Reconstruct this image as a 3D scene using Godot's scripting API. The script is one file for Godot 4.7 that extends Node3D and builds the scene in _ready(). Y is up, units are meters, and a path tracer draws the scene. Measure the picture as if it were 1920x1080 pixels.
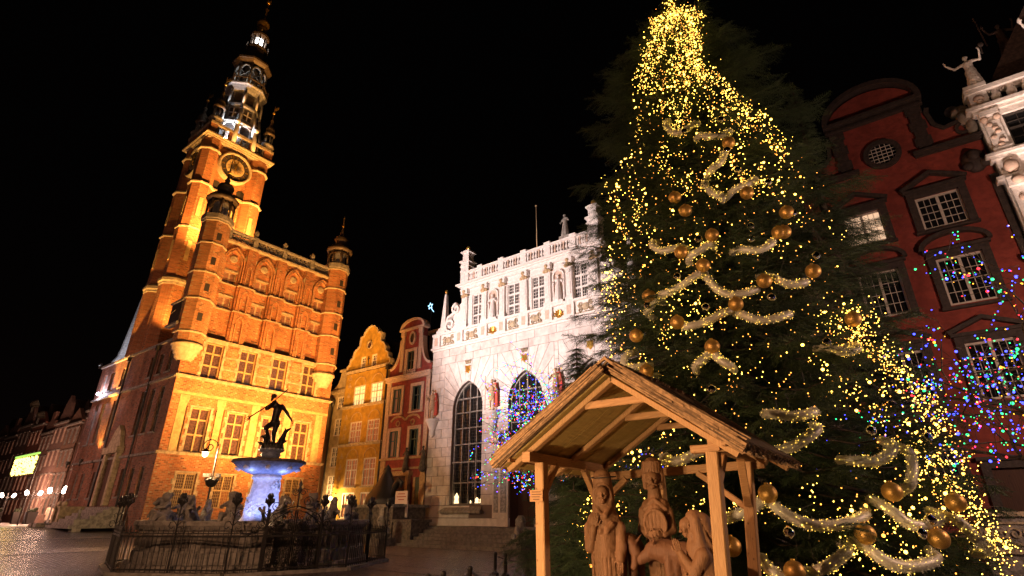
extends Node3D

# ------------------------------------------------------------------ mesh collector
class B:
	var st := SurfaceTool.new()
	func _init(smooth := false):
		st.begin(Mesh.PRIMITIVE_TRIANGLES)
		st.set_smooth_group(0 if smooth else -1)
	func tint(v: float): st.set_color(Color(v, v, v))
	func sm(on: bool): st.set_smooth_group(0 if on else -1)
	# corners run counter-clockwise as seen from outside
	func tri(a: Vector3, b: Vector3, c: Vector3):
		st.add_vertex(a); st.add_vertex(c); st.add_vertex(b)
	func quad(a: Vector3, b: Vector3, c: Vector3, d: Vector3):
		tri(a, b, c); tri(a, c, d)
	func box(c: Vector3, s: Vector3, bs := Basis()):
		var h = s * 0.5
		var p = []
		for i in 8:
			p.append(c + bs * Vector3(h.x if i & 1 else -h.x, h.y if i & 2 else -h.y, h.z if i & 4 else -h.z))
		quad(p[4], p[5], p[7], p[6]); quad(p[1], p[0], p[2], p[3])
		quad(p[5], p[1], p[3], p[7]); quad(p[0], p[4], p[6], p[2])
		quad(p[6], p[7], p[3], p[2]); quad(p[0], p[1], p[5], p[4])
	# box from two corners in a frame
	func bx(f: Transform3D, x0: float, x1: float, y0: float, y1: float, z0: float, z1: float):
		box(f * Vector3((x0 + x1) * 0.5, (y0 + y1) * 0.5, (z0 + z1) * 0.5), Vector3(absf(x1 - x0), absf(y1 - y0), absf(z1 - z0)), f.basis)
	# bar with chamfered corners between two points
	func bar(a: Vector3, b: Vector3, w: float, h: float, up := Vector3.UP, ch := 0.0):
		var d = (b - a).normalized()
		var s = d.cross(up).normalized()
		if s.length() < 0.5: s = d.cross(Vector3.RIGHT).normalized()
		var u = s.cross(d).normalized()
		var x = w * 0.5; var y = h * 0.5
		var o = [[-x, -y], [x, -y], [x, y], [-x, y]] if ch <= 0.0 else [[-x + ch, -y], [x - ch, -y], [x, -y + ch], [x, y - ch], [x - ch, y], [-x + ch, y], [-x, y - ch], [-x, -y + ch]]
		var n = o.size()
		for i in n:
			var p = s * o[i][0] + u * o[i][1]
			var q = s * o[(i + 1) % n][0] + u * o[(i + 1) % n][1]
			quad(a + q, a + p, b + p, b + q)
			if i > 0 and i < n - 1:
				var r = s * o[0][0] + u * o[0][1]
				tri(a + r, a + p, a + q); tri(b + r, b + q, b + p)
	func tube(pts: Array, rads: Array, n := 8):
		var rings = []
		var pu = Vector3(0.31, 0.2, 0.93)
		for i in pts.size():
			var d = (pts[mini(i + 1, pts.size() - 1)] - pts[maxi(i - 1, 0)])
			d = d.normalized() if d.length() > 1e-6 else Vector3.UP
			var s = d.cross(pu)
			if s.length() < 0.05: s = d.cross(Vector3(0.9, 0.3, 0.1))
			s = s.normalized()
			pu = s.cross(d).normalized()
			var ring = []
			var r = rads[mini(i, rads.size() - 1)]
			for k in n:
				var a = TAU * k / n
				ring.append(pts[i] + (s * cos(a) + pu * sin(a)) * r)
			rings.append(ring)
		for i in rings.size() - 1:
			for k in n:
				var k2 = (k + 1) % n
				quad(rings[i][k2], rings[i][k], rings[i + 1][k], rings[i + 1][k2])
		for k in n:
			tri(pts[0], rings[0][k], rings[0][(k + 1) % n])
			tri(pts[-1], rings[-1][(k + 1) % n], rings[-1][k])
	# profile of [radius, height] going up
	func lathe(o: Vector3, prof: Array, n := 12, a0 := 0.0, bs := Basis()):
		for i in prof.size() - 1:
			for k in n:
				var a = a0 + TAU * k / n; var b = a0 + TAU * (k + 1) / n
				var da = Vector3(cos(a), 0, -sin(a)); var db = Vector3(cos(b), 0, -sin(b))
				var p = o + bs * (da * prof[i][0] + Vector3.UP * prof[i][1]); var q = o + bs * (db * prof[i][0] + Vector3.UP * prof[i][1])
				var r = o + bs * (db * prof[i + 1][0] + Vector3.UP * prof[i + 1][1]); var s = o + bs * (da * prof[i + 1][0] + Vector3.UP * prof[i + 1][1])
				if prof[i][0] > 1e-5: tri(p, q, r)
				if prof[i + 1][0] > 1e-5: tri(p, r, s)
	func ball(c: Vector3, r: Vector3, nu := 10, nv := 7):
		for j in nv:
			var t0 = PI * j / nv - PI / 2; var t1 = PI * (j + 1) / nv - PI / 2
			for k in nu:
				var a = TAU * k / nu; var b = TAU * (k + 1) / nu
				var p = c + r * Vector3(cos(t0) * cos(a), sin(t0), -cos(t0) * sin(a)); var q = c + r * Vector3(cos(t0) * cos(b), sin(t0), -cos(t0) * sin(b))
				var u = c + r * Vector3(cos(t1) * cos(b), sin(t1), -cos(t1) * sin(b)); var v = c + r * Vector3(cos(t1) * cos(a), sin(t1), -cos(t1) * sin(a))
				if j > 0: tri(p, q, u)
				if j < nv - 1: tri(p, u, v)
	# flat outline in the frame's xy plane, from z0 (back) to z1 (front)
	func prism(f: Transform3D, poly: PackedVector2Array, z0: float, z1: float, back := false):
		if Geometry2D.is_polygon_clockwise(poly):
			poly = poly.duplicate(); poly.reverse()
		var n = poly.size()
		var ix = Geometry2D.triangulate_polygon(poly)
		for i in range(0, ix.size(), 3):
			var a = poly[ix[i]]; var b = poly[ix[i + 1]]; var c = poly[ix[i + 2]]
			if (b - a).cross(c - a) < 0:
				var t = b; b = c; c = t
			tri(f * Vector3(a.x, a.y, z1), f * Vector3(b.x, b.y, z1), f * Vector3(c.x, c.y, z1))
			if back: tri(f * Vector3(a.x, a.y, z0), f * Vector3(c.x, c.y, z0), f * Vector3(b.x, b.y, z0))
		for i in n:
			var p = poly[i]; var q = poly[(i + 1) % n]
			quad(f * Vector3(p.x, p.y, z0), f * Vector3(q.x, q.y, z0), f * Vector3(q.x, q.y, z1), f * Vector3(p.x, p.y, z1))
	# a strip with a width that follows a line in the frame's xy plane
	func strip(f: Transform3D, pts: Array, w: float, z0: float, z1: float):
		for i in pts.size() - 1:
			var a: Vector2 = pts[i]; var b: Vector2 = pts[i + 1]
			var da = (pts[i + 1] - pts[maxi(i - 1, 0)]).normalized().orthogonal() * w * 0.5
			var db = (pts[mini(i + 2, pts.size() - 1)] - pts[i]).normalized().orthogonal() * w * 0.5
			prism(f, PackedVector2Array([a - da, b - db, b + db, a + da]), z0, z1)
	# wall face with rectangular openings and their reveals
	func wall(f: Transform3D, x0: float, x1: float, y0: float, y1: float, holes: Array, z := 0.0, reveal := 0.25):
		var xs = [x0, x1]; var ys = [y0, y1]
		for h in holes:
			xs.append_array([h[0], h[1]]); ys.append_array([h[2], h[3]])
		xs.sort(); ys.sort()
		for i in xs.size() - 1:
			if xs[i + 1] - xs[i] < 1e-4: continue
			for j in ys.size() - 1:
				if ys[j + 1] - ys[j] < 1e-4: continue
				var mx = (xs[i] + xs[i + 1]) / 2; var my = (ys[j] + ys[j + 1]) / 2
				var inside = false
				for h in holes:
					if mx > h[0] and mx < h[1] and my > h[2] and my < h[3]: inside = true
				if not inside:
					quad(f * Vector3(xs[i], ys[j], z), f * Vector3(xs[i + 1], ys[j], z), f * Vector3(xs[i + 1], ys[j + 1], z), f * Vector3(xs[i], ys[j + 1], z))
		for h in holes:
			var a = Vector3(h[0], h[2], z); var b = Vector3(h[1], h[2], z); var c = Vector3(h[1], h[3], z); var d = Vector3(h[0], h[3], z)
			var k = Vector3(0, 0, -reveal)
			quad(f * a, f * (a + k), f * (b + k), f * b); quad(f * b, f * (b + k), f * (c + k), f * c)
			quad(f * c, f * (c + k), f * (d + k), f * d); quad(f * d, f * (d + k), f * (a + k), f * a)
	func done() -> ArrayMesh:
		st.generate_normals()
		return st.commit()

# ------------------------------------------------------------------ naming and parenting
var used := {}
func numbered(called: String) -> String:
	var n = used.get(called, -1) + 1
	used[called] = n
	return called if n == 0 else "%s_%03d" % [called, n]
func tag(o: Node, label: String, category: String, group := ""):
	if label: o.set_meta("label", label)
	if category: o.set_meta("category", category)
	if group: o.set_meta("group", group)
	return o
func thing(called: String, label: String, category: String, at := Vector3.ZERO, group := "") -> Node3D:
	var o := Node3D.new()
	o.name = numbered(called); o.position = at
	add_child(o, true)
	return tag(o, label, category, group)
func origin_of(n: Node) -> Vector3:
	var p = Vector3.ZERO
	while n != self and n != null:
		p += n.position; n = n.get_parent()
	return p
# one named part; its mesh is given in world coordinates
func part(parent: Node, called: String, b, m: Material, at := Transform3D()) -> MeshInstance3D:
	var o := MeshInstance3D.new()
	o.name = called
	o.mesh = b.done() if b is B else b
	o.material_override = m
	parent.add_child(o, true)
	o.transform = Transform3D(at.basis, at.origin - origin_of(parent))
	return o
func stuff(o: Node): o.set_meta("kind", "stuff"); return o
func structure(called: String, b, m: Material) -> MeshInstance3D:
	var o = part(self, called, b, m)
	o.set_meta("kind", "structure")
	return o
func copy_of(root: Node3D, at: Vector3, label: String, turn := 0.0) -> Node3D:
	var base = String(root.name).rstrip("0123456789").trim_suffix("_")
	var r = root.duplicate()
	r.name = numbered(base); add_child(r, true)
	r.position = at; r.rotation.y = turn
	r.set_meta("label", label)
	return r

# ------------------------------------------------------------------ materials
func S(r: float, g: float, b: float) -> Color: return Color(r, g, b).linear_to_srgb()
var bumps := {}
func bump_tex(freq: float, seed_: int, strength := 6.0, cell := false) -> NoiseTexture2D:
	var key = "%f %d %f %s" % [freq, seed_, strength, cell]
	if not bumps.has(key):
		var t := NoiseTexture2D.new()
		var n := FastNoiseLite.new()
		n.seed = seed_; n.frequency = freq
		n.noise_type = FastNoiseLite.TYPE_CELLULAR if cell else FastNoiseLite.TYPE_SIMPLEX_SMOOTH
		n.fractal_octaves = 5
		t.noise = n; t.width = 256; t.height = 256; t.seamless = true
		t.as_normal_map = true; t.bump_strength = strength
		bumps[key] = t
	return bumps[key]
# mottled stone, plaster, wood or metal: base colour (linear), spread of tone, metres per repeat
func mat(c: Color, rough := 0.8, vary := 0.25, metres := 2.0, bump := 4.0, seed_ := 1, stretch := Vector3.ONE) -> StandardMaterial3D:
	var m := StandardMaterial3D.new()
	var t := NoiseTexture2D.new()
	var n := FastNoiseLite.new()
	n.seed = seed_; n.frequency = 0.018; n.fractal_octaves = 6; n.fractal_gain = 0.6
	t.noise = n; t.width = 256; t.height = 256; t.seamless = true
	var g := Gradient.new()
	g.offsets = PackedFloat32Array([0.0, 0.35, 0.6, 1.0])
	var k = 1.0 - vary
	g.colors = PackedColorArray([S(c.r * (1 - vary * 1.5), c.g * (1 - vary * 1.5), c.b * (1 - vary * 1.5)), S(c.r * k, c.g * k, c.b * k), S(c.r, c.g, c.b), S(minf(c.r * (1 + vary * 0.8), 1), minf(c.g * (1 + vary * 0.8), 1), minf(c.b * (1 + vary * 0.8), 1))])
	t.color_ramp = g
	m.albedo_texture = t
	m.roughness = rough
	m.uv1_triplanar = true; m.uv1_world_triplanar = true
	m.uv1_scale = stretch / metres
	if bump > 0:
		m.normal_enabled = true; m.normal_texture = bump_tex(0.04, seed_ % 3, bump); m.normal_scale = 0.6
	return m
func flat(c: Color, rough := 0.6, metal := 0.0) -> StandardMaterial3D:
	var m := StandardMaterial3D.new()
	m.albedo_color = S(c.r, c.g, c.b); m.roughness = rough; m.metallic = metal
	return m
func glow(c: Color, e: float) -> StandardMaterial3D:
	var m := flat(Color(c.r * 0.5, c.g * 0.5, c.b * 0.5), 0.5)
	m.emission_enabled = true; m.emission = S(c.r, c.g, c.b); m.emission_energy_multiplier = e
	return m
func image_mat(im: Image, metres: float, rough := 0.8, bump: Image = null, nscale := 1.0) -> StandardMaterial3D:
	var m := StandardMaterial3D.new()
	m.albedo_texture = ImageTexture.create_from_image(im)
	m.roughness = rough
	m.uv1_triplanar = true; m.uv1_world_triplanar = true; m.uv1_scale = Vector3.ONE / metres
	if bump:
		bump.bump_map_to_normal_map(2.0)
		m.normal_enabled = true; m.normal_texture = ImageTexture.create_from_image(bump); m.normal_scale = nscale
	return m
# broad stains and soot that lie over a whole wall
func stain(m: StandardMaterial3D, seed_: int, metres: float, deep: float):
	var t := NoiseTexture2D.new(); var n := FastNoiseLite.new()
	n.seed = seed_; n.frequency = 0.014; n.fractal_octaves = 5
	t.noise = n; t.width = 256; t.height = 256; t.seamless = true
	var g := Gradient.new(); g.offsets = PackedFloat32Array([0.0, 0.4, 0.65, 1.0])
	var d = 1.0 - deep
	g.colors = PackedColorArray([S(d, d * 0.97, d * 0.95), S(1.0 - deep * 0.45, 1.0 - deep * 0.45, 1.0 - deep * 0.45), S(1, 1, 1), S(1, 1, 1)])
	t.color_ramp = g
	m.detail_enabled = true; m.detail_blend_mode = BaseMaterial3D.BLEND_MODE_MUL; m.detail_albedo = t
	m.detail_uv_layer = BaseMaterial3D.DETAIL_UV_2; m.uv2_triplanar = true; m.uv2_world_triplanar = true; m.uv2_scale = Vector3(1.0, 0.45, 1.0) / metres
# courses of brick with lime joints: tone and relief
func brick(c: Color, joint: Color, seed_: int, spread := 0.3) -> StandardMaterial3D:
	var rng := RandomNumberGenerator.new(); rng.seed = seed_
	var N = 512; var rows = 32; var bw = 43.0
	var im := Image.create(N, N, false, Image.FORMAT_RGB8); var hm := Image.create(N, N, false, Image.FORMAT_RGBA8)
	im.fill(S(joint.r, joint.g, joint.b)); hm.fill(Color(0.2, 0.2, 0.2))
	var noise := FastNoiseLite.new(); noise.seed = seed_; noise.frequency = 0.02
	for r in rows:
		var per = 12
		for k in per:
			var x0 = int(k * N / float(per) + (N / float(per) * 0.5 if r % 2 else 0.0)); var w = int(N / float(per)) - 3
			if r % 4 == 1 and k % 3 == 0: w = w / 2 - 1
			var v = 1.0 + rng.randf_range(-spread, spread) + noise.get_noise_2d(x0, r * 16) * 0.25
			if rng.randf() < 0.08: v *= 0.55
			var hue = rng.randf_range(-0.08, 0.08)
			var col = S(clampf(c.r * v, 0, 1), clampf(c.g * v * (1 + hue), 0, 1), clampf(c.b * v * (1 + hue * 2), 0, 1))
			var q = 0.75 + rng.randf() * 0.25
			var rect = Rect2i(x0, r * 16, w, 13)
			im.fill_rect(rect, col); hm.fill_rect(rect, Color(q, q, q))
			if x0 + w > N:
				rect = Rect2i(0, r * 16, x0 + w - N, 13)
				im.fill_rect(rect, col); hm.fill_rect(rect, Color(q, q, q))
	var m = image_mat(im, 2.9, 0.85, hm, 0.8)
	stain(m, seed_ + 5, 6.5, 0.45)
	return m
func wood(c: Color, seed_: int, metres := 1.0, axis := 1) -> StandardMaterial3D:
	var n := FastNoiseLite.new(); n.seed = seed_; n.frequency = 0.02; n.fractal_octaves = 4
	var W = 256
	var im := Image.create(W, W, false, Image.FORMAT_RGB8); var hm := Image.create(W, W, false, Image.FORMAT_RGBA8)
	var rng := RandomNumberGenerator.new(); rng.seed = seed_
	var knots = []
	for i in 5: knots.append(Vector3(rng.randf() * W, rng.randf() * W, rng.randf_range(2, 5)))
	for y in W:
		for x in W:
			var wob = n.get_noise_2d(x * 0.6, y * 0.12) * 26.0
			var g = 0.5 + 0.5 * sin((x + wob) * 0.42)
			var f = n.get_noise_2d(x * 6.0, y * 0.35)
			var v = 0.86 + 0.16 * g + 0.22 * f
			for k in knots:
				var dd = Vector2((x - k.x), (y - k.y) * 0.6).length()
				if dd < k.z * 2.0: v *= lerpf(0.42, 1.0, clampf(dd / (k.z * 2.0), 0, 1))
			var fade = minf(minf(x, W - 1 - x), minf(y, W - 1 - y))
			v = lerpf(0.95, v, clampf(fade / 10.0, 0, 1))
			var px = x if axis == 1 else y; var py = y if axis == 1 else x
			im.set_pixel(px, py, S(clampf(c.r * v, 0, 1), clampf(c.g * v * (0.96 + 0.05 * g), 0, 1), clampf(c.b * v * (0.9 + 0.1 * g), 0, 1)))
			var h = clampf(0.5 + 0.25 * g + 0.5 * f, 0, 1)
			hm.set_pixel(px, py, Color(h, h, h))
	return image_mat(im, metres, 0.72, hm, 0.5)

var M := {}
func make_materials():
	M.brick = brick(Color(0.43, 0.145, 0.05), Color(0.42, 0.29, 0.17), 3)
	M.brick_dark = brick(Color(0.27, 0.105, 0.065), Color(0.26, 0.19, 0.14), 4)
	M.brick_light = brick(Color(0.48, 0.19, 0.07), Color(0.46, 0.36, 0.24), 8)
	M.stone = mat(Color(0.46, 0.37, 0.25), 0.85, 0.3, 1.6, 5, 2)
	M.stone_grey = mat(Color(0.27, 0.245, 0.22), 0.85, 0.35, 1.4, 6, 5)
	M.stone_step = mat(Color(0.17, 0.145, 0.13), 0.85, 0.3, 1.7, 5, 9)
	M.stone_dark = mat(Color(0.13, 0.11, 0.095), 0.85, 0.4, 1.2, 6, 6)
	M.buff = mat(Color(0.50, 0.36, 0.17), 0.9, 0.2, 2.2, 3, 7)
	M.ashlar = mat(Color(0.70, 0.645, 0.62), 0.75, 0.10, 3.0, 2, 11)
	M.ashlar_b = mat(Color(0.66, 0.60, 0.575), 0.75, 0.12, 2.3, 2, 12)
	M.joint = flat(Color(0.16, 0.12, 0.11), 0.9)
	M.white = mat(Color(0.74, 0.69, 0.66), 0.7, 0.12, 1.2, 4, 13)
	M.gilt = flat(Color(0.83, 0.52, 0.12), 0.3, 0.9)
	M.glass = flat(Color(0.012, 0.012, 0.013), 0.08); M.glass.metallic_specular = 0.6
	M.glass_brown = mat(Color(0.10, 0.055, 0.045), 0.25, 0.35, 0.8, 0, 14)
	M.frame_white = mat(Color(0.66, 0.60, 0.54), 0.55, 0.12, 0.9, 0, 15)
	M.frame_stone = mat(Color(0.48, 0.33, 0.16), 0.7, 0.2, 0.9, 0, 16)
	M.frame_dark = flat(Color(0.035, 0.028, 0.024), 0.6)
	M.frame_green = flat(Color(0.035, 0.075, 0.065), 0.5)
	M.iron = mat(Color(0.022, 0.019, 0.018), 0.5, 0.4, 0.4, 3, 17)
	M.iron_lit = mat(Color(0.045, 0.04, 0.036), 0.5, 0.4, 0.4, 3, 17)  # lighter copy of the iron, with the lit look put into its colour
	M.bronze = mat(Color(0.035, 0.028, 0.022), 0.42, 0.4, 0.7, 4, 18); M.bronze.metallic = 0.6
	M.copper = mat(Color(0.13, 0.095, 0.07), 0.5, 0.4, 0.9, 3, 19); M.copper.metallic = 0.25
	M.lead = mat(Color(0.34, 0.34, 0.36), 0.6, 0.35, 0.9, 4, 20)
	M.yellow = mat(Color(0.50, 0.30, 0.045), 0.85, 0.18, 2.4, 3, 21)
	M.pale = mat(Color(0.46, 0.37, 0.23), 0.85, 0.18, 2.2, 3, 22)
	M.red = mat(Color(0.30, 0.06, 0.052), 0.85, 0.18, 2.0, 3, 23)
	M.red_dark = mat(Color(0.30, 0.055, 0.040), 0.85, 0.16, 2.2, 3, 24)
	M.trim_pink = mat(Color(0.56, 0.42, 0.34), 0.8, 0.16, 1.3, 3, 25)
	M.trim_buff = mat(Color(0.48, 0.34, 0.19), 0.8, 0.2, 1.1, 3, 26)
	M.trim_dark = mat(Color(0.055, 0.040, 0.036), 0.7, 0.3, 1.1, 4, 27)
	M.roof = mat(Color(0.06, 0.035, 0.028), 0.8, 0.4, 0.9, 6, 28)
	M.door = wood(Color(0.075, 0.032, 0.020), 31, 1.1)
	for k in ["ashlar", "ashlar_b", "red", "red_dark", "yellow", "pale"]: stain(M[k], 90 + k.length(), 4.0, 0.28)
	M.lit_warm = glow(Color(1.0, 0.72, 0.30), 1.15)
	M.lit_pale = glow(Color(1.0, 0.66, 0.42), 0.85)
	M.curtain = glow(Color(0.62, 0.25, 0.11), 0.16)
	M.curtain_dim = glow(Color(0.5, 0.17, 0.06), 0.05)
	M.lamp = glow(Color(1.0, 0.60, 0.30), 22.0)
	M.lamp_white = glow(Color(1.0, 0.93, 0.86), 14.0)
	M.lamp_pink = glow(Color(1.0, 0.72, 0.56), 26.0)
# ------------------------------------------------------------------ bodies: smooth union of tapered capsules, meshed as surface nets
func cap_d(p: Vector3, b: Array) -> float:
	var a: Vector3 = b[0]; var ab: Vector3 = b[1] - a
	var l = ab.length_squared()
	var t = clampf((p - a).dot(ab) / l, 0.0, 1.0) if l > 1e-9 else 0.0
	return (p - a - ab * t).length() - lerpf(b[2], b[3], t)
func body(bones: Array, cell: float, k: float, into: SurfaceTool = null, rough := 0.0) -> SurfaceTool:
	var lo = Vector3.INF; var hi = -Vector3.INF
	for b in bones:
		var r = maxf(absf(b[2]), absf(b[3])) + cell * 2
		lo = lo.min(b[0].min(b[1]) - Vector3.ONE * r); hi = hi.max(b[0].max(b[1]) + Vector3.ONE * r)
	var BS = 6
	var nb = Vector3i(((hi - lo) / (cell * BS)).ceil()) 
	var n = nb * BS + Vector3i.ONE
	var sy = n.x; var sz = n.x * n.y
	var f := PackedFloat32Array(); f.resize(n.x * n.y * n.z); f.fill(1.0)
	var half = cell * BS * 0.5 * 1.75
	var noise: FastNoiseLite = null
	if rough > 0:
		noise = FastNoiseLite.new(); noise.seed = 7; noise.frequency = 9.0
	var blocks = []
	for bz in nb.z:
		for by in nb.y:
			for bxx in nb.x:
				var c = lo + (Vector3(bxx, by, bz) + Vector3.ONE * 0.5) * cell * BS
				var near = []; var dm = 1e9
				for b in bones:
					var d = cap_d(c, b)
					if d < half + k * 2.0 + cell * 2: near.append(b)
					if b[2] > 0 and (b.size() < 5 or b[4] == 0): dm = minf(dm, d)
				if near.is_empty(): continue
				if dm > half + k + cell * 2: continue
				if dm < -half * 1.6:
					var alone = true
					for b in near:
						if b.size() > 4 and b[4] != 0: alone = false
					if alone:
						for z in BS + 1:
							for y in BS + 1:
								for x in BS + 1:
									f[(bxx * BS + x) + (by * BS + y) * sy + (bz * BS + z) * sz] = -1.0
						continue
				blocks.append(Vector3i(bxx, by, bz))
				for z in BS + 1:
					for y in BS + 1:
						for x in BS + 1:
							var id = (bxx * BS + x) + (by * BS + y) * sy + (bz * BS + z) * sz
							var p = lo + Vector3(bxx * BS + x, by * BS + y, bz * BS + z) * cell
							var d = 1e3
							for b in near:
								if b.size() > 4 and b[4] != 0: continue
								var e = cap_d(p, b)
								var h = clampf(0.5 + 0.5 * (d - e) / k, 0.0, 1.0)
								d = lerpf(d, e, h) - k * h * (1.0 - h)
							for b in near:
								if b.size() > 4 and b[4] != 0:   # a groove or hollow
									var e = -cap_d(p, b)
									var kk = k * 0.4
									var h = clampf(0.5 - 0.5 * (d - e) / kk, 0.0, 1.0)
									d = lerpf(d, e, h) + kk * h * (1.0 - h)
							if noise: d += noise.get_noise_3dv(p) * rough
							f[id] = d
	var vert = {}
	var pos = PackedVector3Array(); var nor = PackedVector3Array()
	var offs = [0, 1, sy, sy + 1, sz, sz + 1, sz + sy, sz + sy + 1]
	var co = [Vector3(0, 0, 0), Vector3(1, 0, 0), Vector3(0, 1, 0), Vector3(1, 1, 0), Vector3(0, 0, 1), Vector3(1, 0, 1), Vector3(0, 1, 1), Vector3(1, 1, 1)]
	var edges = [[0, 1], [2, 3], [4, 5], [6, 7], [0, 2], [1, 3], [4, 6], [5, 7], [0, 4], [1, 5], [2, 6], [3, 7]]
	for bl in blocks:
		for z in BS:
			for y in BS:
				for x in BS:
					var id = (bl.x * BS + x) + (bl.y * BS + y) * sy + (bl.z * BS + z) * sz
					var inside = 0
					for o in 8:
						if f[id + offs[o]] < 0: inside += 1
					if inside == 0 or inside == 8: continue
					var s = Vector3.ZERO; var cnt = 0
					for e in edges:
						var va = f[id + offs[e[0]]]; var vb = f[id + offs[e[1]]]
						if (va < 0) != (vb < 0):
							s += co[e[0]].lerp(co[e[1]], va / (va - vb)); cnt += 1
					vert[id] = pos.size()
					pos.append(lo + (Vector3(bl.x * BS + x, bl.y * BS + y, bl.z * BS + z) + s / cnt) * cell)
					var g = Vector3(f[id + 1] + f[id + 1 + sy] + f[id + 1 + sz] + f[id + 1 + sy + sz] - f[id] - f[id + sy] - f[id + sz] - f[id + sy + sz],
						f[id + sy] + f[id + sy + 1] + f[id + sy + sz] + f[id + 1 + sy + sz] - f[id] - f[id + 1] - f[id + sz] - f[id + 1 + sz],
						f[id + sz] + f[id + sz + 1] + f[id + sy + sz] + f[id + 1 + sy + sz] - f[id] - f[id + 1] - f[id + sy] - f[id + 1 + sy])
					nor.append(g.normalized() if g.length() > 1e-9 else Vector3.UP)
	var st = into
	if st == null:
		st = SurfaceTool.new(); st.begin(Mesh.PRIMITIVE_TRIANGLES)
	var put = func(i): st.set_normal(nor[i]); st.add_vertex(pos[i])
	for id in vert:
		for ax in 3:
			var step = [1, sy, sz][ax]
			if id + step >= f.size(): continue
			var va = f[id]; var vb = f[id + step]
			if (va < 0) == (vb < 0): continue
			var u = [sy, sz, 1][ax]; var v = [sz, 1, sy][ax]
			if not (vert.has(id - u) and vert.has(id - v) and vert.has(id - u - v)): continue
			var q = [vert[id], vert[id - u], vert[id - u - v], vert[id - v]]
			var order = [0, 1, 2, 0, 2, 3] if vb < 0 else [0, 2, 1, 0, 3, 2]
			for o in order: put.call(q[o])
	return st
# five curled fingers and a palm: wrist w, direction d of the fingers, n out of the back of the hand, side of the thumb t
func hand_bones(w: Vector3, d: Vector3, n: Vector3, t: Vector3, s := 1.0, curl := 0.5) -> Array:
	var out = []
	for i in 4:
		var o = t * (0.030 - 0.020 * i) * s
		var len = [0.070, 0.078, 0.072, 0.056][i] * s
		var k0 = w + d * 0.085 * s + o
		out.append([w + d * 0.02 * s + o * 0.7, k0, 0.0135 * s, 0.0125 * s])
		var d1 = (d - n * curl * 0.5).normalized(); var d2 = (d - n * curl * 1.4).normalized()
		var k1 = k0 + d1 * len * 0.5; var k2 = k1 + d2 * len * 0.55
		out.append([k0, k1, 0.0098 * s, 0.0090 * s]); out.append([k1, k2, 0.0090 * s, 0.0072 * s])
	var b = w + d * 0.03 * s + t * 0.030 * s
	var td = (d * 0.7 + t * 0.75 - n * curl * 0.5).normalized()
	var b1 = b + td * 0.042 * s
	out.append([b, b1, 0.013 * s, 0.011 * s]); out.append([b1, b1 + (d - n * curl * 0.7 + t * 0.1).normalized() * 0.034 * s, 0.0105 * s, 0.008 * s])
	return out
# a head with brow, eye hollows, nose, lips, chin and ears: centre c, forward fw, up, size s (head height 0.23 s)
func head_bones(c: Vector3, fw: Vector3, up: Vector3, s := 1.0) -> Array:
	var r = fw.cross(up).normalized()
	var o = []
	o.append([c + up * 0.035 * s - fw * 0.02 * s, c + up * 0.03 * s + fw * 0.012 * s, 0.083 * s, 0.078 * s])
	o.append([c + up * 0.0 * s + fw * 0.025 * s, c - up * 0.075 * s + fw * 0.045 * s, 0.062 * s, 0.038 * s])
	o.append([c - up * 0.088 * s + fw * 0.060 * s, c - up * 0.092 * s + fw * 0.066 * s, 0.022 * s, 0.018 * s])
	o.append([c + up * 0.018 * s + fw * 0.088 * s, c - up * 0.026 * s + fw * 0.108 * s, 0.009 * s, 0.015 * s])
	o.append([c - up * 0.028 * s + fw * 0.094 * s - r * 0.012 * s, c - up * 0.028 * s + fw * 0.094 * s + r * 0.012 * s, 0.010 * s, 0.010 * s])
	for k in [-1, 1]:
		o.append([c + up * 0.030 * s + fw * 0.084 * s + r * 0.012 * k * s, c + up * 0.026 * s + fw * 0.068 * s + r * 0.048 * k * s, 0.012 * s, 0.010 * s])
		o.append([c + up * 0.006 * s + fw * 0.078 * s + r * 0.030 * k * s, c + up * 0.006 * s + fw * 0.076 * s + r * 0.034 * k * s, 0.0125 * s, 0.0125 * s])
		o.append([c - up * 0.030 * s + fw * 0.058 * s + r * 0.034 * k * s, c - up * 0.010 * s + fw * 0.052 * s + r * 0.046 * k * s, 0.022 * s, 0.020 * s])
		o.append([c + up * 0.015 * s - fw * 0.004 * s + r * 0.080 * k * s, c - up * 0.025 * s + fw * 0.004 * s + r * 0.074 * k * s, 0.014 * s, 0.010 * s])
		o.append([c + up * 0.010 * s + fw * 0.094 * s + r * 0.020 * k * s, c + up * 0.008 * s + fw * 0.088 * s + r * 0.042 * k * s, 0.007 * s, 0.006 * s, 1])
	o.append([c - up * 0.056 * s + fw * 0.086 * s - r * 0.016 * s, c - up * 0.056 * s + fw * 0.086 * s + r * 0.016 * s, 0.009 * s, 0.009 * s])
	o.append([c - up * 0.070 * s + fw * 0.084 * s - r * 0.013 * s, c - up * 0.070 * s + fw * 0.084 * s + r * 0.013 * s, 0.010 * s, 0.010 * s])
	o.append([c - up * 0.063 * s + fw * 0.098 * s - r * 0.022 * s, c - up * 0.063 * s + fw * 0.098 * s + r * 0.022 * s, 0.004 * s, 0.004 * s, 1])
	return o
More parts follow.
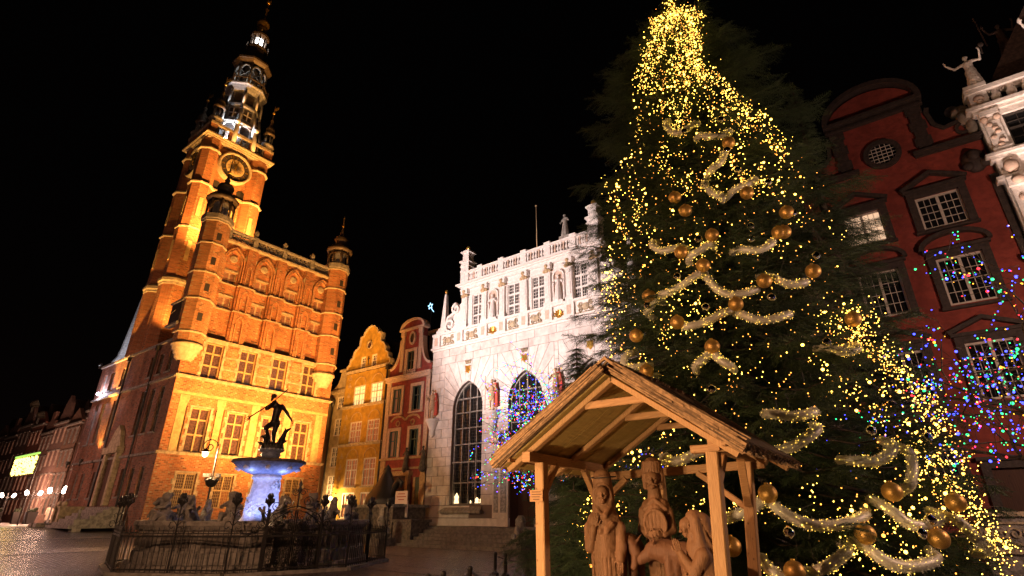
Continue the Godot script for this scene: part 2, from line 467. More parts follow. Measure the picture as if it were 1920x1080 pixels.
# standing robed or bare figure of height 1.75, facing +Z; arms are given by elbow and hand positions
func figure_bones(robe: bool, el: Vector3, hl: Vector3, er: Vector3, hr: Vector3, lean := 0.0) -> Array:
	var o = []
	var hip = Vector3(0, 0.92, 0); var chest = Vector3(lean * 0.5, 1.30, 0.01); var neck = Vector3(lean, 1.47, 0)
	o.append([hip, chest, 0.135, 0.155]); o.append([chest + Vector3(-0.09, 0.06, 0), chest + Vector3(0.09, 0.06, 0), 0.10, 0.10])
	o.append([chest, neck + Vector3(0, 0.05, 0), 0.11, 0.058])
	o.append([hip + Vector3(-0.07, -0.04, -0.02), hip + Vector3(0.07, -0.04, -0.02), 0.115, 0.115])
	for q in [[-1, el, hl], [1, er, hr]]:
		var sh = neck + Vector3(0.185 * q[0], -0.075, 0)
		o.append([sh, q[1], 0.062, 0.045]); o.append([q[1], q[2], 0.046, 0.032])
	if robe:
		o.append([hip, Vector3(0.02, 0.35, 0.04), 0.17, 0.22]); o.append([Vector3(0.02, 0.35, 0.04), Vector3(0, 0.05, 0.03), 0.22, 0.25])
		for a in 9:
			var an = TAU * a / 9.0
			var dir = Vector3(cos(an), 0, sin(an))
			o.append([hip + dir * 0.13 + Vector3(0, 0.02, 0), Vector3(0, 0.04, 0.03) + dir * 0.25, 0.02, 0.035])
			o.append([Vector3(0, 0.75, 0.03) + dir.rotated(Vector3.UP, 0.35) * 0.20, Vector3(0, 0.04, 0.03) + dir.rotated(Vector3.UP, 0.35) * 0.285, 0.012, 0.022, 1])
	else:
		o.append([hip + Vector3(-0.085, -0.05, 0), Vector3(-0.11, 0.50, 0.04), 0.098, 0.062]); o.append([Vector3(-0.11, 0.50, 0.04), Vector3(-0.12, 0.09, 0), 0.060, 0.040])
		o.append([Vector3(-0.12, 0.06, -0.02), Vector3(-0.14, 0.04, 0.15), 0.045, 0.035])
		o.append([hip + Vector3(0.085, -0.05, 0), Vector3(0.12, 0.50, 0.02), 0.098, 0.062]); o.append([Vector3(0.12, 0.50, 0.02), Vector3(0.12, 0.09, -0.03), 0.060, 0.040])
		o.append([Vector3(0.12, 0.06, -0.05), Vector3(0.14, 0.04, 0.12), 0.045, 0.035])
	o.append_array(head_bones(neck + Vector3(0, 0.17, 0.02), Vector3(0, 0, 1), Vector3.UP))
	return o
func commit(st: SurfaceTool) -> ArrayMesh: return st.commit()
# ------------------------------------------------------------------ windows, lamps and other repeated parts
var pane_cache := {}
func pane_mesh(w: float, h: float, t := 0.02) -> Mesh:
	var key = "%.3f %.3f %.3f" % [w, h, t]
	if not pane_cache.has(key):
		var bm := BoxMesh.new(); bm.size = Vector3(w, h, t); pane_cache[key] = bm
	return pane_cache[key]
# a window in facade frame f: frame bars are one part, each pane a sub-part
func win(parent: Node, f: Transform3D, x0: float, x1: float, y0: float, y1: float, z: float, cols: int, rows: Array, fm: Material, pm, bw := 0.07, mw := 0.05, nx := 0, ny := 0, mt := 0.018, called := "window"):
	var b := B.new()
	b.bx(f, x0, x0 + bw, y0, y1, z, z + 0.09); b.bx(f, x1 - bw, x1, y0, y1, z, z + 0.09)
	b.bx(f, x0 + bw, x1 - bw, y0, y0 + bw, z, z + 0.088); b.bx(f, x0 + bw, x1 - bw, y1 - bw, y1, z, z + 0.088)
	var ws = (x1 - x0 - 2 * bw - (cols - 1) * mw) / cols
	var tot = 0.0
	for r in rows: tot += r
	var hs = y1 - y0 - 2 * bw - (rows.size() - 1) * mw
	var panes = []
	for i in cols - 1:
		var x = x0 + bw + (i + 1) * ws + i * mw
		b.bx(f, x, x + mw, y0 + bw, y1 - bw, z, z + 0.084)
	var y = y0 + bw
	for j in rows.size():
		var h = hs * rows[j] / tot
		for i in cols:
			var x = x0 + bw + i * (ws + mw)
			panes.append([x + ws / 2, y + h / 2, ws, h])
			for k in nx: b.bx(f, x + ws * (k + 1) / (nx + 1) - mt / 2, x + ws * (k + 1) / (nx + 1) + mt / 2, y, y + h, z + 0.012, z + 0.05)
			for k in ny: b.bx(f, x, x + ws, y + h * (k + 1) / (ny + 1) - mt / 2, y + h * (k + 1) / (ny + 1) + mt / 2, z + 0.012, z + 0.046)
		y += h
		if j < rows.size() - 1:
			for i in cols:
				var x = x0 + bw + i * (ws + mw)
				b.bx(f, x, x + ws, y, y + mw, z, z + 0.08)
		y += mw
	var o = part(parent, called, b, fm)
	for i in panes.size():
		var p = panes[i]
		var pmat = pm[i % pm.size()] if pm is Array else pm
		part(o, "pane", pane_mesh(p[2], p[3]), pmat, Transform3D(f.basis, f * Vector3(p[0], p[1], z)))
	return o
func arch(cx: float, ys: float, hw: float, rise: float, n := 7) -> Array:
	# left spring, over the crown, right spring; rise above hw gives a pointed arch
	var out = []
	if rise <= hw * 1.01:
		for i in n * 2 + 1:
			var a = PI - PI * i / (n * 2.0)
			out.append(Vector2(cx + cos(a) * hw, ys + sin(a) * rise))
	else:
		var R = (rise * rise + hw * hw) / (2 * hw)
		var am = asin(rise / R)
		for i in n + 1:
			var a = am * i / n
			out.append(Vector2(cx - hw + R - R * cos(a), ys + R * sin(a)))
		for i in range(n - 1, -1, -1):
			var a = am * i / n
			out.append(Vector2(cx + hw - R + R * cos(a), ys + R * sin(a)))
	return out
func opening(cx: float, y0: float, ys: float, hw: float, rise: float, n := 7) -> PackedVector2Array:
	var p = PackedVector2Array([Vector2(cx - hw, y0)])
	p.append_array(PackedVector2Array(arch(cx, ys, hw, rise, n)))
	p.append(Vector2(cx + hw, y0))
	return p
# a floodlight out of sight, placed to light its target: housing, glowing lens, and the light just in front of the lens
func unseen_flood(label: String, at: Vector3, target: Vector3, c: Color, e: float, angle: float, size := 0.12, blend := 0.6):
	var t = thing("floodlight", label, "floodlight", at, "unseen floodlights")
	var d = (target - at).normalized()
	var bs = Basis.looking_at(d, Vector3.UP if absf(d.y) < 0.95 else Vector3.RIGHT)
	var b := B.new()
	b.lathe(at - d * 0.12, [[0.05, -0.12], [0.10, -0.06], [0.13, 0.10], [0.13, 0.115], [0.115, 0.115], [0.11, 0.09]], 12, 0, bs * Basis(Vector3.RIGHT, -PI / 2))
	part(t, "housing", b, M.frame_dark)
	b = B.new()
	b.box(at - d * 0.14 - Vector3(0, 0.16, 0), Vector3(0.05, 0.24, 0.05))
	part(t, "yoke", b, M.frame_dark)
	b = B.new()
	b.lathe(at - d * 0.02, [[0.10, 0.0], [0.06, 0.008], [0.0, 0.01]], 12, 0, bs * Basis(Vector3.RIGHT, -PI / 2))
	part(t, "lamp_lens", b, glow(c, 6.0))
	var l := SpotLight3D.new()
	l.name = "lamp_light"; l.light_color = S(c.r, c.g, c.b); l.light_energy = e; l.spot_angle = angle; l.spot_angle_attenuation = blend
	l.spot_range = 90; l.spot_attenuation = 2.0; l.light_size = size; l.shadow_enabled = true
	t.add_child(l, true)
	l.transform = Transform3D(bs, d * 0.05)
	return t
func omni(parent: Node3D, at: Vector3, c: Color, e: float, size := 0.1):
	var l := OmniLight3D.new()
	l.name = "lamp_light"; l.light_color = S(c.r, c.g, c.b); l.light_energy = e; l.omni_range = 60; l.omni_attenuation = 2.0
	l.light_size = size; l.shadow_enabled = true
	parent.add_child(l, true); l.position = at - origin_of(parent)
	return l
func ground_y(x: float) -> float:
	if x > -24: return 0.0
	if x > -42: return 0.95 * (-24 - x) / 18.0
	if x > -66: return lerpf(0.95, 0.75, (-42 - x) / 24.0)
	return 0.75
const NROW := Transform3D(Basis.IDENTITY, Vector3(0, 0, -26))

# ------------------------------------------------------------------ town hall
func town_hall():
	var X = -35.5
	var f := Transform3D(Basis(Vector3(0, 0, -1), Vector3.UP, Vector3(1, 0, 0)), Vector3(X, 0, 0))
	var t = thing("town_hall", "tall gothic brick town hall floodlit orange with a gold tipped clock tower", "town hall", Vector3(-42, 0.8, -18.5))
	var cs = [15.07, 17.33, 19.66, 22.08]
	# lower front wall with its openings
	var holes = []
	for c in cs:
		holes.append([c - 0.55, c + 0.55, 1.95, 3.87]); holes.append([c - 0.56, c + 0.56, 5.03, 7.68]); holes.append([c - 0.555, c + 0.555, 9.53, 11.83])
	var b := B.new()
	b.wall(f, 13.2, 24.05, 0.2, 12.0, holes, 0.0, 0.30)
	part(t, "front_wall", b, M.brick)
	# south wing, north side and rear masses (butted behind the front wall)
	b = B.new()
	var sf := Transform3D(Basis.IDENTITY, Vector3(0, 0, -13.2))
	var sh = []
	for x in [-48.3, -46.9, -44.7, -39.9, -38.5, -37.1]:
		sh.append([x - 0.36, x + 0.36, 6.2, 9.0]); sh.append([x - 0.34, x + 0.34, 2.6, 4.2]); sh.append([x - 0.34, x + 0.34, 9.9, 11.3])
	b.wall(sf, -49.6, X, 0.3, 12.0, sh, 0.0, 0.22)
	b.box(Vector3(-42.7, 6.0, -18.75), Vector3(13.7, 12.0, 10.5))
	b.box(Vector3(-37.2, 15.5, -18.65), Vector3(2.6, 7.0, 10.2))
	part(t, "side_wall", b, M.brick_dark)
	for h in sh:
		win(t, sf, h[0], h[1], h[2], h[3], -0.2, 2, [1.0, 1.0] if h[3] - h[2] < 2 else [1.2, 1.2, 0.9], M.stone_grey, M.glass, 0.06, 0.05, 0, 0, 0.02)
	b = B.new()
	for y in [4.85, 9.35, 11.95]: b.bx(sf, -49.62, X, y, y + 0.14, 0.003, 0.14)
	for h in sh: b.bx(sf, h[0] - 0.08, h[1] + 0.08, h[2] - 0.10, h[2], 0.002, 0.08)
	part(t, "side_moulding", b, M.stone_grey)
	for x in [-39.2, -43.9]:
		b = B.new(); b.tube([Vector3(x, 0.9, -13.08), Vector3(x, 11.8, -13.08)], [0.06], 8); b.box(Vector3(x, 11.75, -13.05), Vector3(0.24, 0.3, 0.2))
		part(t, "drainpipe", b, M.iron)
	# string courses
	for s in [[4.86, 0.16, 0.13], [9.36, 0.15, 0.22], [11.93, 0.16, 0.20]]:
		b = B.new()
		b.bx(f, 13.1, 24.15, s[0], s[0] + s[1] * 0.55, 0.003, s[2] * 0.6); b.bx(f, 13.06, 24.19, s[0] + s[1] * 0.55, s[0] + s[1], 0.003, s[2])
		part(t, "string_course", b, M.stone)
	# windows of the three lower storeys
	for i in 4:
		var c = cs[i]
		win(t, f, c - 0.55, c + 0.55, 1.95, 3.87, -0.22, 2, [1.15, 1.0], M.frame_stone, [M.glass_brown, M.curtain_dim, M.glass_brown, M.glass_brown], 0.07, 0.09, 3, 4, 0.014)
		win(t, f, c - 0.56, c + 0.56, 5.03, 7.68, -0.22, 2, [1.15, 1.0, 0.72], M.frame_stone, M.glass_brown, 0.07, 0.09)
		win(t, f, c - 0.555, c + 0.555, 9.53, 11.83, -0.22, 2, [1.05, 1.0, 0.78], M.frame_stone, M.glass_brown, 0.07, 0.09)
		# toothed stone surrounds
		for r in [[1.95, 3.87], [5.03, 7.68], [9.53, 11.83]]:
			b = B.new()
			var n = int(roundf((r[1] - r[0]) / 0.33)); var hh = (r[1] - r[0]) / n
			for k in n:
				var w = 0.24 if k % 2 == 0 else 0.13
				b.bx(f, c - 0.56 - w, c - 0.562, r[0] + k * hh + 0.006, r[0] + (k + 1) * hh - 0.006, 0.002, 0.045)
				b.bx(f, c + 0.562, c + 0.56 + w, r[0] + k * hh + 0.006, r[0] + (k + 1) * hh - 0.006, 0.002, 0.045)
			b.bx(f, c - 0.72, c + 0.72, r[1] + 0.004, r[1] + 0.10, 0.002, 0.05)
			part(t, "window_surround", b, M.stone)
		# flat relieving arch of darker brick
		b = B.new()
		var pa = arch(c, 7.78, 0.92, 0.42, 6); var pi_ = arch(c, 7.78, 0.70, 0.12, 6)
		var pp = PackedVector2Array(pa); pi_.reverse(); pp.append_array(PackedVector2Array(pi_))
		b.prism(f, pp, 0.002, 0.035)
		for q in [-1, 1]: b.bx(f, c + q * 0.86 - 0.06, c + q * 0.86 + 0.06, 5.03, 7.77, 0.002, 0.03)
		part(t, "brick_arch", b, M.brick)
	# pale plaster strips between the first floor windows
	for u in [13.95, 16.2, 18.5, 20.87, 23.35]:
		b = B.new(); b.bx(f, u - 0.27, u + 0.27, 5.03, 8.35, 0.002, 0.03)
		part(t, "plaster_strip", b, M.buff)
	b = B.new(); b.bx(f, 13.21, 24.04, 8.38, 8.55, 0.002, 0.034); part(t, "plaster_band", b, M.buff)
	# second floor: brick panels parted by stone bands
	for u in [16.2, 18.5, 20.87]:
		for k in 3:
			b = B.new(); b.bx(f, u - 0.36, u + 0.36, 9.58 + k * 0.78, 10.22 + k * 0.78, 0.003, 0.05); part(t, "brick_panel", b, M.brick_light)
		for k in 2:
			b = B.new(); b.bx(f, u - 0.42, u + 0.42, 10.24 + k * 0.78, 10.34 + k * 0.78, 0.003, 0.06); part(t, "stone_band", b, M.stone)
	# gable screen with three storeys of piers and recessed bays
	b = B.new(); b.wall(f, 13.5, 23.6, 12.1, 19.12, _bay_holes(cs), -0.28, 0.25)
	b.bx(f, 13.5, 14.05, 12.1, 19.12, -0.27, 0.05); b.bx(f, 22.95, 23.5, 12.1, 19.12, -0.27, 0.05)
	b.box(f * Vector3(18.55, 15.6, -0.85), Vector3(0.4, 7.0, 10.0))
	part(t, "gable_wall", b, M.brick)
	for c in cs:
		for y in [14.42, 16.25]: win(t, f, c - 0.42, c + 0.42, y, y + 0.80, -0.48, 2, [1.0], M.stone, M.glass, 0.05, 0.11)
		for y in [14.42, 16.25]:
			b = B.new(); b.bx(f, c - 0.50, c + 0.50, y + 0.81, y + 0.92, -0.278, -0.20); part(t, "lintel", b, M.stone)
		# sloping ledge in the lowest bay, its shade put into the dark colour
		b = B.new()
		var q = [f * Vector3(c - 0.60, 12.10, 0.06), f * Vector3(c + 0.60, 12.10, 0.06), f * Vector3(c + 0.60, 12.52, -0.27), f * Vector3(c - 0.60, 12.52, -0.27)]
		b.quad(q[0], q[1], q[2], q[3]); part(t, "shaded_ledge", b, M.roof)
		# pointed arch with roundel over the top window
		b = B.new()
		var ar = [Vector2(c - 0.56, 16.35)]; ar.append_array(arch(c, 17.75, 0.56, 0.95)); ar.append(Vector2(c + 0.56, 16.35))
		b.strip(f, ar, 0.10, -0.278, -0.10)
		var ar2 = [Vector2(c - 0.70, 16.35)]; ar2.append_array(arch(c, 17.75, 0.70, 1.12)); ar2.append(Vector2(c + 0.70, 16.35))
		b.strip(f, ar2, 0.09, -0.278, -0.02)
		part(t, "pointed_arch", b, M.brick_light)
		b = B.new(true); b.lathe(f * Vector3(c, 18.05, -0.277), [[0.27, 0], [0.27, 0.06], [0.2, 0.07], [0.0, 0.035]], 16, 0, f.basis * Basis(Vector3.RIGHT, PI / 2)); part(t, "roundel", b, M.stone)
	for i in 3:
		var u = (cs[i] + cs[i + 1]) / 2
		for st in [[12.12, 14.25, 0.0], [14.33, 16.10, 0.0], [16.18, 19.10, -0.10]]:
			b = B.new()
			var hw = 0.60 if st[0] < 16 else 0.42
			var d0 = 0.10 + st[2]
			# ribbed pier: stepped in plan
			b.bx(f, u - hw, u + hw, st[0], st[1], -0.275, d0 - 0.12)
			b.bx(f, u - hw * 0.80, u - hw * 0.52, st[0], st[1] - 0.01, d0 - 0.12, d0); b.bx(f, u + hw * 0.52, u + hw * 0.80, st[0], st[1] - 0.01, d0 - 0.12, d0)
			var top = st[1] - 0.55 if st[0] < 16 else 17.65
			# blind niche: solid above the arch
			var ap = PackedVector2Array([Vector2(u - hw * 0.52, st[1] - 0.012), Vector2(u - hw * 0.52, top - 0.2)])
			ap.append_array(PackedVector2Array(arch(u, top - 0.2, hw * 0.36, hw * 0.75, 5))); ap.append(Vector2(u + hw * 0.52, top - 0.2)); ap.append(Vector2(u + hw * 0.52, st[1] - 0.012))
			b.prism(f, ap, d0 - 0.12, d0 - 0.004)
			part(t, "pier", b, M.brick)
			b = B.new()
			var aa = [Vector2(u - hw * 0.40, st[0] + 0.02)]; aa.append_array(arch(u, top - 0.2, hw * 0.40, hw * 0.8, 5)); aa.append(Vector2(u + hw * 0.40, st[0] + 0.02))
			b.strip(f, aa, 0.07, d0 - 0.12, d0 + 0.03)
			part(t, "niche_arch", b, M.brick_light)
		b = B.new(true); b.lathe(f * Vector3(u, 18.35, -0.24), [[0.44, 0], [0.44, 0.16], [0.34, 0.17], [0.33, 0.05], [0.0, 0.06]], 18, 0, f.basis * Basis(Vector3.RIGHT, PI / 2))
		part(t, "blind_roundel", b, M.stone)
	# undulating string courses over piers and bays
	for y in [14.25, 16.10]:
		b = B.new()
		for i in 4:
			b.bx(f, cs[i] - 0.55, cs[i] + 0.55, y, y + 0.08, -0.28, -0.16)
		for i in 3:
			var u = (cs[i] + cs[i + 1]) / 2
			b.bx(f, u - 0.62, u + 0.62, y + 0.001, y + 0.081, -0.27, 0.15)
		b.bx(f, 13.52, 14.45, y + 0.001, y + 0.081, -0.27, 0.12); b.bx(f, 22.68, 23.5, y + 0.001, y + 0.081, -0.27, 0.12)
		part(t, "string_course", b, M.stone)
	b = B.new(); b.bx(f, 13.5, 23.6, 19.12, 19.24, -0.5, 0.16); part(t, "parapet_base", b, M.stone)
	b = B.new(); b.bx(f, 14.2, 22.9, 19.93, 20.05, -0.36, 0.10)
	part(t, "parapet_rail", b, M.stone_grey)
	var px = [14.3, 16.2, 18.5, 20.87, 22.6]
	for u in px:
		b = B.new(); b.bx(f, u - 0.16, u + 0.16, 19.24, 20.12, -0.34, 0.08); part(t, "parapet_post", b, M.stone_grey)
	for u in [16.2, 18.5, 20.87]:
		b = B.new(true); b.lathe(f * Vector3(u, 20.12, -0.13), [[0.14, 0], [0.08, 0.1], [0.16, 0.25], [0.06, 0.42], [0.12, 0.52], [0.0, 0.75]], 8)
		for k in 5: b.ball(f * Vector3(u + 0.16 * cos(k * 1.26), 20.5, -0.13 + 0.16 * sin(k * 1.26)), Vector3(0.05, 0.14, 0.05), 6, 4)
		part(t, "finial", b, M.stone_grey)
	b = B.new()
	for i in 4:
		var n = 6
		for k in n:
			var a = lerpf(px[i] + 0.16, px[i + 1] - 0.16, float(k) / n); var c = lerpf(px[i] + 0.16, px[i + 1] - 0.16, float(k + 1) / n)
			b.bar(f * Vector3(a, 19.26, -0.13), f * Vector3(c, 19.93, -0.13), 0.06, 0.10, f.basis.z); b.bar(f * Vector3(c, 19.26, -0.12), f * Vector3(a, 19.93, -0.12), 0.06, 0.10, f.basis.z)
			b.lathe(f * Vector3((a + c) / 2, 19.6, -0.2), [[0.16, 0], [0.16, 0.12], [0.09, 0.12], [0.09, 0.0]], 10, 0, f.basis * Basis(Vector3.RIGHT, PI / 2))
	stuff(part(t, "parapet_tracery", b, M.stone_grey))
	# corner turrets
	for q in [[13.42, 0], [23.25, 1]]:
		var c = f * Vector3(q[0], 0, -0.15)
		b = B.new()
		b.lathe(c, [[0.80, 11.35], [0.86, 12.02], [0.90, 12.1], [0.90, 19.95]], 8, PI / 8)
		part(t, "turret_shaft", b, M.brick if q[1] else M.brick_light)
		b = B.new(true)
		b.lathe(c, [[0.40, 10.35], [0.50, 10.5], [0.55, 10.52], [0.56, 10.72], [0.66, 10.76], [0.67, 10.95], [0.78, 11.0], [0.80, 11.22], [0.90, 11.26], [0.90, 11.42], [0.7, 11.42]], 16)
		part(t, "turret_corbel", b, M.stone)
		for y in [12.02, 14.25, 16.10, 18.2, 19.9]:
			b = B.new(); b.lathe(c, [[0.90, y], [0.97, y + 0.03], [0.97, y + 0.1], [0.9, y + 0.12]], 8, PI / 8); part(t, "turret_band", b, M.stone)
		for y in [12.9, 14.9, 16.8, 18.6]:
			b = B.new(); b.box(c + Vector3(0.835, y + 0.2, 0.0), Vector3(0.03, 0.52, 0.30)); part(t, "slit_window", b, M.frame_dark)
		b = B.new(); b.lathe(c, [[0.9, 20.02], [1.03, 20.1], [1.03, 20.45], [0.98, 20.47], [0.0, 20.47]], 8, PI / 8); part(t, "lantern_base", b, M.stone_grey)
		for k in 8:
			var a = PI / 8 + TAU * k / 8
			b = B.new(true); b.tube([c + Vector3(cos(a) * 0.82, 20.47, -sin(a) * 0.82), c + Vector3(cos(a) * 0.82, 21.75, -sin(a) * 0.82)], [0.075], 8)
			part(t, "lantern_column", b, M.copper)
		for k in 8:
			var a = TAU * k / 8
			b = B.new()
			var ff = Transform3D(Basis(Vector3(-sin(a), 0, -cos(a)), Vector3.UP, Vector3(cos(a), 0, -sin(a))), c + Vector3(cos(a), 0, -sin(a)) * 0.70)
			b.strip(ff, arch(0, 21.25, 0.26, 0.32, 5), 0.07, -0.03, 0.05)
			part(t, "lantern_arch", b, M.copper)
		b = B.new(); b.lathe(c, [[0.52, 20.47], [0.50, 21.7]], 8, 0); part(t, "lantern_core", b, M.lead)  # pale grey stands in for the whitish reflection in the lantern glass
		b = B.new(true)
		b.lathe(c, [[0.80, 21.72], [1.02, 21.78], [1.06, 21.95], [0.95, 22.05], [0.72, 22.35], [0.52, 22.5], [0.44, 22.62], [0.50, 22.75], [0.56, 22.95], [0.46, 23.2], [0.22, 23.38], [0.14, 23.5], [0.2, 23.62], [0.10, 23.78], [0.05, 24.3], [0.04, 25.3], [0.0, 25.4]], 12)
		part(t, "turret_cap", b, M.copper)
		b = B.new(true); b.ball(c + Vector3(0, 24.35, 0), Vector3(0.11, 0.13, 0.11)); b.ball(c + Vector3(0, 25.1, 0), Vector3(0.07, 0.07, 0.07)); part(t, "gilt_ball", b, M.gilt)
	# sundial tablet on the south corner
	b = B.new(); b.box(Vector3(-36.4, 13.45, -12.62), Vector3(1.5, 1.35, 0.14)); part(t, "sundial_panel", b, M.trim_dark)
	b = B.new(); b.box(Vector3(-36.4, 12.66, -12.6), Vector3(1.7, 0.16, 0.3)); b.box(Vector3(-36.4, 14.2, -12.6), Vector3(1.7, 0.14, 0.26)); b.tube([Vector3(-36.4, 13.7, -12.55), Vector3(-36.4, 13.2, -12.25)], [0.02], 5)
	part(t, "sundial_frame", b, M.stone_grey)
	# doorway and perron stair on the south side
	b = B.new(); b.bx(sf, -43.0, -42.65, 2.1, 5.2, 0.003, 0.3); b.bx(sf, -41.2, -40.85, 2.1, 5.2, 0.003, 0.3); b.bx(sf, -43.15, -40.7, 5.2, 5.6, 0.003, 0.42)
	b.prism(sf, PackedVector2Array([Vector2(-43.0, 5.6), Vector2(-40.85, 5.6), Vector2(-41.4, 6.6), Vector2(-41.9, 7.0), Vector2(-42.4, 6.6)]), 0.003, 0.25)
	part(t, "portal", b, M.stone)
	b = B.new(); b.bx(sf, -42.6, -41.25, 2.1, 5.1, 0.004, 0.06); part(t, "door", b, M.door)
	for k in 7:
		b = B.new()
		b.box(Vector3(-40.0, 0.98 + k * 0.16, -13.19 + (0.8 + (6 - k) * 0.28) / 2), Vector3(4.0, 0.158, 0.8 + (6 - k) * 0.28))
		part(t, "stair_step", b, M.stone_grey)
	return t
func _bay_holes(cs: Array) -> Array:
	var h = []
	for c in cs:
		for y in [14.42, 16.25]: h.append([c - 0.42, c + 0.42, y, y + 0.80])
	return h

func tower(t: Node3D):
	var C = Vector3(-44.7, 0, -16.45); var H = 2.7; var HX = 2.0
	# shaft
	var b := B.new(); b.box(C + Vector3(0, 22.0, 0), Vector3(HX * 2 - 0.9, 20.4, H * 2 - 0.9)); part(t, "tower_shaft", b, M.brick)
	var ef := Transform3D(Basis(Vector3(0, 0, -1), Vector3.UP, Vector3(1, 0, 0)), C + Vector3(HX - 0.45, 0, 0))
	var sf := Transform3D(Basis.IDENTITY, C + Vector3(0, 0, H - 0.45))
	for q in [[1, 1], [1, -1], [-1, 1], [-1, -1]]:
		var c = C + Vector3(q[0] * (HX - 0.62), 0, q[1] * (H - 0.62))
		b = B.new()
		b.lathe(c, [[0.98, 11.9], [0.98, 18.0], [0.92, 18.3], [0.92, 22.5], [0.86, 22.7], [0.86, 26.7], [0.80, 26.9], [0.80, 31.3]], 8, PI / 8)
		part(t, "tower_buttress", b, M.brick)
		for y in [22.5, 26.7, 30.1]:
			b = B.new(); b.lathe(c, [[0.86, y - 0.06], [1.0, y], [1.0, y + 0.10], [0.84, y + 0.16]], 8, PI / 8); part(t, "tower_band", b, M.stone)
		b = B.new(); b.lathe(c, [[0.95, 17.5], [1.02, 17.6], [1.02, 17.75], [1.1, 17.85], [1.1, 18.05], [0.98, 18.1], [0.98, 18.2], [0.90, 18.3]], 8, PI / 8); part(t, "buttress_capital", b, M.stone)
		for y in [23.6, 19.6]:
			for a in [Vector3(1, 0, 0), Vector3(0, 0, 1)]:
				b = B.new(); b.box(c + a * (0.84 if y > 22 else 0.87) + Vector3(0, y + 0.9, 0), Vector3(0.30 if a.z else 0.06, 1.7, 0.30 if a.x else 0.06)); part(t, "blind_slit", b, M.buff)
	for ff in [ef, sf]:
		for st in [[18.6, 22.0], [22.7, 26.3]]:
			b = B.new(); b.prism(ff, opening(0, st[0], st[1] - 0.75, 0.98, 0.75), 0.003, 0.05); part(t, "plaster_panel", b, M.buff)
			b = B.new(); var ar = [Vector2(-1.06, st[0])]; ar.append_array(arch(0, st[1] - 0.75, 1.06, 0.85)); ar.append(Vector2(1.06, st[0])); b.strip(ff, ar, 0.16, 0.003, 0.16); part(t, "panel_arch", b, M.brick_light)
			b = B.new(); b.bx(ff, -1.4, 1.4, st[1] + 0.42, st[1] + 0.58, 0.003, 0.22); part(t, "tower_string", b, M.stone)
		for x in [-1.05, 1.05]:
			b = B.new(); b.prism(ff, opening(x, 26.95, 27.55, 0.34, 0.25), 0.003, 0.03); part(t, "belfry_opening", b, M.frame_dark)
			b = B.new(); b.bx(ff, x - 0.48, x + 0.48, 26.8, 26.92, 0.004, 0.14); part(t, "sill", b, M.stone)
		# clock
		var cb = ff.basis * Basis(Vector3.RIGHT, PI / 2)
		var o = ff * Vector3(0, 29.55, 0.0)
		b = B.new(true); b.lathe(o, [[1.47, 0.0], [1.47, 0.42], [1.40, 0.5], [1.25, 0.48], [1.22, 0.36]], 40, 0, cb); var cl = part(t, "clock", b, M.stone)
		b = B.new(); b.lathe(o, [[1.25, 0.36], [0.0, 0.362]], 40, 0, cb); part(cl, "clock_ring", b, M.trim_dark)
		b = B.new(); b.lathe(o, [[0.80, 0.37], [0.78, 0.40], [0.0, 0.40]], 40, 0, cb); part(cl, "clock_face", b, M.buff)
		b = B.new()
		for k in 24:
			var a = TAU * k / 24; var r = 0.66 if k % 2 == 0 else 0.55
			var d = Vector2(cos(a), sin(a)); var nn = d.orthogonal() * 0.028
			b.prism(ff * Transform3D(Basis.IDENTITY, Vector3(0, 29.55, 0)), PackedVector2Array([d * 0.12 - nn, d * r, d * 0.12 + nn]), 0.402, 0.425)
		part(cl, "sun_rays", b, M.trim_dark)
		b = B.new()
		for k in 12:
			var a = TAU * k / 12; var d = Vector2(cos(a), sin(a))
			b.strip(ff * Transform3D(Basis.IDENTITY, Vector3(0, 29.55, 0)), [d * 0.92, d * 1.13], 0.07 if k % 3 else 0.12, 0.364, 0.385)
		part(cl, "hour_marks", b, M.gilt)
		b = B.new(); b.strip(ff * Transform3D(Basis.IDENTITY, Vector3(0, 29.55, 0)), [Vector2(0.12, -0.4), Vector2(-0.45, 1.05)], 0.07, 0.44, 0.47); b.strip(ff * Transform3D(Basis.IDENTITY, Vector3(0, 29.55, 0)), [Vector2(-0.06, -0.3), Vector2(0.15, 0.72)], 0.10, 0.475, 0.50)
		b.lathe(o, [[0.09, 0.43], [0.09, 0.52], [0.0, 0.53]], 10, 0, cb)
		part(cl, "clock_hand", b, M.gilt)
	# cornice and gallery
	b = B.new()
	for s in [[31.25, 0.12, 0.05], [31.37, 0.12, 0.2], [31.49, 0.14, 0.34]]: b.box(C + Vector3(0, s[0] + s[1] / 2, 0), Vector3((HX + s[2]) * 2, s[1] - 0.002, (H + s[2]) * 2))
	part(t, "tower_cornice", b, M.stone)
	b = B.new(); b.box(C + Vector3(0, 31.66, 0), Vector3(HX * 2 + 0.3, 0.08, H * 2 + 0.3)); part(t, "gallery_floor", b, M.stone_grey)
	for q in 4:
		var G = (H if q % 2 == 0 else HX) + 0.12; var W = (HX if q % 2 == 0 else H) + 0.12
		var gf = Transform3D(Basis(Vector3.UP, q * PI / 2), C) * Transform3D(Basis.IDENTITY, Vector3(0, 0, G))
		b = B.new(); b.bx(gf, -W, W - 0.225, 32.62, 32.86, -0.22, 0.06); part(t, "gallery_rail", b, M.stone)
		for x in [-W + 0.29, -0.95, 0.95, W - 0.52]:
			b = B.new(); b.bx(gf, x - 0.28, x + 0.27, 31.7, 32.62, -0.2, 0.02); part(t, "gallery_pier", b, M.brick)
		for k in 9:
			var x = lerpf(-W + 0.7, W - 0.9, k / 8.0)
			b = B.new(true); b.lathe(gf * Vector3(x, 0, -0.09), [[0.09, 31.7], [0.05, 31.85], [0.11, 32.1], [0.05, 32.4], [0.09, 32.62]], 8); part(t, "gallery_baluster", b, M.stone_grey)
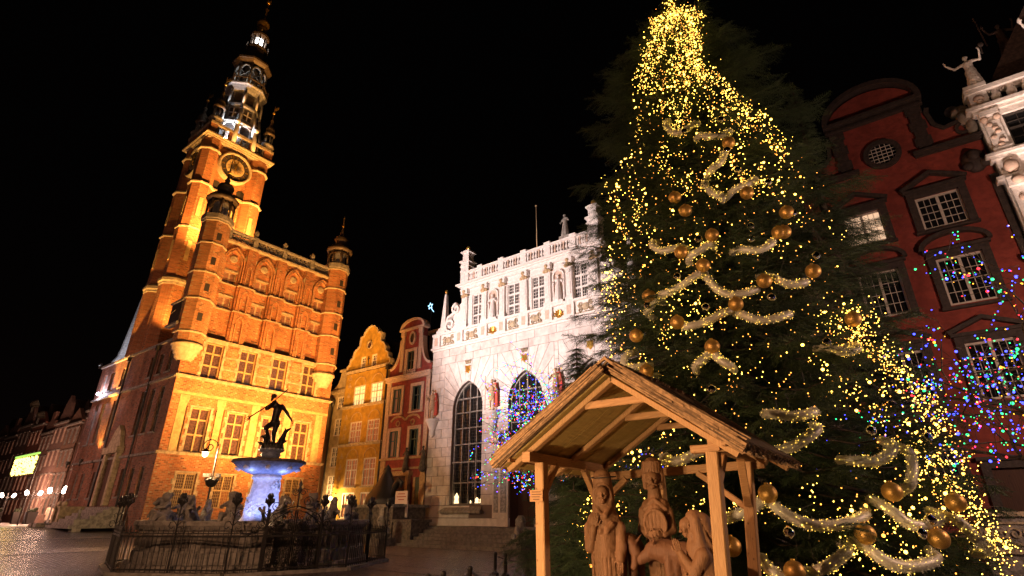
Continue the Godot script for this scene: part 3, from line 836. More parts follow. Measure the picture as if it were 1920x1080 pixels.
	# helm: stages of timber and lead, diminishing upwards
	var P = C + Vector3(0.0, 0, -0.1)
	b = B.new(); b.lathe(P, [[1.85, 31.7], [1.75, 34.6], [1.62, 34.7], [1.55, 36.3], [1.72, 36.4], [1.72, 36.6], [1.45, 36.7], [1.40, 38.2], [1.55, 38.35], [1.75, 38.75], [1.9, 38.85], [1.9, 39.0], [0.0, 39.0]], 8, PI / 8)
	part(t, "helm_lower_stage", b, M.lead)
	for k in 8:
		var a = PI / 8 + TAU * k / 8
		var d = Vector3(cos(a), 0, -sin(a))
		b = B.new(true)
		b.tube([P + d * 2.3 + Vector3(0, 31.7, 0), P + d * 2.25 + Vector3(0, 33.0, 0), P + d * 2.0 + Vector3(0, 33.9, 0), P + d * 1.85 + Vector3(0, 35.0, 0), P + d * 1.65 + Vector3(0, 36.3, 0)], [0.24, 0.20, 0.22, 0.14, 0.12], 6)
		b.ball(P + d * 2.25 + Vector3(0, 34.1, 0), Vector3(0.22, 0.26, 0.22), 8, 5)
		b.tube([P + d * 1.62 + Vector3(0, 36.6, 0), P + d * 1.58 + Vector3(0, 38.2, 0)], [0.10, 0.12], 6)
		part(t, "helm_buttress", b, M.white)
	for k in 8:
		var a = TAU * k / 8
		var ff = Transform3D(Basis(Vector3(-sin(a), 0, -cos(a)), Vector3.UP, Vector3(cos(a), 0, -sin(a))), P)
		for hp in [[0.42, 32.6, 33.9, 1.60, 1.75], [0.36, 35.0, 36.0, 1.40, 1.52], [0.32, 36.95, 37.9, 1.25, 1.36]]:
			b = B.new(); b.bx(ff, -hp[0], hp[0], hp[1], hp[2], hp[3], hp[4]); part(t, "helm_panel", b, M.trim_dark)
		b = B.new(); b.bx(ff, -0.45, 0.45, 34.3, 34.42, 1.5, 1.85); b.strip(ff, arch(0, 33.9, 0.45, 0.3, 4), 0.1, 1.6, 1.82); b.bx(ff, -0.05, 0.05, 35.0, 36.0, 1.521, 1.55); b.bx(ff, -0.38, 0.38, 35.45, 35.53, 1.521, 1.56); part(t, "helm_moulding", b, M.white)
	# upper gallery with open lantern
	for k in 8:
		var a0 = PI / 8 + TAU * k / 8; var a1 = PI / 8 + TAU * (k + 1) / 8
		var p0 = P + Vector3(cos(a0), 0, -sin(a0)) * 1.82; var p1 = P + Vector3(cos(a1), 0, -sin(a1)) * 1.82
		b = B.new(); b.bar(p0 + Vector3(0, 39.62, 0), p1 + Vector3(0, 39.62, 0), 0.10, 0.10); b.bar(p0 + Vector3(0, 39.0, 0), p0 + Vector3(0, 39.8, 0), 0.12, 0.12, Vector3.RIGHT)
		for j in 4: b.bar(p0.lerp(p1, (j + 1) / 5.0) + Vector3(0, 39.0, 0), p0.lerp(p1, (j + 1) / 5.0) + Vector3(0, 39.58, 0), 0.06, 0.06, Vector3.RIGHT)
		b.ball(p0 + Vector3(0, 39.9, 0), Vector3(0.10, 0.12, 0.10), 6, 4)
		part(t, "upper_balustrade", b, M.copper)
		b = B.new(true); b.tube([P + Vector3(cos(a0), 0, -sin(a0)) * 1.35 + Vector3(0, 39.0, 0), P + Vector3(cos(a0), 0, -sin(a0)) * 1.35 + Vector3(0, 41.9, 0)], [0.13, 0.10], 8); part(t, "helm_column", b, M.lead)
		var am = (a0 + a1) / 2
		var ff = Transform3D(Basis(Vector3(-sin(am), 0, -cos(am)), Vector3.UP, Vector3(cos(am), 0, -sin(am))), P + Vector3(cos(am), 0, -sin(am)) * 1.24)
		b = B.new(); b.strip(ff, arch(0, 41.15, 0.38, 0.42, 5), 0.12, -0.06, 0.08); b.strip(ff, [Vector2(-0.4, 40.1), Vector2(0.4, 40.9)], 0.07, -0.03, 0.03); b.strip(ff, [Vector2(0.4, 40.1), Vector2(-0.4, 40.9)], 0.07, -0.028, 0.032); part(t, "helm_arch", b, M.lead)
	b = B.new(); b.lathe(P, [[0.7, 39.0], [0.62, 41.9]], 8, 0); part(t, "helm_core", b, M.stone_grey)
	b = B.new(); b.lathe(P, [[1.4, 41.85], [1.62, 42.0], [1.78, 42.15], [1.78, 42.35], [1.45, 42.55], [1.15, 43.0], [0.98, 43.6], [0.92, 44.4], [1.02, 44.5], [1.02, 44.65], [0.0, 44.65]], 8, PI / 8)
	part(t, "helm_roof", b, M.copper)
	for k in 8:
		var a = PI / 8 + TAU * k / 8
		var d = Vector3(cos(a), 0, -sin(a))
		b = B.new(true); b.tube([P + d * 0.62 + Vector3(0, 44.65, 0), P + d * 0.62 + Vector3(0, 46.1, 0)], [0.08], 6); part(t, "lantern_column", b, M.copper)
		b = B.new(true); b.tube([P + d * 0.95 + Vector3(0, 44.65, 0), P + d * 1.02 + Vector3(0, 45.0, 0), P + d * 0.96 + Vector3(0, 45.35, 0)], [0.06, 0.04, 0.07], 6); part(t, "lantern_finial", b, M.copper)
	b = B.new(); b.lathe(P, [[0.33, 44.65], [0.33, 46.1]], 8); part(t, "lantern_lamp", b, M.lamp_white)
	b = B.new(); b.lathe(P, [[0.62, 46.05], [0.88, 46.2], [0.92, 46.4], [0.60, 46.65], [0.38, 46.9], [0.30, 47.1]], 8, PI / 8); part(t, "lantern_roof", b, M.copper)
	b = B.new(true); b.lathe(P, [[0.30, 47.1], [0.46, 47.3], [0.52, 47.55], [0.38, 47.75], [0.42, 47.85], [0.58, 48.05], [0.60, 48.3], [0.45, 48.65], [0.22, 48.95], [0.12, 49.3], [0.09, 50.2], [0.20, 50.35], [0.09, 50.5], [0.07, 51.2]], 16); part(t, "gilt_onion", b, M.gilt)
	b = B.new(true); b.ball(P + Vector3(0, 51.4, 0), Vector3(0.2, 0.2, 0.2)); part(t, "gilt_ball", b, M.gilt)
	# gilded standing figure that carries a banner at the very top
	var fb = figure_bones(false, Vector3(-0.35, 1.3, 0.1), Vector3(-0.4, 1.65, 0.15), Vector3(0.3, 1.15, 0.05), Vector3(0.25, 0.95, 0.2))
	part(t, "weathervane_figure", commit(body(fb, 0.05, 0.04)), M.gilt, Transform3D(Basis(Vector3.UP, PI / 2), P + Vector3(0, 51.6, 0)))
	for q in [[1, 1], [1, -1], [-1, 1], [-1, -1]]:
		var c = C + Vector3(q[0] * (HX - 0.35), 0, q[1] * (H - 0.35))
		b = B.new(); b.lathe(c, [[0.52, 32.5], [0.55, 33.2], [0.62, 33.3], [0.62, 33.45], [0.4, 33.5]], 8, PI / 8); part(t, "pinnacle_base", b, M.stone_grey)
		for k in 6:
			b = B.new(true); b.tube([c + Vector3(cos(k * TAU / 6) * 0.32, 33.5, sin(k * TAU / 6) * 0.32), c + Vector3(cos(k * TAU / 6) * 0.32, 34.6, sin(k * TAU / 6) * 0.32)], [0.07], 6); part(t, "pinnacle_column", b, M.lead)
		b = B.new(true); b.lathe(c, [[0.38, 34.55], [0.52, 34.65], [0.5, 34.8], [0.38, 35.0], [0.42, 35.2], [0.34, 35.5], [0.14, 35.8], [0.10, 36.2], [0.16, 36.35], [0.05, 36.6], [0.03, 37.3]], 10); part(t, "pinnacle_cap", b, M.copper)
		b = B.new(true); b.ball(c + Vector3(0, 37.35, 0), Vector3(0.13, 0.13, 0.13)); b.ball(c + Vector3(0, 36.4, 0), Vector3(0.14, 0.1, 0.14)); part(t, "gilt_ball", b, M.gilt)
		b = B.new(); b.prism(Transform3D(Basis(Vector3.UP, 0.6), c), PackedVector2Array([Vector2(0.02, 37.6), Vector2(0.4, 37.85), Vector2(0.35, 38.1), Vector2(0.02, 37.95)]), -0.01, 0.01, true); b.tube([c + Vector3(0, 37.3, 0), c + Vector3(0, 38.2, 0)], [0.025], 5); part(t, "pennant", b, M.gilt)
# ------------------------------------------------------------------ houses of the north row, west of the white court
func ring(b: B, f: Transform3D, c: Vector2, rx: float, ry: float, w: float, z0: float, z1: float, n := 20):
	var pts = []
	for i in n + 1: pts.append(c + Vector2(cos(TAU * i / n) * rx, sin(TAU * i / n) * ry))
	b.strip(f, pts, w, z0, z1)
func disc_poly(c: Vector2, rx: float, ry: float, n := 20) -> PackedVector2Array:
	var p = PackedVector2Array()
	for i in n: p.append(c + Vector2(cos(TAU * i / n) * rx, sin(TAU * i / n) * ry))
	return p
func scroll_pts(c: Vector2, r0: float, r1: float, a0: float, turns: float, n := 18) -> Array:
	var p = []
	for i in n + 1:
		var t = float(i) / n
		p.append(c + Vector2.from_angle(a0 + TAU * turns * t) * lerpf(r0, r1, t))
	return p
func small_statue(called: String, m: Material) -> ArrayMesh: return null

func yellow_house():
	var f = NROW
	var t = thing("yellow_house", "yellow gabled townhouse with white windows and one brightly lit storey", "house", Vector3(-33.8, 0.5, -28))
	var wx = [-34.55, -32.5]
	var holes = [[-34.80, -34.2, 12.08, 13.26], [-33.48, -32.87, 12.08, 13.26]]
	var rows = [[9.28, 10.93], [6.52, 8.15], [3.47, 5.41], [1.35, 3.07]]
	for r in rows:
		for c in wx: holes.append([c - 0.69, c + 0.69, r[0], r[1]])
	var b := B.new()
	b.wall(f, -36.45, -31.2, 0.2, 12.0, holes.slice(2), 0.0, 0.16)
	b.box(Vector3(-33.83, 6.0, -30.3), Vector3(5.2, 12.0, 8.0))
	part(t, "wall", b, M.yellow)
	# scrolled gable
	b = B.new()
	var g = PackedVector2Array([Vector2(-36.45, 12.28), Vector2(-36.4, 12.7), Vector2(-36.15, 12.8), Vector2(-36.1, 13.2), Vector2(-35.8, 13.35), Vector2(-35.72, 13.8), Vector2(-35.45, 14.0), Vector2(-35.1, 14.2), Vector2(-35.05, 14.95), Vector2(-34.75, 15.0), Vector2(-34.6, 15.3), Vector2(-34.25, 15.62), Vector2(-33.85, 15.74), Vector2(-33.4, 15.62), Vector2(-33.05, 15.3), Vector2(-32.9, 15.0), Vector2(-32.55, 14.95), Vector2(-32.5, 14.2), Vector2(-32.15, 14.0), Vector2(-31.9, 13.7), Vector2(-31.85, 13.3), Vector2(-31.5, 13.1), Vector2(-31.45, 12.7), Vector2(-31.2, 12.6), Vector2(-31.2, 12.28)])
	# gable face in upright slices so that the two attic windows stay open
	for s in [[-36.45, -34.80], [-34.2, -33.48], [-32.87, -31.2]]:
		for pl in Geometry2D.intersect_polygons(g, PackedVector2Array([Vector2(s[0], 12.0), Vector2(s[1], 12.0), Vector2(s[1], 17), Vector2(s[0], 17)])): b.prism(f, pl, -0.3, 0.0, true)
	for s in [[-34.80, -34.2], [-33.48, -32.87]]:
		for pl in Geometry2D.intersect_polygons(g, PackedVector2Array([Vector2(s[0], 13.26), Vector2(s[1], 13.26), Vector2(s[1], 17), Vector2(s[0], 17)])): b.prism(f, pl, -0.3, 0.0, true)
	b.prism(f, g, -0.42, -0.31, true)
	part(t, "gable", b, M.yellow)
	b = B.new()
	for i in g.size() - 1: b.strip(f, [g[i], g[i + 1]], 0.11, -0.32, 0.10)
	part(t, "gable_coping", b, M.stone)
	b = B.new(); ring(b, f, Vector2(-33.87, 14.13), 0.27, 0.3, 0.08, 0.002, 0.08); part(t, "roundel_ring", b, M.stone)
	b = B.new(); b.prism(f, disc_poly(Vector2(-33.87, 14.13), 0.24, 0.27), 0.002, 0.02); part(t, "roundel", b, M.glass_brown)
	b = B.new(); b.bx(f, -33.87, -33.81, 12.5, 13.2, 0.004, 0.05); b.bx(f, -34.0, -33.68, 12.95, 13.0, 0.003, 0.045); part(t, "wall_anchor", b, M.iron)
	for i in 2: win(t, f, holes[i][0], holes[i][1], 12.08, 13.26, -0.12, 1, [1.2, 0.8], M.frame_white, M.glass_brown, 0.09, 0.05, 1, 1, 0.03)
	for i in rows.size():
		var pm = [M.lit_warm, M.curtain, M.curtain, M.curtain][i]
		for c in wx: win(t, f, c - 0.69, c + 0.69, rows[i][0], rows[i][1], -0.10, 2, [1.25, 0.8] if i != 3 else [1.0], M.frame_white, pm, 0.09, 0.08, 1, 1, 0.03)
	for y in [12.05, 9.22, 6.34]:
		b = B.new(); b.bx(f, -36.47, -31.19, y, y + 0.12, 0.003, 0.12); b.bx(f, -36.48, -31.18, y + 0.12, y + 0.19, -0.3, 0.17); part(t, "string_course", b, M.stone)
	for i in 3:
		for c in wx:
			b = B.new(); b.strip(f, arch(c, rows[i][1] + 0.08, 0.66, 0.62), 0.05, 0.002, 0.035); part(t, "blind_arch", b, M.trim_buff)
			b = B.new(); b.bx(f, c - 0.76, c + 0.76, rows[i][0] - 0.08, rows[i][0], 0.002, 0.10); part(t, "sill", b, M.stone)
	# carved ornaments on the left pier
	for y in [4.0, 4.8, 5.6, 7.0, 7.7, 8.5, 10.2, 11.0, 11.6]:
		b = B.new()
		for q in [-1, 1]: b.strip(f, scroll_pts(Vector2(-35.86 + q * 0.12, y), 0.13, 0.03, PI / 2, q * 1.3, 12), 0.03, 0.002, 0.03)
		b.prism(f, disc_poly(Vector2(-35.86, y + 0.2), 0.06, 0.1, 8), 0.002, 0.035)
		part(t, "carved_ornament", b, M.trim_buff)
	# roof and statue on top
	b = B.new()
	b.prism(Transform3D(Basis.IDENTITY, Vector3(0, 0, -34.2)), PackedVector2Array([Vector2(-36.4, 12.0), Vector2(-31.25, 12.0), Vector2(-33.83, 15.0)]), 0, 7.7, true); part(t, "roof", b, M.roof)
	return t

func pale_house():
	var f := Transform3D(Basis.IDENTITY, Vector3(0, 0, -26.25))
	var t = thing("pale_house", "narrow cream house squeezed between the town hall and the yellow house", "house", Vector3(-37.6, 0.6, -28))
	var holes = []
	for r in [[9.4, 10.45], [7.33, 8.68], [4.95, 6.48], [3.0, 4.35], [1.2, 2.4]]: holes.append([-37.62, -36.62, r[0], r[1]])
	var b := B.new(); b.wall(f, -39.4, -36.47, 0.2, 10.75, holes, 0.0, 0.16); b.box(Vector3(-37.95, 5.4, -30.3), Vector3(2.85, 10.6, 7.0)); part(t, "wall", b, M.pale)
	b = B.new()
	b.prism(f, PackedVector2Array([Vector2(-39.4, 10.98), Vector2(-36.47, 10.98), Vector2(-36.47, 12.5), Vector2(-37.5, 12.5), Vector2(-37.55, 12.1), Vector2(-37.75, 11.6), Vector2(-38.1, 11.25), Vector2(-38.7, 11.05)]), -0.4, 0.02, true)
	part(t, "gable", b, M.pale)
	b = B.new(); b.bx(f, -39.42, -36.46, 10.75, 10.98, -0.3, 0.14); b.bx(f, -37.62, -36.45, 12.5, 12.66, -0.42, 0.14); part(t, "cornice", b, M.stone)
	for h in holes:
		win(t, f, h[0], h[1], h[2], h[3], -0.11, 2, [1.0, 0.9], M.frame_white, M.glass, 0.08, 0.08, 1, 1, 0.03)
	b = B.new(); b.tube([Vector3(-38.0, 0.7, -26.13), Vector3(-38.0, 9.8, -26.13)], [0.06], 8); b.lathe(Vector3(-38.0, 9.75, -26.1), [[0.08, -0.1], [0.17, 0.15], [0.2, 0.45], [0.14, 0.55], [0.0, 0.56]], 8); part(t, "drainpipe", b, M.iron)

func red_house():
	var f = NROW
	var t = thing("red_gabled_house", "narrow dark red townhouse with pink stone trim and green shutters beside the white court", "house", Vector3(-29, 0.5, -28))
	var holes = []
	for r in [[8.36, 10.05], [5.30, 7.05]]:
		for c in [-30.05, -28.0]: holes.append([c - 0.44, c + 0.44, r[0], r[1]])
	holes.append([-29.25, -28.55, 11.35, 12.75])
	var b := B.new(); b.wall(f, -31.15, -26.72, 0.5, 11.3, holes.slice(0, 4), 0.0, 0.18); b.box(Vector3(-28.95, 5.8, -30.3), Vector3(4.35, 11.0, 8.0)); part(t, "wall", b, M.red)
	b = B.new()
	var g = PackedVector2Array([Vector2(-31.15, 11.3), Vector2(-26.72, 11.3), Vector2(-26.75, 11.5)])
	for i in 9:
		var a = PI / 2 * i / 8.0
		g.append(Vector2(-26.85 - 0.95 * sin(a), 13.75 - 2.15 * cos(a)))
	g.append(Vector2(-27.8, 14.4)); g.append(Vector2(-29.95, 14.4))
	for i in 9:
		var a = PI / 2 * (8 - i) / 8.0
		g.append(Vector2(-31.05 + 1.0 * sin(a), 13.75 - 2.15 * cos(a)))
	g.append(Vector2(-31.1, 11.5))
	for s in [[-31.2, -29.25, 11.3], [-28.55, -26.7, 11.3], [-29.25, -28.55, 12.75]]:
		for pl in Geometry2D.intersect_polygons(g, PackedVector2Array([Vector2(s[0], s[2]), Vector2(s[1], s[2]), Vector2(s[1], 17), Vector2(s[0], 17)])): b.prism(f, pl, -0.3, 0.0, true)
	b.prism(f, g, -0.45, -0.31, true)
	part(t, "gable", b, M.red)
	for side in [[3, 11], [14, 22]]:
		var pts = []
		for i in range(side[0], side[1] + 1): pts.append(g[i])
		b = B.new(); b.strip(f, pts, 0.16, -0.32, 0.1); part(t, "scroll_coping", b, M.trim_pink)
	b = B.new(); b.bx(f, -30.2, -27.55, 14.4, 14.55, -0.4, 0.22)
	var pd = [Vector2(-30.15, 14.55)]; pd.append_array(arch(-28.88, 14.6, 1.2, 0.62, 7)); pd.append(Vector2(-27.6, 14.55)); b.strip(f, pd, 0.16, -0.4, 0.2)
	part(t, "gable_cornice", b, M.trim_pink)
	b = B.new(); b.prism(f, PackedVector2Array(arch(-28.88, 14.56, 1.15, 0.58, 7)), -0.35, 0.03, true); part(t, "pediment", b, M.red)
	for x in [-29.85, -27.95]:
		b = B.new(); b.bx(f, x - 0.16, x + 0.16, 11.3, 14.0, 0.003, 0.1); b.bx(f, x - 0.2, x + 0.2, 14.0, 14.38, 0.003, 0.16); part(t, "gable_pilaster", b, M.trim_pink)
	b = B.new(); ring(b, f, Vector2(-28.88, 13.75), 0.27, 0.46, 0.14, 0.002, 0.1); part(t, "oval_frame", b, M.trim_pink)
	b = B.new(); b.prism(f, disc_poly(Vector2(-28.88, 13.75), 0.22, 0.4), 0.002, 0.03); part(t, "oval_window", b, M.glass)
	b = B.new(); b.bx(f, -29.55, -29.25, 11.3, 12.95, 0.003, 0.07); b.bx(f, -28.55, -28.25, 11.3, 12.95, 0.003, 0.07); b.bx(f, -29.25, -28.55, 12.75, 12.95, 0.003, 0.07); part(t, "window_surround", b, M.trim_pink)
	win(t, f, -29.25, -28.55, 11.35, 12.75, -0.1, 2, [1.0, 1.0], M.frame_green, M.glass, 0.06, 0.05)
	for i in 4:
		var h = holes[i]
		b = B.new(); b.bx(f, h[0] - 0.24, h[0], h[2] - 0.12, h[3] + 0.22, 0.003, 0.08); b.bx(f, h[1], h[1] + 0.24, h[2] - 0.12, h[3] + 0.22, 0.003, 0.08); b.bx(f, h[0], h[1], h[3], h[3] + 0.22, 0.003, 0.08); b.bx(f, h[0] - 0.28, h[1] + 0.28, h[2] - 0.2, h[2] - 0.1, 0.003, 0.14); part(t, "window_surround", b, M.trim_pink)
		win(t, f, h[0], h[1], h[2], h[3], -0.10, 2, [1.2, 0.7], M.frame_green, [M.curtain, M.curtain] if i in [0, 2] else M.glass, 0.06, 0.06)
		for q in [-1, 1]:   # open leaf of the green shutter
			b = B.new(); b.box(f * Vector3((h[0] if q < 0 else h[1]) - q * 0.12, (h[2] + h[3]) / 2, 0.0), Vector3(0.2, h[3] - h[2] - 0.1, 0.03), Basis(Vector3.UP, q * 0.5)); part(t, "shutter", b, M.frame_green)
	for x in [-30.98, -26.9]:
		b = B.new(); b.bx(f, x - 0.19, x + 0.19, 5.25, 10.6, 0.003, 0.09); part(t, "pilaster", b, M.trim_pink)
		for k in 8:
			b = B.new(); b.bx(f, x - (0.26 if k % 2 else 0.2), x + (0.26 if k % 2 else 0.2), 0.9 + k * 0.52, 1.41 + k * 0.52, 0.003, 0.1); part(t, "quoin", b, M.trim_buff)
	b = B.new(); b.bx(f, -31.3, -26.66, 10.6, 10.85, 0.003, 0.2); b.bx(f, -31.36, -26.6, 10.85, 10.98, -0.3, 0.3); part(t, "cornice", b, M.trim_pink)
	b = B.new(); b.bx(f, -31.25, -26.68, 5.08, 5.22, 0.003, 0.18); b.bx(f, -30.7, -27.2, 4.42, 4.55, 0.003, 0.1); part(t, "string_course", b, M.trim_buff)
	for k in 7:
		b = B.new(true); b.lathe(f * Vector3(-29.5 + k * 0.19, 0, 0.07), [[0.06, 11.0], [0.04, 11.08], [0.08, 11.16], [0.04, 11.28], [0.06, 11.34]], 6); part(t, "gable_baluster", b, M.trim_pink)
	# swag of carved drapery between the storeys
	b = B.new()
	for c in [-29.75, -28.25]: b.strip(f, [Vector2(c - 0.75, 7.75), Vector2(c - 0.4, 7.98), Vector2(c, 8.05), Vector2(c + 0.4, 7.98), Vector2(c + 0.72, 7.75)], 0.14, 0.002, 0.07); ring(b, f, Vector2(c, 7.55), 0.18, 0.18, 0.07, 0.002, 0.06, 12)
	part(t, "carved_swag", b, M.trim_buff)
	# portal, doors
	b = B.new(); b.bx(f, -30.2, -29.95, 1.0, 4.0, 0.003, 0.3); b.bx(f, -28.3, -28.05, 1.0, 4.0, 0.003, 0.3); b.bx(f, -30.35, -27.9, 4.0, 4.3, 0.003, 0.4); b.bx(f, -27.75, -27.55, 1.0, 3.9, 0.003, 0.08); b.bx(f, -27.05, -26.85 - 0.3, 1.0, 3.9, 0.004, 0.08); part(t, "portal", b, M.trim_buff)
	b = B.new(); b.bx(f, -29.94, -28.31, 1.0, 3.98, 0.004, 0.05); part(t, "door", b, M.door)
	b = B.new(); b.bx(f, -27.54, -27.06, 1.0, 3.88, 0.004, 0.05); part(t, "side_door", b, M.frame_green)
	b = B.new(); b.tube([Vector3(-31.25, 0.6, -25.88), Vector3(-31.32, 11.8, -25.88)], [0.07], 8); b.box(Vector3(-31.32, 11.9, -25.9), Vector3(0.3, 0.35, 0.24)); part(t, "drainpipe", b, M.iron)

# ------------------------------------------------------------------ white court
func block_clip(poly: PackedVector2Array, cut: PackedVector2Array) -> Array:
	return Geometry2D.clip_polygons(poly, cut)
func artus():
	var f = NROW
	var t = thing("white_merchant_court", "white floodlit merchant court with tall arched windows and balustraded attic", "court building", Vector3(-18.6, 0.99, -30))
	var L = -26.6; var R = -10.6; var C = -18.6
	var ac = [-23.2, -18.6, -14.0]
	var cuts = []
	for i in 3:
		cuts.append(opening(ac[i], 2.15 if i != 1 else 0.5, 7.95, 1.27, 1.78, 8))
	# wall core behind the blocks
	var b := B.new()
	for seg in [[L, ac[0] - 1.27], [ac[0] + 1.27, ac[1] - 1.27], [ac[1] + 1.27, ac[2] - 1.27], [ac[2] + 1.27, R]]: b.bx(f, seg[0], seg[1], 0.9, 7.95, -0.6, 0.0)
	for i in [0, 2]: b.bx(f, ac[i] - 1.27, ac[i] + 1.27, 0.9, 2.15, -0.6, 0.0)
	var up = [PackedVector2Array([Vector2(L, 7.95), Vector2(R, 7.95), Vector2(R, 12.2), Vector2(L, 12.2)])]
	for c in cuts:
		var nx = []
		for u in up:
			for r in Geometry2D.clip_polygons(u, c): nx.append(r)
		up = nx
	for u in up: b.prism(f, u, -0.6, 0.0)
	b.bx(f, L, R, 0.9, 12.2, -8.0, -0.61)
	part(t, "wall_core", b, M.joint)
	# ashlar blocks, one by one, and the wedge stones of the arches
	var rng := RandomNumberGenerator.new(); rng.seed = 5
	var polys = []
	var rects = []
	for c in ac: rects.append(PackedVector2Array([Vector2(c - 2.15, 7.95), Vector2(c + 2.15, 7.95), Vector2(c + 2.15, 11.15), Vector2(c - 2.15, 11.15)]))
	var y = 2.12; var row = 0
	polys.append(PackedVector2Array([Vector2(L, 1.42), Vector2(ac[0] + 0.4, 1.42), Vector2(ac[0] + 0.4, 2.11), Vector2(L, 2.11)]))
	while y < 12.1:
		var h = 0.583 if y < 7.9 else 0.53
		if y + h > 12.2: h = 12.2 - y
		var x = L; var first = true
		while x < R - 0.05:
			var w = rng.randf_range(1.35, 1.75) if y > 7.9 else rng.randf_range(0.9, 1.3)
			if first and row % 2 == 0: w *= 0.55
			first = false
			if R - x - w < 0.5: w = R - x
			polys.append(PackedVector2Array([Vector2(x, y), Vector2(x + w, y), Vector2(x + w, y + h), Vector2(x, y + h)]))
			x += w
		y += h; row += 1
	var finals = []
	for p in polys:
		var cur = [p]
		for c in cuts + rects:
			var nx = []
			for u in cur:
				for r in Geometry2D.clip_polygons(u, c): nx.append(r)
			cur = nx
		finals.append_array(cur)
	for i in 3:
		var c = Vector2(ac[i], 7.95)
		var n = 15
		for k in n:
			var a0 = PI - PI * k / n; var a1 = PI - PI * (k + 1) / n
			var far = 6.0
			var wedge = PackedVector2Array([c, c + Vector2(cos(a0), sin(a0)) * far, c + Vector2(cos(a1), sin(a1)) * far])
			var lim = rects[i]
			for r in Geometry2D.intersect_polygons(wedge, lim):
				for q in Geometry2D.clip_polygons(r, cuts[i]): finals.append(q)
	for p in finals:
		for q in Geometry2D.offset_polygon(p, -0.013):
			if q.size() < 3: continue
			var ar = 0.0
			for i in q.size(): ar += q[i].cross(q[(i + 1) % q.size()])
			if absf(ar) < 0.012: continue
			b = B.new(); b.prism(f, q, 0.003, 0.045 + rng.randf() * 0.006)
			part(t, "ashlar_block", b, M.ashlar if rng.randf() < 0.6 else M.ashlar_b)
	# plinth and sloping sill
	b = B.new(); b.bx(f, L, ac[1] - 1.6, 0.9, 1.40, 0.003, 0.12); b.bx(f, ac[1] + 1.6, R, 0.9, 1.40, 0.003, 0.12); part(t, "plinth", b, M.ashlar)
	for i in [0, 2]:
		b = B.new()
		b.quad(f * Vector3(ac[i] - 1.9, 1.78, 0.34), f * Vector3(ac[i] + 1.5, 1.78, 0.34), f * Vector3(ac[i] + 1.27, 2.13, -0.1), f * Vector3(ac[i] - 1.5, 2.13, -0.1)); b.bx(f, ac[i] - 1.9, ac[i] + 1.5, 1.66, 1.78, 0.05, 0.34)
		part(t, "sloping_sill", b, M.stone_grey)
	# the tall windows: stone tracery, iron glazing bars, panes
	for i in 3:
		var c = ac[i]; var yb = 2.16 if i != 1 else 5.2
		b = B.new()
		var op = [Vector2(c - 1.22, yb)]; op.append_array(arch(c, 7.95, 1.22, 1.72, 8)); op.append(Vector2(c + 1.22, yb)); b.strip(f, op, 0.1, -0.42, -0.2)
		for x in [c - 0.60, c, c + 0.60]:
			var top = 7.95 + (1.72 if x == c else 1.28)
			b.bx(f, x - 0.035, x + 0.035, yb, top, -0.40, -0.22)
		var ys = []
		for yy in [2.2, 3.42, 4.62, 5.72, 6.72, 7.72, 8.62]:
			if yy >= yb: ys.append(yy)
		for yy in ys:
			var hw = 1.2 if yy < 8 else 1.05
			b.bx(f, c - hw, c + hw, yy - 0.035, yy + 0.035, -0.398, -0.218)
		if i != 1: b.bx(f, c - 1.3, c + 1.3, 4.58, 4.66, -0.39, -0.05)
		var w = part(t, "arched_window", b, M.stone_grey)
		b = B.new()
		for k in 16: b.bx(f, c - 1.2 + k * 0.155, c - 1.2 + k * 0.155 + 0.014, yb, 8.9 - absf(k - 7.7) * 0.05, -0.345, -0.33)
		for k in int((8.8 - yb) / 0.2): b.bx(f, c - 1.2, c + 1.2, yb + k * 0.2, yb + k * 0.2 + 0.014, -0.344, -0.331)
		part(w, "glazing_bars", b, M.frame_dark)
		for k in ys.size():
			var y0 = ys[k]; var y1 = ys[k + 1] if k + 1 < ys.size() else 9.66
			for j in 4:
				var x0 = c - 1.2 + j * 0.6
				for r in Geometry2D.intersect_polygons(PackedVector2Array([Vector2(x0, y0), Vector2(x0 + 0.6, y0), Vector2(x0 + 0.6, y1), Vector2(x0, y1)]), opening(c, 2.0, 7.95, 1.22, 1.72, 8)):
					b = B.new(); b.prism(f, r, -0.37, -0.355); part(w, "pane", b, M.glass)
	# lit candles arches of a christmas display on the inner sill
	var cd = thing("window_light_display", "small glowing figures behind the bottom panes of the leftmost arched window", "light display", Vector3(-23.2, 2.2, -26.3))
	for q in [[-24.15, 0.62, 0.16], [-22.5, 0.34, 0.13], [-22.15, 0.30, 0.12], [-23.0, 0.18, 0.05]]:
		b = B.new(); b.lathe(Vector3(q[0], 2.24, -26.30), [[q[2], 0], [q[2] * 0.7, q[1] * 0.4], [q[2] * 0.9, q[1] * 0.6], [0.0, q[1]]], 8); part(cd, "glowing_figure", b, glow(Color(1.0, 0.72, 0.38), 2.2))
	# portal with panelled jambs, roundels and the dark door
	b = B.new()
	for q in [-1, 1]:
		b.bx(f, C + q * 1.27 - 0.34, C + q * 1.27 + 0.34, 1.42, 4.35, 0.06, 0.5); b.bx(f, C + q * 1.27 - 0.40, C + q * 1.27 + 0.40, 0.98, 1.42, 0.06, 0.58)
		b.bx(f, C + q * 1.95 - 0.28, C + q * 1.95 + 0.28, 1.42, 4.35, 0.06, 0.3)
	b.bx(f, C - 2.4, C + 2.4, 4.35, 4.5, 0.06, 0.62); b.bx(f, C - 2.35, C + 2.35, 4.5, 4.95, 0.06, 0.45); b.bx(f, C - 2.5, C + 2.5, 4.95, 5.15, 0.06, 0.7)
	part(t, "portal", b, M.ashlar)
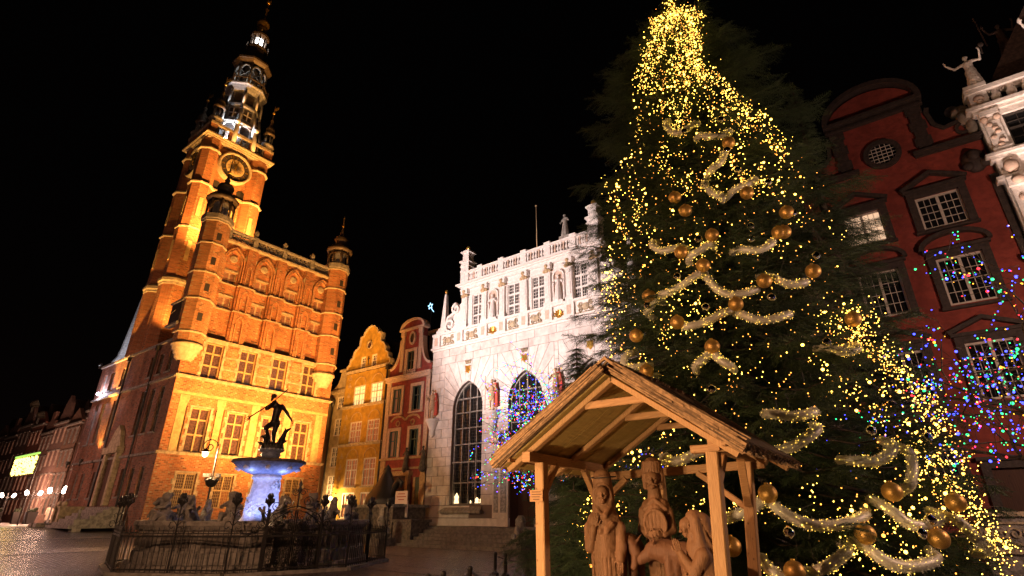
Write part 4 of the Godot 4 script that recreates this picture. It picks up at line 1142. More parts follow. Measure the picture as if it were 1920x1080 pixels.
	for q in [-1, 1]:
		b = B.new(); b.bx(f, C + q * 1.27 - 0.2, C + q * 1.27 + 0.2, 1.7, 4.0, 0.503, 0.53); part(t, "jamb_panel", b, M.lead)
		b = B.new(); b.bx(f, C + q * 1.95 - 0.16, C + q * 1.95 + 0.16, 1.7, 4.0, 0.303, 0.33); part(t, "jamb_panel", b, M.lead)
	b = B.new()
	for k in 8: b.bx(f, C - 2.2 + k * 0.58, C - 2.0 + k * 0.58, 4.56, 4.9, 0.45, 0.5)
	part(t, "frieze_block", b, M.stone_dark)
	for q in [-1, 1]:
		b = B.new(); ring(b, f, Vector2(C + q * 1.55, 5.75), 0.34, 0.42, 0.16, 0.05, 0.3); part(t, "portal_roundel", b, M.stone)
		b = B.new(true); b.ball(f * Vector3(C + q * 1.55, 5.75, 0.1), Vector3(0.2, 0.28, 0.14)); part(t, "portrait_head", b, M.stone_grey)
	b = B.new(); b.bx(f, C - 0.92, C + 0.92, 0.95, 4.34, -0.45, -0.35); b.bx(f, C - 0.92, C - 0.86, 0.95, 4.34, -0.35, 0.4)
	for q in [-1, 1]:
		for yy in [1.2, 2.2, 3.2]: b.bx(f, C + q * 0.45 - 0.3, C + q * 0.45 + 0.3, yy, yy + 0.8, -0.35, -0.31)
	part(t, "door", b, M.door)
	# cornice over the ashlar
	b = B.new(); b.bx(f, L - 0.02, R + 0.02, 12.2, 12.32, -0.2, 0.10); b.bx(f, L - 0.08, R + 0.08, 12.32, 12.44, -0.2, 0.24); part(t, "cornice", b, M.white)
	# attic podium: pedestals with pink tablets and carved panels with shells
	b = B.new(); b.bx(f, L, R, 12.44, 13.32, -0.8, 0.02); part(t, "podium", b, M.white)
	b = B.new(); b.bx(f, L - 0.04, R + 0.04, 13.32, 13.48, -0.8, 0.2); part(t, "podium_cornice", b, M.white)
	var ped = [-26.25, -24.1, -21.95, -20.4, -18.6, -16.8, -15.25, -13.1, -10.95]
	for x in ped:
		b = B.new(); b.bx(f, x - 0.34, x + 0.34, 12.44, 13.32, 0.022, 0.17); part(t, "pedestal", b, M.white)
		b = B.new(); b.bx(f, x - 0.14, x + 0.14, 12.6, 13.18, 0.17, 0.19); part(t, "pink_tablet", b, M.trim_pink)
	for i in ped.size() - 1:
		var c = (ped[i] + ped[i + 1]) / 2
		b = B.new()
		var hw = (ped[i + 1] - ped[i]) / 2 - 0.42
		if hw > 0.4:
			for k in 4:
				b.strip(f, scroll_pts(Vector2(c + (0.55 if k < 2 else -0.55) * hw, 12.72 + 0.34 * (k % 2)), 0.17, 0.03, k * 1.1, 1.4 if k % 2 else -1.4, 14), 0.045, 0.022, 0.10)
			for k in 7: b.ball(f * Vector3(c + hw * (-0.9 + k * 0.3), 12.52 + 0.03 * (k % 2), 0.06), Vector3(0.1, 0.06, 0.07), 6, 4)
			b.lathe(f * Vector3(c, 12.88, 0.02), [[0.24, 0], [0.22, 0.07], [0.08, 0.11], [0, 0.1]], 12, 0, Basis(Vector3.RIGHT, PI / 2))
			part(t, "carved_panel", b, M.stone)
		else:
			for k in 7:
				var a = PI * (k + 0.5) / 7; b.tube([f * Vector3(c, 12.6, 0.05), f * Vector3(c + cos(a) * 0.36, 12.62 + sin(a) * 0.42, 0.12)], [0.03, 0.06], 6)
			b.ball(f * Vector3(c, 12.62, 0.08), Vector3(0.12, 0.1, 0.1), 8, 5)
			part(t, "gilt_shell", b, M.gilt)
	# attic order
	var UL = -24.2; var UR = -13.0
	var wc = [-22.68, -19.58, -17.62, -14.52]
	var holes = []
	for c in wc: holes.append([c - 0.49, c + 0.49, 13.52, 15.86])
	b = B.new(); b.wall(f, UL, UR, 13.48, 16.35, holes, -0.1, 0.25); b.bx(f, UL, UR, 13.48, 16.35, -8.0, -0.5)
	part(t, "attic_wall", b, M.white)
	for c in wc: win(t, f, c - 0.49, c + 0.49, 13.52, 15.86, -0.28, 2, [1.0, 1.0, 1.0], M.white, M.glass, 0.07, 0.12, 2, 2, 0.02)
	for c in [-23.75, -21.98, -20.42, -18.6, -16.78, -15.22, -13.45]:
		b = B.new(); b.bx(f, c - 0.27, c + 0.27, 13.48, 13.75, -0.098, 0.14); b.bx(f, c - 0.21, c + 0.21, 13.75, 15.7, -0.098, 0.08); b.bx(f, c - 0.11, c + 0.11, 13.9, 15.55, 0.08, 0.11); b.bx(f, c - 0.30, c + 0.30, 15.98, 16.34, -0.098, 0.2); part(t, "attic_pilaster", b, M.white)
		b = B.new(true)
		for q in [-1, 1]: b.ball(f * Vector3(c + q * 0.2, 15.84, 0.1), Vector3(0.11, 0.11, 0.1), 8, 5)
		b.ball(f * Vector3(c, 16.15, 0.22), Vector3(0.13, 0.12, 0.1), 8, 5); b.ball(f * Vector3(c, 15.92, 0.14), Vector3(0.16, 0.22, 0.10), 8, 5); part(t, "gilt_capital", b, M.trim_buff)
	# niches
	for c in [-21.2, -16.0]:
		b = B.new(); var ar = [Vector2(c - 0.38, 13.6)]; ar.append_array(arch(c, 15.35, 0.38, 0.38)); ar.append(Vector2(c + 0.38, 13.6)); b.strip(f, ar, 0.09, -0.098, 0.06); b.bx(f, c - 0.42, c + 0.42, 13.48, 13.62, -0.098, 0.26); part(t, "niche_frame", b, M.white)
		b = B.new(); b.prism(f, opening(c, 13.6, 15.35, 0.34, 0.34), -0.098, -0.06); part(t, "niche_back", b, M.trim_pink)
	b = B.new()
	for s in [[16.35, 0.10, 0.05], [16.45, 0.16, 0.02], [16.61, 0.10, 0.16], [16.71, 0.12, 0.30]]: b.bx(f, UL - s[2], UR + s[2], s[0], s[0] + s[1] - 0.002, -0.6, s[2])
	part(t, "entablature", b, M.white)
	# roof balustrade
	b = B.new(); b.bx(f, UL, UR, 16.85, 16.97, -0.2, 0.12); b.bx(f, UL, UR, 17.6, 17.76, -0.2, 0.14); part(t, "balustrade_rail", b, M.white)
	var posts = [UL + 0.2, -22.4, -20.5, -18.6, -16.7, -14.8, UR - 0.2]
	for x in posts:
		b = B.new(); b.bx(f, x - 0.2, x + 0.2, 16.97, 17.6, -0.18, 0.12); b.bx(f, x - 0.23, x + 0.23, 17.76, 17.9, -0.2, 0.16); part(t, "balustrade_post", b, M.white)
	for i in posts.size() - 1:
		var n = 7
		for k in n:
			var x = lerpf(posts[i] + 0.3, posts[i + 1] - 0.3, float(k) / (n - 1))
			b = B.new(true); b.lathe(f * Vector3(x, 0, -0.03), [[0.085, 16.97], [0.05, 17.05], [0.10, 17.2], [0.05, 17.45], [0.085, 17.6]], 8); part(t, "baluster", b, M.trim_pink if k % 3 == 1 else M.white)
	# end pinnacles with gilded balls
	for x in [-23.85, -13.35]:
		b = B.new(); b.bx(f, x - 0.36, x + 0.36, 17.0, 18.55, -0.62, 0.1); b.bx(f, x - 0.46, x + 0.46, 18.55, 18.68, -0.72, 0.2); b.bx(f, x - 0.42, x + 0.42, 18.2, 18.28, -0.68, 0.16); b.bx(f, x - 0.28, x + 0.28, 18.68, 19.35, -0.54, 0.02); b.bx(f, x - 0.40, x + 0.40, 19.35, 19.46, -0.66, 0.14); b.bx(f, x - 0.3, x + 0.3, 19.46, 19.56, -0.56, 0.04); part(t, "pinnacle", b, M.white)
		b = B.new(true); b.ball(f * Vector3(x, 19.8, -0.26), Vector3(0.17, 0.19, 0.17)); b.lathe(f * Vector3(x, 19.55, -0.26), [[0.12, 0], [0.05, 0.1]], 8); part(t, "gilt_ball", b, M.gilt)
	# obelisks and scrolls at the shoulders
	for q in [-1, 1]:
		var x = C + q * 7.35
		b = B.new(); b.bx(f, x - 0.42, x + 0.42, 13.48, 13.72, -0.75, 0.1); b.bx(f, x - 0.34, x + 0.34, 13.72, 13.95, -0.66, 0.02)
		var p0 = f * Vector3(x, 13.95, -0.32)
		b.lathe(p0, [[0.33, 0], [0.12, 2.65], [0.0, 2.8]], 4, PI / 4); part(t, "obelisk", b, M.white)
		b = B.new(true); b.ball(f * Vector3(x, 16.85, -0.32), Vector3(0.13, 0.15, 0.13)); part(t, "gilt_ball", b, M.gilt)
		b = B.new()
		var s1 = scroll_pts(Vector2(C + q * 6.55, 14.0), 0.48, 0.10, -PI / 2, q * 1.25, 22); b.strip(f, s1, 0.17, -0.5, 0.06)
		var s2 = scroll_pts(Vector2(C + q * 6.0, 15.1), 0.42, 0.08, PI * 0.5, q * -1.25, 20); b.strip(f, s2, 0.15, -0.5, 0.06)
		b.strip(f, [Vector2(C + q * 6.98, 13.95), Vector2(C + q * 6.75, 14.6), Vector2(C + q * 6.3, 14.75), Vector2(C + q * 6.1, 15.0)], 0.2, -0.5, 0.05)
		b.prism(f, PackedVector2Array([Vector2(C + q * 5.6, 13.5), Vector2(C + q * 6.6, 13.5), Vector2(C + q * 6.3, 14.6), Vector2(C + q * 5.9, 15.3), Vector2(C + q * 5.6, 15.5)]), -0.48, -0.1, true)
		part(t, "volute", b, M.white)
	# gilded coats of arms above the arches
	for x in ac:
		b = B.new(); b.prism(f, PackedVector2Array([Vector2(x - 0.17, 10.7), Vector2(x - 0.18, 10.4), Vector2(x, 10.2), Vector2(x + 0.18, 10.4), Vector2(x + 0.17, 10.7)]), 0.05, 0.14); b.strip(f, [Vector2(x - 0.2, 10.3), Vector2(x + 0.2, 10.72)], 0.05, 0.14, 0.17); b.strip(f, [Vector2(x + 0.2, 10.3), Vector2(x - 0.2, 10.72)], 0.05, 0.141, 0.172); part(t, "gilt_arms", b, M.gilt)
		b = B.new(true)
		for k in 5: b.tube([f * Vector3(x - 0.16 + k * 0.08, 10.86, 0.1), f * Vector3(x - 0.22 + k * 0.11, 11.1, 0.1)], [0.03, 0.045], 5)
		part(t, "crown", b, M.stone)
	# consoles under the wall statues
	for x in [-26.15, -20.95, -16.25]:
		b = B.new(true); b.lathe(f * Vector3(x, 0, 0.18), [[0.05, 6.3], [0.22, 6.5], [0.18, 6.75], [0.34, 7.1], [0.42, 7.3], [0.5, 7.34], [0.5, 7.48], [0.0, 7.48]], 12); part(t, "console", b, M.ashlar)
	# flagpole
	b = B.new(true); b.tube([Vector3(-18.5, 16.9, -27.4), Vector3(-18.5, 22.0, -27.4)], [0.05, 0.03], 6); b.ball(Vector3(-18.5, 22.05, -27.4), Vector3(0.07, 0.07, 0.07)); part(t, "flagpole", b, M.trim_buff)
	b = B.new(); b.prism(Transform3D(Basis.IDENTITY, Vector3(0, 0, -34)), PackedVector2Array([Vector2(-26.4, 12.3), Vector2(-10.8, 12.3), Vector2(-13.4, 16.5), Vector2(-23.8, 16.5)]), 0, 7.1, true); part(t, "roof", b, M.roof)
	# statues, each a thing of its own
	var sb = figure_bones(true, Vector3(-0.30, 1.12, 0.1), Vector3(-0.18, 1.05, 0.28), Vector3(0.33, 1.15, 0.06), Vector3(0.25, 1.32, 0.25))
	var soldier = figure_bones(false, Vector3(-0.34, 1.16, 0.06), Vector3(-0.30, 1.38, 0.24), Vector3(0.32, 1.12, 0.0), Vector3(0.20, 0.98, 0.16))
	soldier.append([Vector3(-0.30, 0.05, 0.26), Vector3(-0.30, 1.95, 0.26), 0.03, 0.025])
	soldier.append([Vector3(0, 1.0, 0.0), Vector3(0, 0.75, 0.02), 0.18, 0.2])
	var sm = commit(body(sb, 0.035, 0.04)); var km = commit(body(soldier, 0.035, 0.04))
	var n1 = thing("niche_statue", "pale robed statue in the left attic niche of the white court", "statue", Vector3(-21.2, 13.62, -25.95), "statues in the attic niches"); part(n1, "carved_body", sm, M.white, Transform3D(Basis.IDENTITY, Vector3(-21.2, 13.62, -25.92)))
	var n2 = thing("niche_statue", "pale robed statue in the right attic niche near the spruce branches", "statue", Vector3(-16.0, 13.62, -25.95), "statues in the attic niches"); part(n2, "carved_body", sm, M.white, Transform3D(Basis(Vector3.UP, 0.4).scaled(Vector3(0.98, 1.02, 1)), Vector3(-16.0, 13.62, -25.92)))
	var i = 0
	for x in [-26.15, -20.95, -16.25]:
		var w = thing("wall_statue", ["painted stone warrior on the white court's left edge beside the red house", "painted stone warrior on a bracket between the first two arched windows", "painted stone warrior on the bracket hidden behind the coloured lights"][i], "statue", Vector3(x, 7.48, -25.8), "painted warriors on brackets")
		part(w, "carved_body", km, M.painted, Transform3D(Basis(Vector3.UP, [0.25, -0.1, 0.2][i]).scaled(Vector3(1.12, 1.12, 1.12)), Vector3(x, 7.48, -25.72)))
		b = B.new(); b.prism(Transform3D(Basis.IDENTITY, Vector3(x + 0.28, 8.5, -25.78)), PackedVector2Array([Vector2(-0.3, 0.65), Vector2(0.0, 0.72), Vector2(0.1, 0.2), Vector2(0.14, -0.75), Vector2(-0.12, -0.8)]), -0.05, 0.06, true); part(w, "red_cloak", b, M.cloak)
		i += 1
	var rs = thing("roof_statue", "grey stone woman standing on the white court's roof rail", "statue", Vector3(-15.4, 17.76, -26.1)); part(rs, "carved_body", sm, M.stone_grey, Transform3D(Basis(Vector3.UP, -0.2).scaled(Vector3(1, 0.95, 1)), Vector3(-15.4, 17.95, -26.1)))
	b = B.new(); b.box(Vector3(-15.4, 17.86, -26.1), Vector3(0.7, 0.2, 0.5)); part(rs, "pedestal", b, M.stone_grey)

# ------------------------------------------------------------------ right: dark red house and white statue house
func dark_red_house():
	var f = NROW
	var t = thing("dark_red_house", "large dark red house with black stone window frames and a segmental gable", "house", Vector3(1.4, 0.5, -29))
	var holes = []
	var rows = [[12.52, 14.02], [9.15, 11.15], [5.45, 7.6], [1.9, 3.85]]
	for r in rows:
		for c in [-0.02, 2.72]: holes.append([c - 0.74, c + 0.74, r[0], r[1]])
	holes[7] = [1.55, 2.55, 0.6, 3.1]
	var b := B.new(); b.wall(f, -2.05, 4.72, 0.3, 15.9, holes, 0.0, 0.2); b.box(Vector3(1.34, 8.0, -30.4), Vector3(6.7, 15.8, 8.0)); part(t, "wall", b, M.red_dark)
	b = B.new()
	b.wall(f, -0.3, 3.2, 15.9, 18.5, [], 0.0, 0.0)
	b.box(Vector3(1.45, 17.2, -26.3), Vector3(3.5, 2.6, 0.55))
	b.prism(f, PackedVector2Array(arch(1.45, 18.85, 1.75, 1.35, 9)), -0.5, -0.02, true)
	for q in [-1, 1]:
		var s = PackedVector2Array([Vector2(1.45 + q * 1.75, 16.15), Vector2(1.45 + q * 3.27, 16.15), Vector2(1.45 + q * 3.2, 16.75), Vector2(1.45 + q * 2.95, 17.05), Vector2(1.45 + q * 2.6, 17.0), Vector2(1.45 + q * 2.3, 16.95), Vector2(1.45 + q * 2.0, 17.3), Vector2(1.45 + q * 1.9, 18.0), Vector2(1.45 + q * 1.75, 18.2)])
		b.prism(f, s, -0.5, -0.01, true)
	part(t, "gable", b, M.red_dark)
	for q in [-1, 1]:
		b = B.new()
		b.strip(f, [Vector2(1.45 + q * 3.2, 16.2), Vector2(1.45 + q * 3.25, 16.7), Vector2(1.45 + q * 2.98, 17.06), Vector2(1.45 + q * 2.6, 17.02), Vector2(1.45 + q * 2.28, 16.96), Vector2(1.45 + q * 2.0, 17.3), Vector2(1.45 + q * 1.9, 18.0), Vector2(1.45 + q * 1.98, 18.2)], 0.17, -0.5, 0.08)
		b.strip(f, scroll_pts(Vector2(1.45 + q * 2.9, 16.62), 0.36, 0.06, 0.3, q * 1.2, 16), 0.12, -0.008, 0.1)
		part(t, "scroll_coping", b, M.trim_dark)
		b = B.new()
		for k in 6: b.bx(f, 1.45 + q * 1.5 - (0.3 if k % 2 else 0.22), 1.45 + q * 1.5 + (0.3 if k % 2 else 0.22), 16.0 + k * 0.41, 16.4 + k * 0.41, 0.003, 0.13)
		part(t, "rusticated_pilaster", b, M.trim_dark)
		b = B.new(); b.bx(f, 1.45 + q * 2.2 - 1.15, 1.45 + q * 2.2 + 1.12, 15.9, 16.0, 0.003, 0.16); b.bx(f, 1.45 + q * 2.2 - 1.2, 1.45 + q * 2.2 + 1.17, 16.0, 16.13, -0.4, 0.3); part(t, "shoulder_cornice", b, M.trim_dark)
	b = B.new(); b.bx(f, -0.45, 3.35, 18.45, 18.6, 0.003, 0.2); b.bx(f, -0.4, 3.3, 18.6, 18.8, -0.5, 0.12); b.bx(f, -0.5, 3.4, 18.8, 18.95, -0.5, 0.3)
	b.strip(f, arch(1.45, 18.95, 1.85, 1.5, 9), 0.22, -0.5, 0.28)
	part(t, "segmental_pediment", b, M.trim_dark)
	b = B.new(); ring(b, f, Vector2(1.42, 16.62), 0.62, 0.64, 0.2, 0.003, 0.16, 24); part(t, "round_window_ring", b, M.trim_dark)
	b = B.new(); b.prism(f, disc_poly(Vector2(1.42, 16.62), 0.52, 0.54), 0.003, 0.03); var rw = part(t, "round_window", b, M.glass)
	b = B.new()
	for k in 5:
		var x = -0.36 + k * 0.18; var h = sqrt(maxf(0.27 - x * x, 0.0)); b.bx(f, 1.42 + x - 0.012, 1.42 + x + 0.012, 16.62 - h, 16.62 + h, 0.03, 0.06); b.bx(f, 1.42 - h, 1.42 + h, 16.62 + x - 0.012, 16.62 + x + 0.012, 0.031, 0.059)
	part(rw, "glazing_bars", b, M.frame_white)
	for i in holes.size():
		var h = holes[i]; var c = (h[0] + h[1]) / 2
		b = B.new()
		for s in [[h[0] - 0.26, h[0], h[2] - 0.1, h[3] + 0.25], [h[1], h[1] + 0.26, h[2] - 0.1, h[3] + 0.25]]: b.bx(f, s[0], s[1], s[2], s[3], 0.003, 0.14)
		b.bx(f, h[0], h[1], h[3], h[3] + 0.25, 0.003, 0.14); b.bx(f, h[0] - 0.34, h[1] + 0.34, h[3] + 0.25, h[3] + 0.38, 0.003, 0.24)
		if i < 7: b.bx(f, h[0] - 0.3, h[1] + 0.3, h[2] - 0.2, h[2] - 0.1, 0.003, 0.2)
		if i < 2: b.strip(f, [Vector2(c - 1.12, h[3] + 0.42), Vector2(c, h[3] + 1.0), Vector2(c + 1.12, h[3] + 0.42)], 0.16, 0.003, 0.26)
		elif i < 4: b.strip(f, arch(c, h[3] + 0.40, 1.1, 0.62, 7), 0.16, 0.003, 0.26)
		elif i < 6: b.strip(f, [Vector2(c - 1.12, h[3] + 0.42), Vector2(c, h[3] + 0.9), Vector2(c + 1.12, h[3] + 0.42)], 0.16, 0.003, 0.26)
		part(t, "window_surround", b, M.trim_dark)
		if i == 7:
			b = B.new(); b.bx(f, h[0], h[1], 0.6, 3.1, -0.18, -0.1); part(t, "door", b, M.door)
			continue
		win(t, f, h[0], h[1], h[2], h[3], -0.12, 2, [1.0], M.frame_white, M.lit_pale if i == 0 else M.glass, 0.08, 0.1, 2, 3, 0.022)
	# dark carved medallion and corner strip
	b = B.new(true); b.ball(f * Vector3(4.25, 15.0, 0.05), Vector3(0.42, 0.55, 0.28)); b.ball(f * Vector3(4.25, 15.15, 0.3), Vector3(0.2, 0.26, 0.2)); b.ball(f * Vector3(4.0, 14.75, 0.2), Vector3(0.2, 0.2, 0.16)); b.ball(f * Vector3(4.52, 14.75, 0.2), Vector3(0.2, 0.2, 0.16)); part(t, "carved_medallion", b, M.trim_dark)
	b = B.new(); b.bx(f, 4.5, 4.74, 0.4, 14.2, 0.003, 0.1); part(t, "corner_strip", b, M.trim_dark)
	b = B.new(); b.bx(f, 0.9, 1.0, 2.4, 2.62, 0.003, 0.05); part(t, "small_notice", b, M.frame_white)

func statue_house():
	var f := Transform3D(Basis.IDENTITY, Vector3(0, 0, -25.6))
	var t = thing("white_statue_house", "richly carved white house with roof balustrade and rooftop statues at the right edge", "house", Vector3(9.6, 0.5, -29))
	var holes = []
	for c in [6.35, 8.9, 11.4]:
		holes.append([c - 0.85, c + 0.85, 15.0, 16.55]); holes.append([c - 0.8, c + 0.8, 11.2, 13.2]); holes.append([c - 0.8, c + 0.8, 6.6, 9.2]); holes.append([c - 0.7, c + 0.7, 1.8, 4.4])
	var b := B.new(); b.wall(f, 4.78, 14.0, 0.3, 16.8, holes, 0.0, 0.3); b.box(Vector3(9.4, 8.6, -30.1), Vector3(9.2, 16.4, 8.2)); part(t, "wall", b, M.white)
	for h in holes: win(t, f, h[0], h[1], h[2], h[3], -0.22, 2, [1.0, 0.8], M.frame_dark, M.glass, 0.08, 0.1, 1, 1, 0.02)
	for y in [[16.8, 0.14, 0.10], [16.94, 0.16, 0.28], [14.55, 0.14, 0.14], [14.69, 0.12, 0.26], [13.6, 0.16, 0.2], [10.2, 0.2, 0.24]]:
		b = B.new(); b.bx(f, 4.78 - y[2], 14.0, y[0], y[0] + y[1] - 0.002, -0.3, y[2]); part(t, "cornice", b, M.white)
	for c in [5.12, 7.62, 10.15]:
		b = B.new(); b.bx(f, c - 0.3, c + 0.3, 14.82, 15.0, 0.003, 0.2); b.bx(f, c - 0.24, c + 0.24, 15.0, 16.3, 0.003, 0.12); b.bx(f, c - 0.3, c + 0.3, 16.55, 16.79, 0.003, 0.24); b.bx(f, c - 0.26, c + 0.26, 10.4, 13.6, 0.003, 0.14); b.bx(f, c - 0.32, c + 0.32, 13.2, 13.6, 0.144, 0.3); part(t, "pilaster", b, M.white)
		b = B.new(true)
		for k in 6: b.ball(f * Vector3(c + 0.12 * sin(k * 2.3), 15.15 + k * 0.2, 0.14), Vector3(0.11, 0.09, 0.07), 6, 4)
		for q in [-1, 1]: b.ball(f * Vector3(c + q * 0.2, 16.42, 0.14), Vector3(0.13, 0.13, 0.12), 8, 5)
		for k in 6: b.ball(f * Vector3(c + 0.12 * sin(k * 2.0), 10.9 + k * 0.36, 0.16), Vector3(0.1, 0.15, 0.07), 6, 4)
		b.ball(f * Vector3(c, 14.1, 0.16), Vector3(0.24, 0.3, 0.18), 8, 6); b.ball(f * Vector3(c, 13.4, 0.32), Vector3(0.2, 0.18, 0.14), 8, 5)
		part(t, "carved_relief", b, M.trim_pink)
	for c in [6.35, 8.9, 11.4]:
		b = B.new()
		for k in 3: b.strip(f, scroll_pts(Vector2(c - 0.6 + k * 0.6, 14.1), 0.24, 0.04, k, 1.4 if k % 2 else -1.4, 14), 0.07, 0.003, 0.1)
		part(t, "carved_frieze", b, M.white)
	# roof balustrade
	b = B.new(); b.bx(f, 4.7, 14.0, 17.10, 17.2, -0.5, 0.1); b.bx(f, 4.66, 14.0, 17.82, 18.02, -0.55, 0.16); part(t, "balustrade_rail", b, M.white)
	for x in [5.05, 7.9, 10.7]:
		b = B.new(); b.bx(f, x - 0.3, x + 0.3, 17.2, 17.82, -0.48, 0.08); b.bx(f, x - 0.36, x + 0.36, 18.02, 18.2, -0.52, 0.2); part(t, "balustrade_post", b, M.white)
		b = B.new(true); b.ball(f * Vector3(x, 17.5, 0.06), Vector3(0.19, 0.2, 0.13)); b.ball(f * Vector3(x, 17.35, 0.1), Vector3(0.12, 0.12, 0.12)); part(t, "mask", b, M.trim_pink)
	for x in [5.62, 6.1, 6.58, 7.06, 7.45, 8.35, 8.8, 9.3, 9.75, 10.2]:
		b = B.new(true); b.lathe(f * Vector3(x, 0, -0.15), [[0.10, 17.2], [0.07, 17.26], [0.17, 17.45], [0.16, 17.6], [0.09, 17.68], [0.14, 17.82]], 10); part(t, "baluster", b, M.white)
	# left return with scroll volutes
	b = B.new(true)
	b.ball(Vector3(4.45, 17.6, -26.3), Vector3(0.35, 0.3, 0.4)); b.ball(Vector3(4.5, 17.1, -26.1), Vector3(0.3, 0.4, 0.4)); b.ball(Vector3(4.25, 18.0, -26.6), Vector3(0.25, 0.22, 0.3)); b.ball(Vector3(4.6, 16.6, -26.0), Vector3(0.22, 0.4, 0.3))
	part(t, "corner_volute", b, M.stone_grey)
	b = B.new(); b.prism(Transform3D(Basis.IDENTITY, Vector3(0, 0, -33)), PackedVector2Array([Vector2(5.3, 18.0), Vector2(13.6, 18.0), Vector2(9.4, 24.5)]), 0, 6.4, true); part(t, "roof", b, M.roof)
	# statues on the rail
	var a = figure_bones(true, Vector3(-0.42, 1.28, 0.10), Vector3(-0.60, 1.52, 0.22), Vector3(0.40, 1.22, 0.10), Vector3(0.48, 1.58, 0.16))
	a.append_array(hand_bones(Vector3(-0.61, 1.53, 0.23), Vector3(-0.35, 0.9, 0.2).normalized(), Vector3(-0.9, -0.3, 0).normalized(), Vector3(0.2, 0, 1).normalized(), 1.3, 0.4))
	a.append_array(hand_bones(Vector3(0.48, 1.59, 0.16), Vector3(0.1, 1, 0.1).normalized(), Vector3(1, 0, 0), Vector3(0, 0.1, 1).normalized(), 1.3, 0.7))
	var am = commit(body(a, 0.022, 0.035, null, 0.02))
	var s1 = thing("rail_statue", "white robed statue with both arms raised on the house's corner rail post", "statue", Vector3(5.2, 18.2, -25.7), "statues on the roof rail")
	part(s1, "carved_body", am, M.white, Transform3D(Basis(Vector3.UP, -0.25).scaled(Vector3(1.05, 0.98, 1.05)), Vector3(5.2, 18.2, -25.75)))
	b = B.new(); b.tube([Vector3(5.72, 19.6, -25.5), Vector3(5.78, 20.1, -25.5)], [0.03, 0.02], 6); b.ball(Vector3(5.78, 20.05, -25.5), Vector3(0.1, 0.13, 0.05)); part(s1, "mirror", b, M.trim_dark)
	var s2 = thing("rail_statue", "white statue cut by the photo's right edge, one arm stretched out leftwards", "statue", Vector3(7.9, 18.2, -25.7), "statues on the roof rail")
	part(s2, "carved_body", am, M.white, Transform3D(Basis(Vector3.UP, 0.3).scaled(Vector3(1.3, 1.25, 1.3)), Vector3(7.75, 18.2, -25.75)))
	var s3 = thing("roof_statue", "dark figure with a staff high on the roof behind the rail statues", "statue", Vector3(7.0, 20.5, -27.6))
	part(s3, "carved_body", am, M.roof, Transform3D(Basis(Vector3.UP, 0.2), Vector3(7.0, 20.5, -27.6)))
	b = B.new(); b.tube([Vector3(6.4, 21.2, -27.4), Vector3(6.35, 23.0, -27.4)], [0.03], 5); part(s3, "staff", b, M.roof)
	b = B.new(); b.box(Vector3(7.0, 20.2, -27.6), Vector3(0.6, 0.6, 0.6)); part(s3, "pedestal", b, M.roof)
	# plain neighbour between the court and the dark red house
	var p = thing("plain_house", "plain dim house almost hidden behind the tall christmas spruce", "house", Vector3(-6.3, 0.5, -30))
	b = B.new()
	var ph = []
	for c in [-9.2, -7.3, -5.3, -3.4]:
		for y in [1.8, 5.4, 8.9]: ph.append([c - 0.5, c + 0.5, y, y + 2.0])
	b.wall(NROW, -10.55, -2.1, 0.4, 12.5, ph, -0.1, 0.2); b.box(Vector3(-6.3, 6.4, -30.4), Vector3(8.3, 12.0, 8.0)); part(p, "wall", b, M.stone_grey)
	for h in ph: win(p, NROW, h[0], h[1], h[2], h[3], -0.25, 2, [1.2, 0.8], M.frame_white, M.glass, 0.07, 0.06)
	b = B.new(); b.bx(NROW, -10.6, -2.06, 12.5, 12.8, -0.5, 0.2); part(p, "cornice", b, M.stone_grey)
	b = B.new(); b.prism(Transform3D(Basis.IDENTITY, Vector3(0, 0, -34)), PackedVector2Array([Vector2(-10.5, 12.8), Vector2(-2.1, 12.8), Vector2(-6.3, 16.0)]), 0, 7.6, true); part(p, "roof", b, M.roof)

